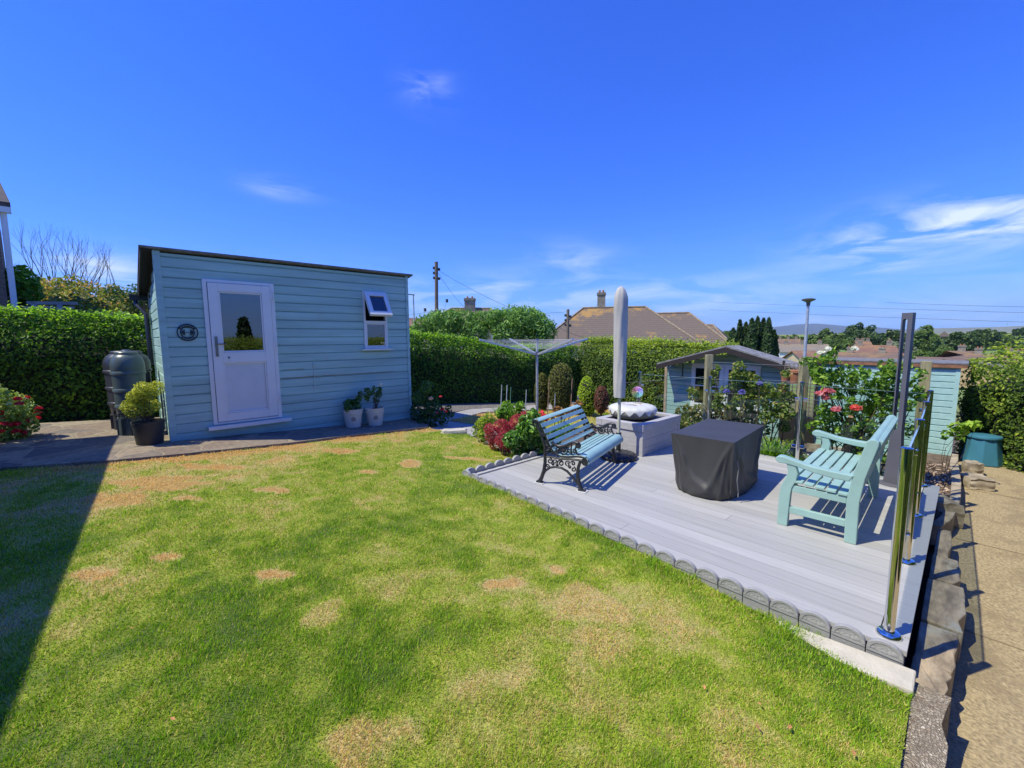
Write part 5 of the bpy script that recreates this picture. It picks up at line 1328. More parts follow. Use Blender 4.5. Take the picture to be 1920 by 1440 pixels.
for (ya, yb) in ((DH[0] + .003, ym - .004), (ym + .004, DH[1] - .003)):
    d_ = MB(); x0_, x1_ = FX - .05, FX + .0
    wd = .10
    d_.boxb(x0_, x1_, ya, ya + wd, -.9, 1.015).boxb(x0_, x1_, yb - wd, yb, -.9, 1.015).boxb(x0_, x1_, ya + wd, yb - wd, .90, 1.015).boxb(x0_, x1_, ya + wd, yb - wd, -.9, .0).boxb(x0_ + .01, x1_ - .01, ya + wd, yb - wd, .44, .47).boxb(x0_ + .01, x1_ - .01, (ya + yb) / 2 - .012, (ya + yb) / 2 + .012, .0, .90)
    dd = d_.build('door', M['white_paint'], sh, True)
    d_ = MB(); d_.boxb(FX - .03, FX - .024, ya + wd, yb - wd, .0, .90); d_.build('glass', M['dark_glass'], dd, True)
p1, p2 = PX(1281, 681, FX - .03), PX(1279, 706, FX - .03); s = MB(); s.tube([p1, p2], .012, 6).bar(p2 + Vector((0, -.06, 0)), p2 + Vector((0, .06, 0)), .02, .02); s.build('door_hook', M['black_plastic'], sh, True)
# tool store
ts = thing('tool_store', 'pale aqua clapboard store with a flat roof, behind the climbing roses', 'shed', (10.0, .07, -.43))
w = MB(); clad(w, (10.0, 0, 0), (0, 1, 0), (-1, 0, 0), (.07, 2.0), None, -.43, 1.20, pitch=.105); w.build('wall', M['pale_teal'], ts, True)
w = MB(); w.boxb(10.0, 11.0, .07, .09, -.43, 1.18).boxb(10.0, 11.0, 1.98, 2.0, -.43, 1.18).boxb(10.98, 11.0, .09, 1.98, -.43, 1.14); w.build('wall', M['pale_teal'], ts, True)
w = MB(); w.boxb(9.972, 9.979, .06, .115, -.43, 1.19).boxb(9.972, 9.979, 1.95, 2.01, -.43, 1.19).boxb(9.972, 9.979, .116, 1.949, -.43, -.37); w.build('corner_trim', M['pale_teal'], ts, True)
w = MB(); w.boxb(9.93, 11.1, -.02, 2.1, 1.225, 1.245); w.build('roof', M['felt'], ts, True)
w = MB(); w.boxb(9.935, 9.96, -.01, 2.09, 1.165, 1.2245); w.build('fascia', mat('orange brown fascia', (.26, .12, .06), .7, var=.3, scale=8), ts, True)
w = MB(); w.boxb(9.9, 11.0, .0, 2.05, -.60, -.431); w.build('plinth', M['stone'], ts, True)
# trellis panel and terracotta wall pots between them
tr_ = thing('trellis_panel', 'dark square trellis panel between the summerhouse and the aqua store', 'trellis', (9.9, 2.25, -.4))
s = MB()
for i in range(8): s.boxb(9.885, 9.90, 1.98 + i * .075, 1.995 + i * .075, .1, 1.15)
for i in range(14): s.boxb(9.901, 9.912, 1.98, 2.53, .12 + i * .078, .135 + i * .078)
s.build('lattice', mat('grey brown lattice', (.20, .16, .13), .8), tr_, True)
s = MB(); s.boxb(9.913, 9.95, 1.95, 2.56, -.45, .1).boxb(9.915, 9.95, 1.94, 1.98, .1, 1.2).boxb(9.915, 9.95, 2.53, 2.57, .1, 1.2); s.build('frame', M['dark_wood'], tr_, True)
M['terracotta'] = mat('terracotta', (.36, .15, .07), .85, var=.2, scale=9)
for px, py, sz, lb in ((1492, 706, .11, 'square terracotta planter hung by the trellis, right of the steel post'), (1473, 706, .08, 'small terracotta pot left of the steel post'), (1470, 727, .08, 'lower terracotta pot below the small one')):
    p = PD(px, py, 8.6); s = MB(); s.lathe([(sz * .7, -sz), (sz * .95, sz * .6), (sz * 1.05, sz * .6), (sz * 1.05, sz), (sz * .9, sz), (.01, sz * .8)], 16, p); tag(s.build('terracotta_pot', M['terracotta'], smooth=40), lb, 'plant pot', 'terracotta pots')
# timber posts with wires
PTS = []
for (px, py, d, lb) in ((1330, 665, 7.75, 'weathered square timber post in front of the summerhouse doors'), (1509, 672, 7.8, 'weathered square timber post beside the middle steel post, left of the roses'), (1737, 677, 7.75, 'weathered square timber post right of the charcoal lamp column')):
    p = PD(px, py, d); PTS.append(p); t = thing('timber_post', lb, 'post', (p.x, p.y, float(zg(p.x, p.y)) - .1), rad(42 if px < 1700 else 8), 'timber posts of the wire support')
    s = MB(); s.boxb(-.052, .052, -.052, .052, 0, p.z - float(zg(p.x, p.y)) + .1); s.build('post', M['raw_wood'], t, bevel=.005)
wire = thing('wire_support', 'thin galvanised wires strung between the timber posts for the climbers', 'wire', PTS[1])
s = MB(); ends = [PD(1150, 690, 10.0)] + PTS + [PTS[2] + (PTS[2] - PTS[1]) * .25]
for dz in (-.12, -.36, -.62, -.9):
    s.tube([e + Vector((-.03, -.03, dz)) for e in ends[(0 if dz == -.36 else 1):4]], .0028, 4)
s.build('strand', M['alu'], wire, True)
# climbers
M['vine'] = leafmat('climber leaves', (0.03, 0.07, 0.012), (0.10, 0.19, 0.02), (0.28, 0.38, 0.05), 0.4)
M['vine_tip'] = leafmat('climber leaves with red tips', (0.035, 0.07, 0.015), (0.12, 0.17, 0.03), (0.33, 0.26, 0.10), 0.4)
def climber(label, lst, d, n, size, m, base, flowers=(), name='climbing_rose', dj=.18, bias=0.0):
    b = blobs_px(lst, d, dj); t = thing(name, label, 'climber', base)
    P, U = clumps(b, n, .1); leaves('foliage', P, U + np.array([-.5, .2, .4]), size, m, t, .9, 1.6, rnd=.42 + bias + rng.normal(0, .26, n))
    s = MB()
    for q in b[::2]:
        bb = Vector(base) + Vector((random.uniform(-.3, .3), random.uniform(-.3, .3), 0)); tp = Vector(q[:3]); mid = (bb * .5 + tp * .5) + Vector((random.uniform(-.1, .1), random.uniform(-.1, .1), .1)); s.tube([bb, mid, tp], [.010, .008, .003], 5)
    s.build('stem', M['twig'], t, True)
    for (px, py, r, mm) in flowers: flower('flower', PD(px, py, d - .35), r, M[mm], t, 46)
    return t
bp_ = PD(1420, 790, 7.7); bz = float(zg(bp_.x, bp_.y))
climber('loose climber with reddish shoot tips on the wires in front of the summerhouse', [(1385, 690, .10), (1395, 705, .10), (1378, 705, .09), (1400, 720, .12), (1385, 725, .10), (1415, 715, .10), (1425, 730, .11), (1440, 725, .08), (1405, 745, .13), (1385, 750, .10), (1430, 750, .12), (1450, 740, .09), (1468, 725, .07), (1475, 700, .06), (1480, 745, .09), (1460, 760, .12), (1410, 775, .12), (1440, 780, .12), (1370, 770, .09), (1345, 690, .05), (1340, 700, .06), (1335, 715, .04), (1300, 740, .09), (1295, 730, .06), (1350, 745, .08), (1360, 730, .07), (1475, 775, .1), (1345, 760, .08), (1470, 800, .09), (1430, 805, .1)], 7.55, 2700, .072, M['vine_tip'], (bp_.x, bp_.y, bz), name='climbing_plant')
bp_ = PD(1600, 800, 7.6); bz = float(zg(bp_.x, bp_.y))
rl = []
rr = random.Random(11)
for (px, py, n_) in ((1545, 695, 5), (1575, 690, 4), (1560, 715, 6), (1590, 715, 5), (1535, 710, 3), (1620, 700, 3), (1655, 705, 3), (1665, 690, 3), (1610, 735, 4), (1640, 730, 4), (1570, 745, 4), (1665, 730, 4), (1660, 755, 5), (1635, 770, 6), (1600, 775, 5), (1565, 780, 4), (1540, 770, 4), (1545, 800, 5), (1590, 805, 6), (1630, 800, 6), (1665, 785, 5), (1660, 815, 5), (1620, 830, 5), (1575, 825, 4), (1700, 760, 4), (1690, 700, 3), (1710, 720, 3), (1720, 745, 3), (1550, 665, 2), (1570, 660, 2), (1525, 690, 2), (1700, 800, 3), (1655, 850, 3)):
    for _ in range(n_): rl.append((px + rr.gauss(0, 10), py + rr.gauss(0, 8), rr.uniform(.05, .10)))
rose = climber('climbing rose with pink and coral blooms on the wires before the aqua store', rl, 7.3, 3300, .075, M['vine'], (bp_.x, bp_.y, bz),
        ((1542, 740, .075, 'petal_pink'), (1553, 735, .07, 'petal_pink'), (1548, 747, .065, 'petal_pink'), (1536, 738, .05, 'petal_pink'), (1561, 735, .04, 'petal_pink'), (1568, 768, .065, 'petal_pink'), (1604, 766, .07, 'petal_coral'), (1596, 782, .03, 'petal_peach'), (1601, 655, .05, 'petal_white'), (1553, 655, .05, 'petal_white'), (1540, 662, .05, 'petal_white')))
b = blobs_px([(1815, 800, .06), (1805, 805, .07), (1795, 815, .08), (1775, 815, .06), (1830, 797, .05), (1790, 800, .06)], 8.6, .1)
shrub('bramble_shoot', 'light green shoot arching in front of the pale aqua store', 'plant', (b[2][0], b[2][1] + .1, -.4), b, 90, .10, M['vine'], bias=.2, cr=.004)
# bushes beyond the glass
b = blobs_px([(1265, 790, .14), (1285, 775, .16), (1310, 775, .16), (1335, 770, .16), (1360, 775, .16), (1385, 785, .14), (1290, 800, .18), (1330, 800, .18), (1270, 815, .14), (1375, 800, .16), (1400, 775, .1), (1405, 795, .12), (1250, 800, .10)], 8.1)
shrub('bronze_tipped_bush', 'low bush with bronze leaf tips behind the covered table and planter', 'shrub', (b[6][0], b[6][1], -.4), b, 2600, .075, M['bronze_green'])
p = PD(1448, 850, 7.1); zz = float(zg(p.x, p.y))
strap_plant('crocosmia_clump', 'bright green clump of upright strap leaves beside the covered table', 'plant', (p.x, p.y, zz), 200, .72, M['bright'], .55, .03)
p = PD(1470, 862, 6.95); b = [(p.x + random.uniform(-.25, .25), p.y + random.uniform(-.25, .25), zz + random.uniform(.1, .3), .11) for _ in range(12)]
shrub('feathery_plant', 'soft feathery green plant at the deck edge under the strap leaves', 'plant', (p.x, p.y, zz), b, 3000, .045, M['bright'], aspect=6)
for i, (px, py, r) in enumerate(((1391, 737, .05), (1362, 735, .045), (1424, 720, .04))):
    p = PD(px, py, 7.2); t = thing('agapanthus', ('purple globe flower on a tall stem, middle of the three before the summerhouse', 'purple globe flower on a tall stem, leftmost of the three before the summerhouse', 'purple globe flower on a tall stem, rightmost and highest of the three before the summerhouse')[i], 'flower', (p.x, p.y, float(zg(p.x, p.y))), 0, 'purple globe flowers')
    flower('flower', p, r * 1.2, M['petal_purple'], t, 60, flat=1); s = MB(); s.tube([(p.x, p.y, float(zg(p.x, p.y))), p], .006, 5); s.build('stem', M['twig'], t, True)
# ground cover with daisies
n = 6500; x = rng.uniform(6.72, 8.6, n); y = rng.uniform(.25, 2.6, n); z = zg(x, y) + .02 + .26 * fbm(x, y, .4, 7) * rng.uniform(.3, 1, n)
o = leaves('ground_cover', np.stack([x, y, z], 1), np.tile([[0, 0, 1.0]], (n, 1)), .055, M['bronze_green'], None, .7, 2.2, rnd=.30 + rng.normal(0, .2, n)); tag(o, kind='stuff')
n = 420; x = rng.uniform(6.72, 8.3, n); y = rng.uniform(.3, 2.4, n); z = zg(x, y) + .10 + .2 * fbm(x, y, .4, 7)
o = leaves('daisies', np.stack([x, y, z], 1), np.tile([[-.3, -.3, 1.0]], (n, 1)), .028, M['petal_white'], None, .4, 1.0); tag(o, kind='stuff')
n = 3600; x = rng.uniform(6.75, 11.6, n); y = rng.uniform(2.2, 4.9, n); k = ~((x > 10.4) & (y < 5.7)); x, y = x[k], y[k]; n = len(x)
x = np.maximum(x, 6.75); o = leaves('bed_plants', np.stack([x, y, zg(x, y) + .25 * fbm(x, y, .5, 3) * rng.uniform(0, 1, n)], 1), np.tile([[0, 0, 1.0]], (n, 1)), .08, M['hazel'], None, .8, 1.8); tag(o, kind='stuff')
# mulch bed, its stone wall, rocks, slabs, compost bin
sheet('mulch_bed', [(6.68, -.02), (9.1, .0), (9.9, .05), (9.85, .6), (6.68, .45)], .02, M['soil'], zf=lambda x, y: -.30)
n = 900; x = rng.uniform(6.7, 9.0, n); y = rng.uniform(.03, .42, n)
o = leaves('bark_mulch', np.stack([x, y, -.27 + rng.uniform(0, .03, n)], 1), np.tile([[0, 0, 1.0]], (n, 1)), .06, leafmat('bark chips', (.06, .04, .03), (.20, .14, .10), (.42, .34, .27), 0, .9), None, .5, 2.6); tag(o, kind='stuff')
wl = MB(); wp = [(9.85, -.02), (9.2, -.025), (8.6, -.05), (8.0, -.07), (7.3, -.075), (6.8, -.06), (6.3, -.02), (5.95, .05)]
for (a, c) in zip(wp[:-1], wp[1:]): wl.prism([(a[0], a[1], -.45), (c[0], c[1], -.45), (c[0], c[1] + .09, -.45), (a[0], a[1] + .09, -.45)], (0, 0, .22))
tag(wl.build('bed_wall', M['stone'], bevel=.01), 'low curved stone wall between the bark bed and the path', 'wall')
for px, py, sz, sd_, lb in ((1826, 912, (.34, .26, .17), 3, 'largest block of stone lying on the path before the compost bin'), (1824, 888, (.22, .16, .20), 5, 'upright small stone just behind the largest block'), (1757, 975, (.42, .24, .30), 9, 'pointed rock at the near end of the curved bed wall')):
    p = PZ(px, py, -.42); rock('rock', lb, (p.x, p.y, -.42 + sz[2] * .4), sz, M['stone'], sd_, .4)
sl_ = [(2.96, 3.30, -.062, .085, 'rust stained stone slab nearest the lawn, beside the deck'), (3.31, 3.78, -.085, .08, 'second stone slab from the lawn beside the deck'), (3.79, 4.48, -.105, .08, 'widest stone slab beside the deck, purple brown'), (4.50, 5.02, -.075, .075, 'grey mottled stone slab beside the deck'), (5.04, 5.75, -.03, .07, 'dark purple stone slab at the far end of the row beside the deck')]
for i, (x0, x1, ya, yb, lb) in enumerate(sl_):
    rr = random.Random(i + 20); top = -.19 + rr.uniform(-.015, .01); q = []
    for k_ in range(6): f = k_ / 5; q.append((x0 + (x1 - x0) * f, ya + rr.uniform(-.018, .018) - .01 * math.sin(f * 3.1), top + rr.uniform(-.006, .006)))
    q += [(x1, yb, top), (x0, yb, top)]
    s = MB(); s.prism(q, (rr.uniform(-.01, .01), rr.uniform(-.01, .01), -.22)); tag(s.build('stone_slab', M['slab'], bevel=.008), lb, 'stone slab', 'stone slabs beside the deck')
cb_ = PZ(1840, 871, -.42)
cp = thing('compost_bin', 'teal plastic compost bin at the end of the concrete path', 'compost bin', (cb_.x + .1, cb_.y, -.42))
M['compost'] = mat('teal plastic', (.05, .19, .27), .35, var=.08, scale=4)
s = MB(); s.lathe([(.245, 0), (.25, .02), (.19, .42), (.185, .45)], 8); s.build('bin', M['compost'], cp, smooth=20, bevel=.01)
s = MB(); s.lathe([(.205, .435), (.21, .45), (.20, .475), (.12, .49), (.002, .493)], 28); s.build('lid', M['compost'], cp, smooth=50)
# ================================================================== LEFT BACKGROUND
b = []
rr = random.Random(21)
for k in range(95):
    px = rr.uniform(28, 300); f = rr.random()
    top = np.interp(px, [28, 60, 110, 180, 230, 270, 300], [540, 518, 512, 516, 532, 552, 570])
    p = PD(px, 612 - (612 - top - 10) * f, 13.4 + 6.5 * f + rr.uniform(-.3, .3)); b.append((p.x, p.y, p.z - .25, rr.uniform(.30, .48)))
b.sort(key=lambda q: rr.random())
M['bank'] = leafmat('bank shrub leaves', (0.045, 0.07, 0.015), (0.15, 0.18, 0.035), (0.42, 0.22, 0.11), 0.35)
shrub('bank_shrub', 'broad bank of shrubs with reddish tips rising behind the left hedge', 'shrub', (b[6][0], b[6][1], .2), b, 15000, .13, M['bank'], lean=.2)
b = blobs_px([(255, 555, .3), (270, 560, .35), (262, 575, .3), (280, 580, .35), (210, 545, .18), (216, 552, .2)], 14.5, .4)
shrub('dark_conifer', 'small dark conifer tops between the reddish bank and the blue shed', 'shrub', (b[1][0], b[1][1], .2), b, 1400, .10, M['dense_green'], aspect=3)
b = blobs_px([(40, 525, .3), (28, 540, .4), (45, 545, .3), (35, 512, .2)], 15.5, .3)
shrub('evergreen_shrub', 'bright green shrub between the neighbouring house and the reddish bank', 'shrub', (b[1][0], b[1][1], .2), b, 900, .14, M['bright'])
b = blobs_px([(276, 515, .05), (268, 525, .05), (275, 533, .06), (266, 540, .05), (280, 545, .06), (272, 552, .05)], 11.0, .1)
shrub('sapling', 'thin sapling with pale leaves behind the gutter of the blue shed', 'plant', (b[5][0], b[5][1], .1), b, 70, .12, M['vine'], aspect=3)
M['bark'] = mat('grey brown bark', (.20, .14, .10), .9, var=.25, scale=12)
def bare_tree(label, px, pyt, d, spread, seed, base_z=.2):
    rr = random.Random(seed); tp = PD(px, pyt, d); H = tp.z - base_z; t = thing('bare_tree', label, 'tree', (tp.x, tp.y, base_z), 0, 'bare trees behind the left hedge')
    tr = MB(); lim = MB()
    def grow(mb, p, d_, l, r, lev):
        pts = [p]; rs = [r]; q = p
        for i in range(4):
            d_ = (d_ + Vector((rr.gauss(0, .10), rr.gauss(0, .10), .04))).normalized(); q = q + d_ * l / 4; pts.append(q); rs.append(r * (1 - .07 * (i + 1)))
        (tr if lev == 0 else lim).tube(pts, rs, 6 if lev < 2 else 4)
        if lev < 5:
            for k in range(2 if lev else 3):
                a = rr.uniform(0, 6.28); s = spread * rr.uniform(.6, 1.15)
                nd = (d_ + Vector((math.cos(a) * s, math.sin(a) * s, .25))).normalized()
                j = 4 if k < 2 else 3
                grow(lim, pts[j], nd, l * rr.uniform(.68, .86), rs[j] * .70, lev + 1)
    grow(tr, Vector((0, 0, 0)), Vector((rr.gauss(0, .06), rr.gauss(0, .06), 1)), H * .34, .09, 0)
    tr.build('trunk', M['bark'], t); lim.build('branches', M['bark'], t)
for a in (('tall bare tree behind the reddish bank, nearest the neighbouring house', 72, 455, 22, .32, 4), ('bare tree second from the left behind the reddish bank', 92, 470, 23, .32, 5), ('bare tree with crossing branches, second from the right behind the bank', 112, 462, 22, .34, 6), ('bare tree standing apart on the right, behind the reddish bank', 148, 462, 22, .28, 8), ('low bare tree half hidden by the downpipe of the neighbouring house', 36, 500, 22, .5, 13)): bare_tree(*a)
g = thing('pergola', 'low weathered timber rail structure in front of the reddish bank', 'pergola', PD(95, 600, 14.2)); s = MB()
a, c = PD(50, 568, 14.2), PD(146, 569, 14.2); s.bar(a, c, .12, .07).bar(PD(46, 577, 14.0), PD(140, 577, 14.0), .12, .05)
for px in (64, 112): s.bar(PD(px, 572, 14.0), PD(px, 585, 13.9), .08, .08); s.tube([PD(px, 575, 14.1), PD(px, 640, 14.1)], .06, 6)
s.build('rail', mat('grey old timber', (.32, .28, .23), .9, var=.3, scale=5), g, True)
p = PD(250, 600, 12.6); g = thing('bird_feeder', 'small dark lantern shaped bird feeder above the left hedge', 'bird feeder', (p.x, p.y, 1.2)); s = MB()
s.tube([(0, 0, 0), (0, 0, p.z - 1.2 - .2)], .012, 6).lathe([(.08, p.z - 1.4), (.08, p.z - 1.39), (.002, p.z - 1.388)], 10)
for i in range(6): s.tube([(.07 * math.cos(i * 1.047), .07 * math.sin(i * 1.047), p.z - 1.4), (.07 * math.cos(i * 1.047), .07 * math.sin(i * 1.047), p.z - 1.2)], .006, 4)
s.lathe([(.10, p.z - 1.2), (.002, p.z - 1.09)], 10); s.build('cage', M['black_plastic'], g)
# neighbouring house at the left edge
def block_house(t, x0, x1, y0, y1, zb, ze, m): 
    s = MB(); s.boxb(x0, x1, y0, y1, zb, ze); return s.build('wall', m, t, True)
M['pebble'] = mat('brown pebble dash', (.23, .16, .11), .95, var=.35, scale=30, bump=1, bscale=60)
M['tile_brown'] = mat('brown roof tiles', (.16, .12, .095), .85, var=.3, scale=10, stretch=(1, 1, 6), bump=.5, bscale=20)
ec = PD(20, 388, 14.5); nh = thing('neighbour_house', 'brown pebble dashed house with a white downpipe at the left edge', 'house', (ec.x - .2, ec.y, .2))
ang_ = math.atan2(ec.y, ec.x); rd = Vector((math.cos(ang_), math.sin(ang_), 0)); lf = Vector((-rd.y, rd.x, 0))
wc_ = Vector((PD(24, 590, 14.5).x, PD(24, 590, 14.5).y, 0))
q = [wc_ + lf * .05, wc_ + lf * 3.2, wc_ + lf * 3.2 + rd * 3.2, wc_ + lf * .05 + rd * 3.2]
s = MB(); s.prism([(v.x, v.y, .1) for v in q], (0, 0, ec.z - .15)); s.build('wall', M['pebble'], nh, True)
e0 = Vector((ec.x, ec.y, ec.z + .06)) - rd * .15; r0 = PD(0, 341, 17.0); r0 = e0 + (r0 - e0) * 1.3
s = MB(); s.prism([e0, r0, r0 + lf * 4, e0 + lf * 4], (0, 0, -.10)); s.build('roof', mat('dark house tiles', (.07, .06, .055), .9, var=.3, scale=8), nh, True)
s = MB(); s.bar(e0 + Vector((0, 0, -.17)), e0 + lf * 4 + Vector((0, 0, -.17)), .12, .12); s.build('gutter', M['white_paint'], nh, True)
s = MB(); s.tube([PD(6, 398, 14.4), PD(27, 588, 14.4) - Vector((0, 0, 1.5))], .05, 10); s.build('downpipe', M['white_paint'], nh, True)
# own house beyond the left edge: its eaves throw the long shadow over the lawn and paving
hs = thing('bungalow', 'rendered bungalow along the left side of the lawn, outside the frame', 'house', (-4.5, 2.0, 0))
HX, HY1 = -2.42, 9.0; EZ = 2.75
def hrot(x, y): # eaves run very slightly turned
    return (x + .068 * (y - 8.5), y)
s = MB(); a, c = hrot(HX, -8), hrot(HX, HY1); s.prism([(a[0], a[1], -.3), (c[0], c[1], -.3), (c[0] - 7, c[1], -.3), (a[0] - 7, a[1], -.3)], (0, 0, EZ + .25)); s.build('wall', mat('cream render', (.55, .48, .38), .9, var=.1, scale=6), hs, True)
EXX = -.17 - .90 * (EZ - .2) / math.tan(SUN_EL); EYY = 8.62 + .436 * (EZ - .2) / math.tan(SUN_EL)
a, c = hrot(EXX, -8.5), hrot(EXX, EYY)
r1, r2 = (a[0] - 4.4, a[1] + 4.0), (c[0] - 4.4, c[1] - 4.2)
s = MB(); rz_ = EZ + 2.3
V = [(a[0], a[1], EZ), (c[0], c[1], EZ), (c[0] - 8.8, c[1], EZ), (a[0] - 8.8, a[1], EZ), (r2[0], r2[1], rz_), (r1[0], r1[1], rz_)]
s.add(V, [(0, 1, 4, 5), (1, 2, 4), (2, 3, 5, 4), (3, 0, 5), (0, 3, 2, 1)]); s.build('roof', M['tile_brown'], hs, True)
s = MB(); s.boxb(-2.6, -2.2, -3.5, -2.2, .9, 2.1); s.build('window', M['white_plastic'], hs, True)

# ================================================================== MIDDLE BACKGROUND
M['leyland'] = leafmat('soft conifer sprays', (0.025, 0.07, 0.015), (0.08, 0.17, 0.03), (0.20, 0.32, 0.06), 0.25)
b = blobs_px([(795, 612, .42), (815, 606, .5), (845, 604, .5), (875, 606, .55), (905, 604, .5), (935, 604, .55), (960, 600, .55), (985, 602, .6), (1005, 608, .55), (1020, 620, .5), (780, 628, .4), (830, 628, .6), (890, 628, .6), (950, 628, .6), (1000, 630, .6), (972, 596, .42), (1000, 597, .38), (855, 594, .3), (925, 594, .3), (822, 598, .3)], 18.5, .8)
t = shrub('conifer_clump', 'broad soft green conifer clump behind the privet hedge', 'conifer', (b[6][0], b[6][1], -.8), b, 15000, .17, M['leyland'], aspect=3.2, jit=.7, dz=.2, lean=.3)
P, U = clumps(b, 2600, 1.0); P += U * .10; U[:, 2] += .1
leaves('sprays', P, U, .20, M['leyland'], t, .6, 3.4, rnd=.6 + rng.normal(0, .2, len(P)), tdir=U)
def roof_tile_material(name, col, lichen, sc=3.3):
    m, t_, out = newmat(name)
    tcn = N(t_, 'ShaderNodeTexCoord'); sp = N(t_, 'ShaderNodeSeparateXYZ'); t_.links.new(tcn.outputs['Object'], sp.inputs[0])
    rows = MATH(t_, 'FRACT', MATH(t_, 'MULTIPLY', sp.outputs[2], sc * 1.6))
    n1 = N(t_, 'ShaderNodeTexNoise', ins={'Scale': 7.0, 'Detail': 6.0}); t_.links.new(tcn.outputs['Object'], n1.inputs[0])
    n2 = N(t_, 'ShaderNodeTexNoise', ins={'Scale': .55, 'Detail': 6.0, 'Roughness': .7}); t_.links.new(tcn.outputs['Object'], n2.inputs[0])
    c = MIXC(t_, n1.outputs[0], tuple(.65 * x for x in col), tuple(1.35 * x for x in col))
    c = MIXC(t_, MATH(t_, 'MULTIPLY', MATH(t_, 'LESS_THAN', rows, .2), .5), c, (.05, .04, .035))
    hz = N(t_, 'ShaderNodeMapRange', ins={'From Min': 4.9, 'From Max': 6.4}); t_.links.new(sp.outputs[2], hz.inputs[0])
    lm = N(t_, 'ShaderNodeMapRange', ins={'From Min': .60, 'From Max': .70}); t_.links.new(MATH(t_, 'ADD', n2.outputs[0], MATH(t_, 'MULTIPLY', hz.outputs[0], .16)), lm.inputs[0])
    c = MIXC(t_, MATH(t_, 'MULTIPLY', lm.outputs[0], lichen), c, (.42, .24, .06))
    p = N(t_, 'ShaderNodeBsdfPrincipled', ins={'Roughness': .9}); t_.links.new(c, p.inputs['Base Color']); t_.links.new(p.outputs[0], out.inputs[0]); return m
M['roof_grey'] = roof_tile_material('grey brown tiles with lichen', (.155, .120, .092), .75)
M['roof_red'] = roof_tile_material('red brown tiles', (.21, .115, .078), .3, 2.4)
M['roof_brown'] = roof_tile_material('brown tiles', (.17, .115, .085), .3, 2.4)
M['roof_dull'] = roof_tile_material('dull stone tiles', (.22, .19, .15), .2, 2.4)
M['cream'] = mat('cream wall', (.52, .42, .26), .9, var=.1, scale=2)
M['whitewall'] = mat('white wall', (.70, .69, .66), .9, var=.05, scale=2)
M['brick'] = mat('yellow brick', (.42, .30, .16), .9, var=.2, scale=3)
M['pane'] = mat('far window pane', (.05, .06, .08), .15)
def hip_house(label, c, yaw, L, Wd, zg_, ze, zr, hip, mroof, mwall, chims=(), wins=0, name='house', group=None, ridge=True):
    """c: ground plan centre; ridge along local X; hip = inset of the ridge ends (0: gables)"""
    t = thing(name, label, 'house', (c[0], c[1], zg_), yaw, group)
    s = MB(); s.boxb(-L / 2 + .3, L / 2 - .3, -Wd / 2 + .3, Wd / 2 - .3, 0, ze - zg_)
    if hip < .1:
        for sx in (-1, 1):
            x = sx * (L / 2 - .3); s.prism([(x, -Wd / 2 + .3, ze - zg_ + .001), (x, Wd / 2 - .3, ze - zg_ + .001), (x, 0, zr - zg_ - .15)], (-sx * .2, 0, 0))
    s.build('wall', mwall, t)
    s = MB(); h0, h1 = ze - zg_ - .05, zr - zg_; e = L / 2; w = Wd / 2; r = e - hip
    V = [(-e, -w, h0), (e, -w, h0), (e, w, h0), (-e, w, h0), (-r, 0, h1), (r, 0, h1)]
    if hip < .1: th = .12; s.prism([(-e, -w, h0), (-e, 0, h1), (-e, 0, h1 + th), (-e, -w, h0 + th)], (L, 0, 0)); s.prism([(-e, w, h0 + th), (-e, 0, h1 + th), (-e, 0, h1), (-e, w, h0)], (L, 0, 0))
    else: s.add(V, [(0, 1, 5, 4), (1, 2, 5), (2, 3, 4, 5), (3, 0, 4), (0, 3, 2, 1)])
    rf = s.build('roof', mroof, t)
    if ridge:
        s = MB(); s.tube([(-r, 0, h1 + .03), (r, 0, h1 + .03)], .11, 6)
        if hip >= .1:
            for sx in (-1, 1):
                for sy in (-1, 1): s.tube([(sx * r, 0, h1 + .03), (sx * e, sy * w, h0 + .03)], .10, 6)
        s.build('ridge_tiles', mat('ridge tiles', (.27, .21, .14), .9, var=.3, scale=4), rf)
    for (cx, cy, ch, cw) in chims:
        s = MB(); zb = h1 - 1.2; s.boxb(cx - cw / 2, cx + cw / 2, cy - cw / 2, cy + cw / 2, zb, h1 + ch).boxb(cx - cw / 2 - .06, cx + cw / 2 + .06, cy - cw / 2 - .06, cy + cw / 2 + .06, h1 + ch - .25, h1 + ch - .08)
        cm_ = s.build('chimney', mat('weathered chimney', (.26, .23, .17), .9, var=.25, scale=3), rf)
        s = MB()
        for k in (-.22, .22): s.lathe([(.10, h1 + ch), (.09, h1 + ch + .22), (.002, h1 + ch + .22)], 10, (cx + k * cw, cy, 0))
        s.build('chimney_pot', M['terracotta'], cm_)
    for i in range(wins):
        x = -L / 2 + L * (i + .5) / wins
        for sy in (-1, 1):
            y = sy * (Wd / 2 - .3); s = MB(); s.boxb(x - .6, x + .6, y - .03, y + .03, (ze - zg_) * .42, (ze - zg_) * .82); f = s.build('window', M['whitewall'], t)
            s = MB(); s.boxb(x - .5, x + .5, y - .045, y + .045, (ze - zg_) * .46, (ze - zg_) * .78); s.build('pane', M['pane'], f)
    return t
def az_of(px, py=640): r = ray(px, py); return math.atan2(r.y, r.x)
def at_az(px, d): a = az_of(px); return (d * math.cos(a), d * math.sin(a))
zt = lambda px, py, d: PD(px, py, d).z
c = at_az(1150, 42); yaw = az_of(1150) - math.pi / 2
hip_house('near bungalow with a large grey brown hipped roof and one chimney, behind the parasol', c, yaw + .05, 14.2, 9.5, -1.8, zt(1150, 648, 42) + .1, zt(1150, 577, 42), 4.2, M['roof_grey'], M['cream'], [(-1.2, .3, 1.5, .75)], 4)
c = at_az(1250, 47)
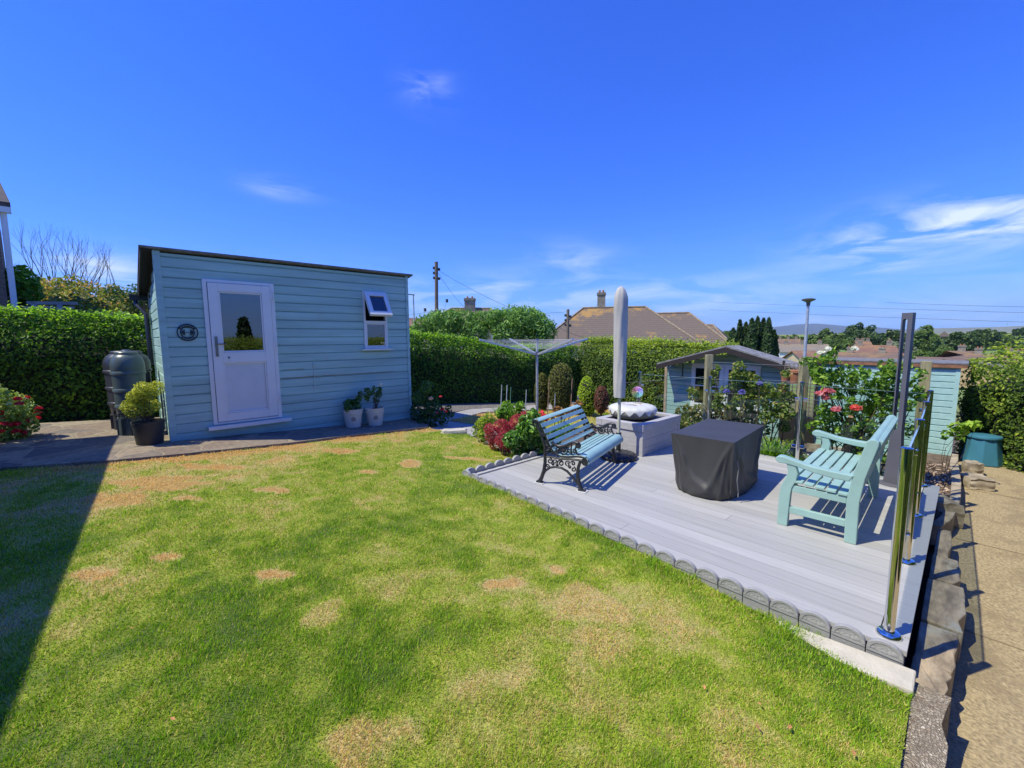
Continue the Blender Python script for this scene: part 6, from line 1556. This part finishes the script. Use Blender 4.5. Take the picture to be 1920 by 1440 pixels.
hip_house('lower grey tiled bungalow wing with orange lichen on its ridge, right of the parasol', c, yaw - .12, 11.5, 9, -2, zt(1250, 648, 47), zt(1245, 588, 47), 3.7, M['roof_grey'], M['cream'], (), 3)
c = at_az(1318, 56)
hip_house('dark tiled roof partly hidden behind the right end of the lichened bungalow roof', c, yaw - .3, 8, 8, -2.5, zt(1320, 655, 56), zt(1305, 610, 56), 3.0, M['roof_grey'], M['cream'], (), 2)
c = at_az(884, 46)
hip_house('bungalow with a stout square chimney showing over the conifer clump', c, az_of(884) - math.pi / 2, 10.5, 8, -1, zt(884, 612, 46), zt(884, 579, 46), 3.2, M['roof_grey'], M['cream'], [(-.1, 0, 1.1, 1.15)], 2)
c = at_az(768, 60)
hip_house('small patch of roof just right of the blue shed', c, az_of(768) - math.pi / 2, 8, 8, -1, zt(770, 612, 60), zt(770, 598, 60), 2.5, M['roof_red'], M['cream'], (), 0)
# poles, street lamps and wires
M['pole'] = mat('telegraph pole timber', (.17, .13, .10), .9, var=.3, scale=4, stretch=(1, 1, .3))
def telegraph_pole(label, px, pyt, pyb, d, r, steps=True):
    a, c = PD(px, pyt, d), PD(px - 1, pyb, d); t = thing('telegraph_pole', label, 'telegraph pole', (c.x, c.y, -1.2)); s = MB(); s.tube([(c.x, c.y, -1.2), (a.x, a.y, a.z)], [r * 1.15, r], 10); s.build('pole', M['pole'], t, True, smooth=50)
    s = MB(); e = Vector((a.y, -a.x, 0)).normalized()
    for k, z in enumerate((.5, .9, 1.3, .6, 1.35)):
        sg_ = 1 if k > 2 else -1; s = MB(); s.box(a + e * sg_ * (r + .07) - Vector((0, 0, z)), (.14, .14, .20)); s.build('bracket', M['black_plastic'], t, True)
    for sg_ in ((1, -1) if steps else ()):
        s = MB(); s.box(a - Vector((0, 0, 4.2)) + e * sg_ * r, (.22, .22, .5)); s.build('junction_box', M['pole'], t, True)
    return a
pA = telegraph_pole('tall dark telegraph pole beside the blue shed roof', 818, 491, 610, 36, .14)
pB = telegraph_pole('shorter telegraph pole in front of the bungalow roof', 1065, 580, 640, 36, .12, False)
def street_lamp(label, px, pyt, d, r, base_z, arm):
    a = PD(px, pyt, d); e = Vector((a.y, -a.x, 0)).normalized(); t = thing('street_lamp', label, 'street lamp', (a.x, a.y, base_z)); s = MB()
    s.tube([(a.x, a.y, base_z), (a.x, a.y, a.z - .05)], [r, r * .62], 10); s.build('pole', mat('galvanised lamp pole', (.36, .39, .46), .5, metal=.3), t, True, smooth=40)
    s = MB()
    if arm: s.bar(a + e * .15, a - e * .85 + Vector((0, 0, .08)), .28, .09)
    else: s.lathe([(.08, -.28), (.10, -.10), (.30, .0), (.32, .05), (.18, .10), (.002, .11)], 18, a)
    s.build('lamp_head', mat('dark lamp head', (.10, .10, .10), .5), t, True, smooth=40)
street_lamp('slim street lamp between the blue shed and the telegraph pole', 775, 553, 52, .10, -1, True)
street_lamp('pale grey street lamp with a saucer head, right of the cypresses', 1516, 563, 27, .10, -2.2, False)
M['cable'] = mat('black cable', (.03, .03, .035), .7)
def wire_run(label, pts, r=.012, sag=.25, n=14):
    s = MB()
    for a, c in zip(pts[:-1], pts[1:]):
        q = [a.lerp(c, i / n) - Vector((0, 0, sag * 4 * (i / n) * (1 - i / n))) for i in range(n + 1)]; s.tube(q, r, 4)
    tag(s.build('overhead_wire', M['cable']), label, 'wire', 'overhead wires')
wire_run('overhead wire sloping from the tall telegraph pole down towards the short pole', [pA - Vector((0, 0, .6)), PD(1040, 610, 30), PD(1180, 650, 27)], .013, .3)
wire_run('overhead wire dropping from the tall telegraph pole to the chimney of the bungalow', [pA - Vector((0, 0, .7)), PD(872, 578, 45)], .012, .2)
wire_run('faint overhead wire running left from the tall telegraph pole behind the blue shed', [PD(700, 590, 50), pA - Vector((0, 0, 3.9))], .012, .3)
wire_run('overhead wire from the tall telegraph pole across to the top of the short pole', [pA - Vector((0, 0, 3.8)), pB - Vector((0, 0, .2))], .012, .3)
for lb, ya, yb in (('highest of the overhead wires over the valley at the right', 562, 577), ('middle of the overhead wires over the valley at the right', 566, 589), ('lowest of the overhead wires over the valley at the right', 581, 607)):
    x0 = 1660 if ya == 562 else 1330
    wire_run(lb, [PD(x0, ya if x0 == 1330 else 567, 48), PD(2010, yb, 34)], .010, .05)
for px, py, lb in ((797, 581, 'small dark cable joint hanging near the telegraph pole, lower left one'), (838, 564, 'small dark cable joint hanging right of the telegraph pole')):
    s = MB(); s.box(PD(px, py, 38), (.16, .16, .28)); s.tube([PD(px, py, 38), PD(px - 5, py + 17, 38)], .01, 4); tag(s.build('cable_joint', M['cable']), lb, 'cable joint')
# columnar cypresses
M['cypress'] = leafmat('cypress foliage', (0.008, 0.020, 0.008), (0.024, 0.052, 0.014), (0.075, 0.12, 0.025), 0.15)
def cypress(label, px, pyt, d, wpx, seed):
    rr = random.Random(seed); a = PD(px, pyt, d); zb = -2.6; H = a.z - zb; r = wpx / 2 * d / FPX * 1.15 * math.cos(math.atan((px - CXP) / FPX)) ** 2; t = thing('cypress', label, 'tree', (a.x, a.y, zb), 0, 'cypresses beyond the summerhouse')
    n = 2100; v = rng.uniform(0, 1, n) ** .8; th = rng.uniform(0, 6.283, n); pr = np.minimum(1, (1 - v) * 3.2) ** .6
    rad_ = r * pr * (.75 + .35 * vn(th * 1.2, v * H, .7, seed)) * np.where(rng.uniform(size=n) < .8, rng.uniform(.85, 1.1, n), rng.uniform(.3, .9, n))
    P = np.stack([rad_ * np.cos(th), rad_ * np.sin(th), v * H], 1); U = np.stack([np.cos(th), np.sin(th), .5 + 0 * th], 1)
    leaves('crown', P, U, .30, M['cypress'], t, .6, 2.2, world=False, rnd=.4 + rng.normal(0, .24, n), tdir=np.stack([0 * th, 0 * th, 1 + 0 * th], 1))
    s = MB(); s.tube([(0, 0, 0), (0, 0, H * .9)], [.18, .03], 7).lathe([(r * .4, .2), (r * .55, H * .3), (r * .45, H * .7), (.02, H * .95)], 10); s.build('trunk', M['hedge_core'], t)  # trunk joined with an added dark core inside the crown
for i, (px, pt, w) in enumerate(((1375, 616, 24), (1388, 601, 15), (1399, 605, 18), (1410, 598, 20), (1421, 595, 18), (1432, 598, 20), (1442, 597, 18), (1452, 620, 16))):
    cypress(('leftmost short cypress of the dark clump', 'slender cypress standing up left in the dark clump', 'third cypress from the left in the dark clump', 'fourth cypress from the left in the dark clump', 'tallest cypress in the middle of the dark clump', 'third cypress from the right in the dark clump', 'second cypress from the right in the dark clump', 'short rightmost cypress of the dark clump')[i], px, pt, 38 + (i % 3), w, i)

# ================================================================== THE VALLEY: ROOFS, TREES, FIELDS
def cth(px): return math.cos(math.atan((px - CXP) / FPX))
def town(label, px, wpx, pr, pe, d, mroof, mwall, depth=8, hip=0.0, turn=0.0, chims=1, wins=3):
    L = wpx * d / FPX * cth(px) ** 2; ze, zr = zt(px, pe, d), zt(px, pr, d); c = at_az(px, d)
    cl = [((i + .5) / chims * L - L / 2, 0, .9, .8) for i in range(chims)]
    hip_house(label, c, az_of(px) - math.pi / 2 + turn, L, depth, ze - 5, ze, zr, hip, mroof, mwall, cl, wins, 'house', 'houses in the valley', ridge=False)
town('long stone tiled terrace in the valley left of the lamp post', 1505, 95, 646, 660, 120, M['roof_dull'], M['whitewall'], 9, 0, .1, 3, 4)
town('pinkish far terrace with several chimneys, furthest left in the valley', 1470, 60, 636, 645, 190, M['roof_brown'], M['cream'], 10, 0, 0, 4, 3)
town('small red tiled house in front of the stone tiled terrace', 1508, 48, 659, 674, 80, M['roof_red'], M['cream'], 8, 0, .35, 0, 2)
town('long red tiled house behind the roses', 1640, 110, 647, 664, 110, M['roof_red'], M['cream'], 10, 1.5, .05, 2, 4)
town('lower red tiled roof with a cream dormer, behind the store roof', 1625, 120, 662, 677, 85, M['roof_brown'], M['cream'], 8, 0, -.05, 2, 4)
town('far house with a row of chimney pots above the roses', 1617, 30, 640, 650, 170, M['roof_red'], M['cream'], 9, 0, .2, 3, 2)
town('brown hipped roof right of the lamp column', 1805, 75, 658, 673, 100, M['roof_brown'], M['brick'], 10, 4, .15, 1, 3)
town('brown roof with orange chimneys at the right of the valley', 1865, 110, 665, 680, 90, M['roof_brown'], M['brick'], 9, 0, -.05, 2, 4)
town('yellow brick gabled house over the right hedge', 1862, 50, 673, 690, 70, M['roof_red'], M['brick'], 9, 0, 1.3, 0, 2)
town('brown roof over the hedge at the right edge', 1915, 60, 672, 688, 75, M['roof_red'], M['brick'], 9, 0, .5, 1, 2)
town('low brown roof between the lamp column and the hipped roof', 1745, 50, 671, 682, 75, M['roof_brown'], M['brick'], 8, 0, .0, 0, 3)
town('yellow gable showing just right of the aqua store roof', 1825, 44, 678, 692, 62, M['roof_dull'], M['brick'], 8, 0, 1.2, 0, 1)
g = thing('barn', 'dark timber barn on the far hill crest', 'barn', at_az(1771, 420) + (0,)); d = 420
p = [PD(1757, 631, d), PD(1771, 621, d), PD(1784, 631, d)]; s = MB(); s.prism(p, Vector((math.cos(az_of(1771)), math.sin(az_of(1771)), 0)) * 12); s.build('roof', M['tile_brown'], g, True)
s = MB(); s.prism([PD(1760, 638, d), PD(1781, 638, d), PD(1781, 631, d), PD(1760, 631, d)], Vector((math.cos(az_of(1771)), math.sin(az_of(1771)), 0)) * 11); s.build('wall', M['dark_wood'], g, True)
M['tree_dark'] = leafmat('dark far foliage', (0.010, 0.022, 0.008), (0.028, 0.055, 0.014), (0.075, 0.115, 0.025), 0.15)
M['tree_mid'] = leafmat('far foliage', (0.020, 0.040, 0.010), (0.055, 0.095, 0.018), (0.12, 0.165, 0.035), 0.15)
M['tree_grey'] = leafmat('grey green far foliage', (0.04, 0.055, 0.03), (0.09, 0.115, 0.06), (0.16, 0.19, 0.10), 0.15)
def far_tree(label, lst, d, m, zb, group='trees in the valley', dens=60):
    """lst of crown lobes: px, py, half width and half height in pixels"""
    k = d / FPX; bl = []
    for px, py, rw in lst:
        p = PD(px, py, d + random.uniform(-3, 3)); bl.append((p.x, p.y, p.z, rw * k * cth(px) * 1.25)); p = PD(px + random.uniform(-3, 3), py + rw * .8, d - 3); bl.append((p.x, p.y, p.z, rw * k * cth(px) * 1.2))
    c = (sum(b[0] for b in bl) / len(bl), sum(b[1] for b in bl) / len(bl)); t = thing('tree', label, 'tree', (c[0], c[1], zb), 0, group)
    sub = []
    for x, y, z, r in bl:
        for _ in range(6):
            u = unit(rng.normal(size=(1, 3)))[0]; sub.append((x + u[0] * r * .6, y + u[1] * r * .6, z + u[2] * r * .55, r * random.uniform(.35, .6)))
    P, U = clumps(sub, dens * len(sub), .6); U[:, 2] += .3
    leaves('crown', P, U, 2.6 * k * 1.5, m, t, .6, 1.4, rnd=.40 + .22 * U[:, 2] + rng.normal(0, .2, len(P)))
    s = MB(); zc = np.mean([b[2] for b in bl]); s.tube([(c[0], c[1], zb), (c[0] + .1, c[1], zc)], [.35, .18], 7)
    for b in bl[:4]: s.tube([(c[0], c[1], zb + (zc - zb) * .6), (b[0], b[1], b[2])], [.14, .05], 5)
    s.build('trunk', M['bark'], t, True)
for a in (('round dark tree standing highest on the wooded skyline', [(1600, 622, 12), (1615, 618, 11), (1630, 622, 11), (1610, 633, 13), (1590, 632, 10), (1628, 634, 10)], 240, 'tree_dark', -6),
          ('sloping green tree at the left end of the wooded skyline', [(1545, 628, 9), (1530, 632, 8), (1515, 635, 7), (1556, 634, 9), (1500, 637, 5)], 260, 'tree_mid', -6),
          ('mid green tree between the sloping tree and the highest tree', [(1575, 637, 9), (1562, 638, 9), (1585, 641, 8)], 215, 'tree_mid', -6),
          ('dark trees right of the highest tree on the skyline', [(1650, 630, 10), (1665, 630, 10), (1680, 630, 9), (1655, 640, 10), (1675, 640, 10), (1692, 632, 8)], 230, 'tree_dark', -6),
          ('pale grey green tree behind the lamp column', [(1685, 652, 10), (1700, 655, 9), (1675, 655, 8), (1690, 663, 9), (1712, 660, 7)], 130, 'tree_grey', -8),
          ('long belt of mid green trees below and left of the highest skyline tree', [(1530, 640, 7), (1550, 641, 7), (1570, 643, 7), (1590, 643, 7), (1610, 644, 7)], 200, 'tree_mid', -7),
          ('belt of dark trees behind the lamp column', [(1690, 640, 8), (1705, 638, 8), (1715, 640, 7), (1660, 648, 7), (1640, 646, 7)], 250, 'tree_dark', -6),
          ('scrubby green trees behind the barn', [(1760, 640, 6), (1775, 646, 7), (1750, 650, 6), (1830, 648, 8), (1815, 652, 7)], 260, 'tree_mid', -6),
          ('round bright green tree right of the lamp column', [(1732, 624, 11), (1745, 628, 11), (1725, 634, 10), (1740, 640, 12), (1752, 640, 9), (1728, 646, 9)], 220, 'tree_mid', -6),
          ('large spreading tree on the hillside with fields around it', [(1790, 640, 12), (1805, 634, 12), (1820, 636, 12), (1785, 648, 9), (1810, 647, 12), (1795, 630, 8)], 230, 'tree_dark', -6),
          ('dark tree on the hill crest behind the large spreading tree', [(1840, 628, 10), (1855, 628, 10), (1830, 632, 8), (1862, 633, 7), (1846, 636, 9)], 300, 'tree_dark', -4),
          ('low bush trees below the bright green tree', [(1725, 662, 6), (1737, 665, 6), (1712, 668, 5)], 120, 'tree_mid', -8),
          ('small green bush on the fields left of the spreading tree', [(1768, 655, 6), (1778, 658, 6), (1762, 660, 5)], 170, 'tree_mid', -7),
          ('dark bushes at the right edge of the fields', [(1905, 655, 9), (1920, 652, 9), (1890, 660, 6), (1930, 660, 9)], 160, 'tree_dark', -7),
          ('round bush between the fields on the right', [(1875, 636, 6), (1885, 634, 6), (1865, 640, 5)], 330, 'tree_mid', -3),
          ('far copse on the crest at the right edge', [(1905, 622, 4), (1915, 621, 5), (1925, 622, 5)], 520, 'tree_dark', 0),
          ('small tree on the hedge line right of the dark crest tree', [(1880, 628, 4), (1888, 629, 4)], 400, 'tree_mid', 0),
          ('green trees seen between the bungalow roof and the cypresses', [(1350, 634, 8), (1362, 630, 9), (1345, 640, 7), (1370, 637, 8)], 90, 'tree_mid', -5),
          ('distant tree tops low at the left of the valley', [(1455, 634, 4), (1465, 635, 4), (1478, 634, 5), (1490, 634, 5)], 300, 'tree_mid', -4)):
    far_tree(a[0], a[1], a[2], M[a[3]], a[4])
# field hedgerows: one mass each
for i, (pl_, d) in enumerate((([(1760, 640), (1800, 641), (1840, 641), (1880, 642), (1920, 640)], 300), ([(1860, 646), (1890, 648), (1925, 645)], 260), ([(1840, 628), (1880, 633), (1925, 634)], 420))):
    bl = []
    for (a, c) in zip(pl_[:-1], pl_[1:]):
        for f in np.linspace(0, 1, 7): p = PD(a[0] + (c[0] - a[0]) * f, a[1] + (c[1] - a[1]) * f, d); bl.append((p.x, p.y, p.z - .4, d / FPX * 2.4))
    P, U = clumps(bl, 900, .5); o = leaves('hedgerow', P, U, 1.4, M['tree_dark'], None, .6, 1.4); tag(o, 'dark hedgerow line across the far fields, ' + ('below the barn', 'nearest the valley roofs', 'highest on the hill')[i], 'hedgerow')
# far hills and sea
def ridge(name, prof, d, m, zb, depth=1500):
    xs = np.linspace(prof[0][0], prof[-1][0], 90); V = []; F = []
    pys = np.interp(xs, [p[0] for p in prof], [p[1] for p in prof])
    for i, (px, py) in enumerate(zip(xs, pys)):
        top = PD(px, py + 1.2 * (vn(px, 0, 40, 3) - .5), d); a = math.atan2(top.y, top.x)
        f = (d - depth) / d; V += [(top.x * f, top.y * f, zb), (top.x * (1 + f) / 2, top.y * (1 + f) / 2, zb + (top.z - zb) * .62), tuple(top), (top.x * 1.3, top.y * 1.3, zb)]
    n = len(xs)
    for i in range(n - 1):
        for j in range(3): a = i * 4 + j; F.append((a, a + 4, a + 5, a + 1))
    s = MB(); s.add(V, F); o = s.build(name, m, smooth=180); tag(o, kind='structure'); return o
M['hill'] = mat('far down land', (.17, .18, .10), 1, var=.25, scale=.004, coords='Object')
ridge('hills', [(1560, 640), (1640, 632), (1700, 619), (1760, 615), (1850, 614), (1920, 611), (2100, 606), (2300, 610)], 4200, M['hill'], -30)
ridge('headland', [(1250, 634), (1330, 622), (1400, 617), (1460, 612), (1490, 608), (1530, 607), (1580, 611), (1640, 614), (1700, 618), (1760, 622)], 8200, mat('far headland', (.05, .07, .06), 1, var=.2, scale=.003), -30, 900)

# conifer behind the camera, seen as a reflection in the shed door
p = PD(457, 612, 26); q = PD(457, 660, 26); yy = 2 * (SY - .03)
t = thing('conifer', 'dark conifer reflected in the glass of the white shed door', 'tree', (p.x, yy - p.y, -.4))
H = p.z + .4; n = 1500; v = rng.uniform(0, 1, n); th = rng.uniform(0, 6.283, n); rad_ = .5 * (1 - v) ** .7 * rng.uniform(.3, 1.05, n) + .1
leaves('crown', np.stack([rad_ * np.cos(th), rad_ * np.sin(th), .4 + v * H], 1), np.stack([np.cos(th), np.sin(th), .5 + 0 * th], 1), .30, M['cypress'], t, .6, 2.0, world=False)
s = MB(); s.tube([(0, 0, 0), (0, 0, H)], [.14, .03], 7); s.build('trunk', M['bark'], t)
# ================================================================== AIR: one closed box of thin haze round the scene
m, t_, out = newmat('haze')
pv = N(t_, 'ShaderNodeVolumePrincipled'); pv.inputs['Color'].default_value = (.62, .78, 1, 1); pv.inputs['Density'].default_value = 0.00007
t_.links.new(pv.outputs[0], out.inputs['Volume'])
s = MB(); s.boxb(-12500, 12500, -12500, 12500, -60, 420); o = s.build('haze', m); tag(o, kind='stuff')
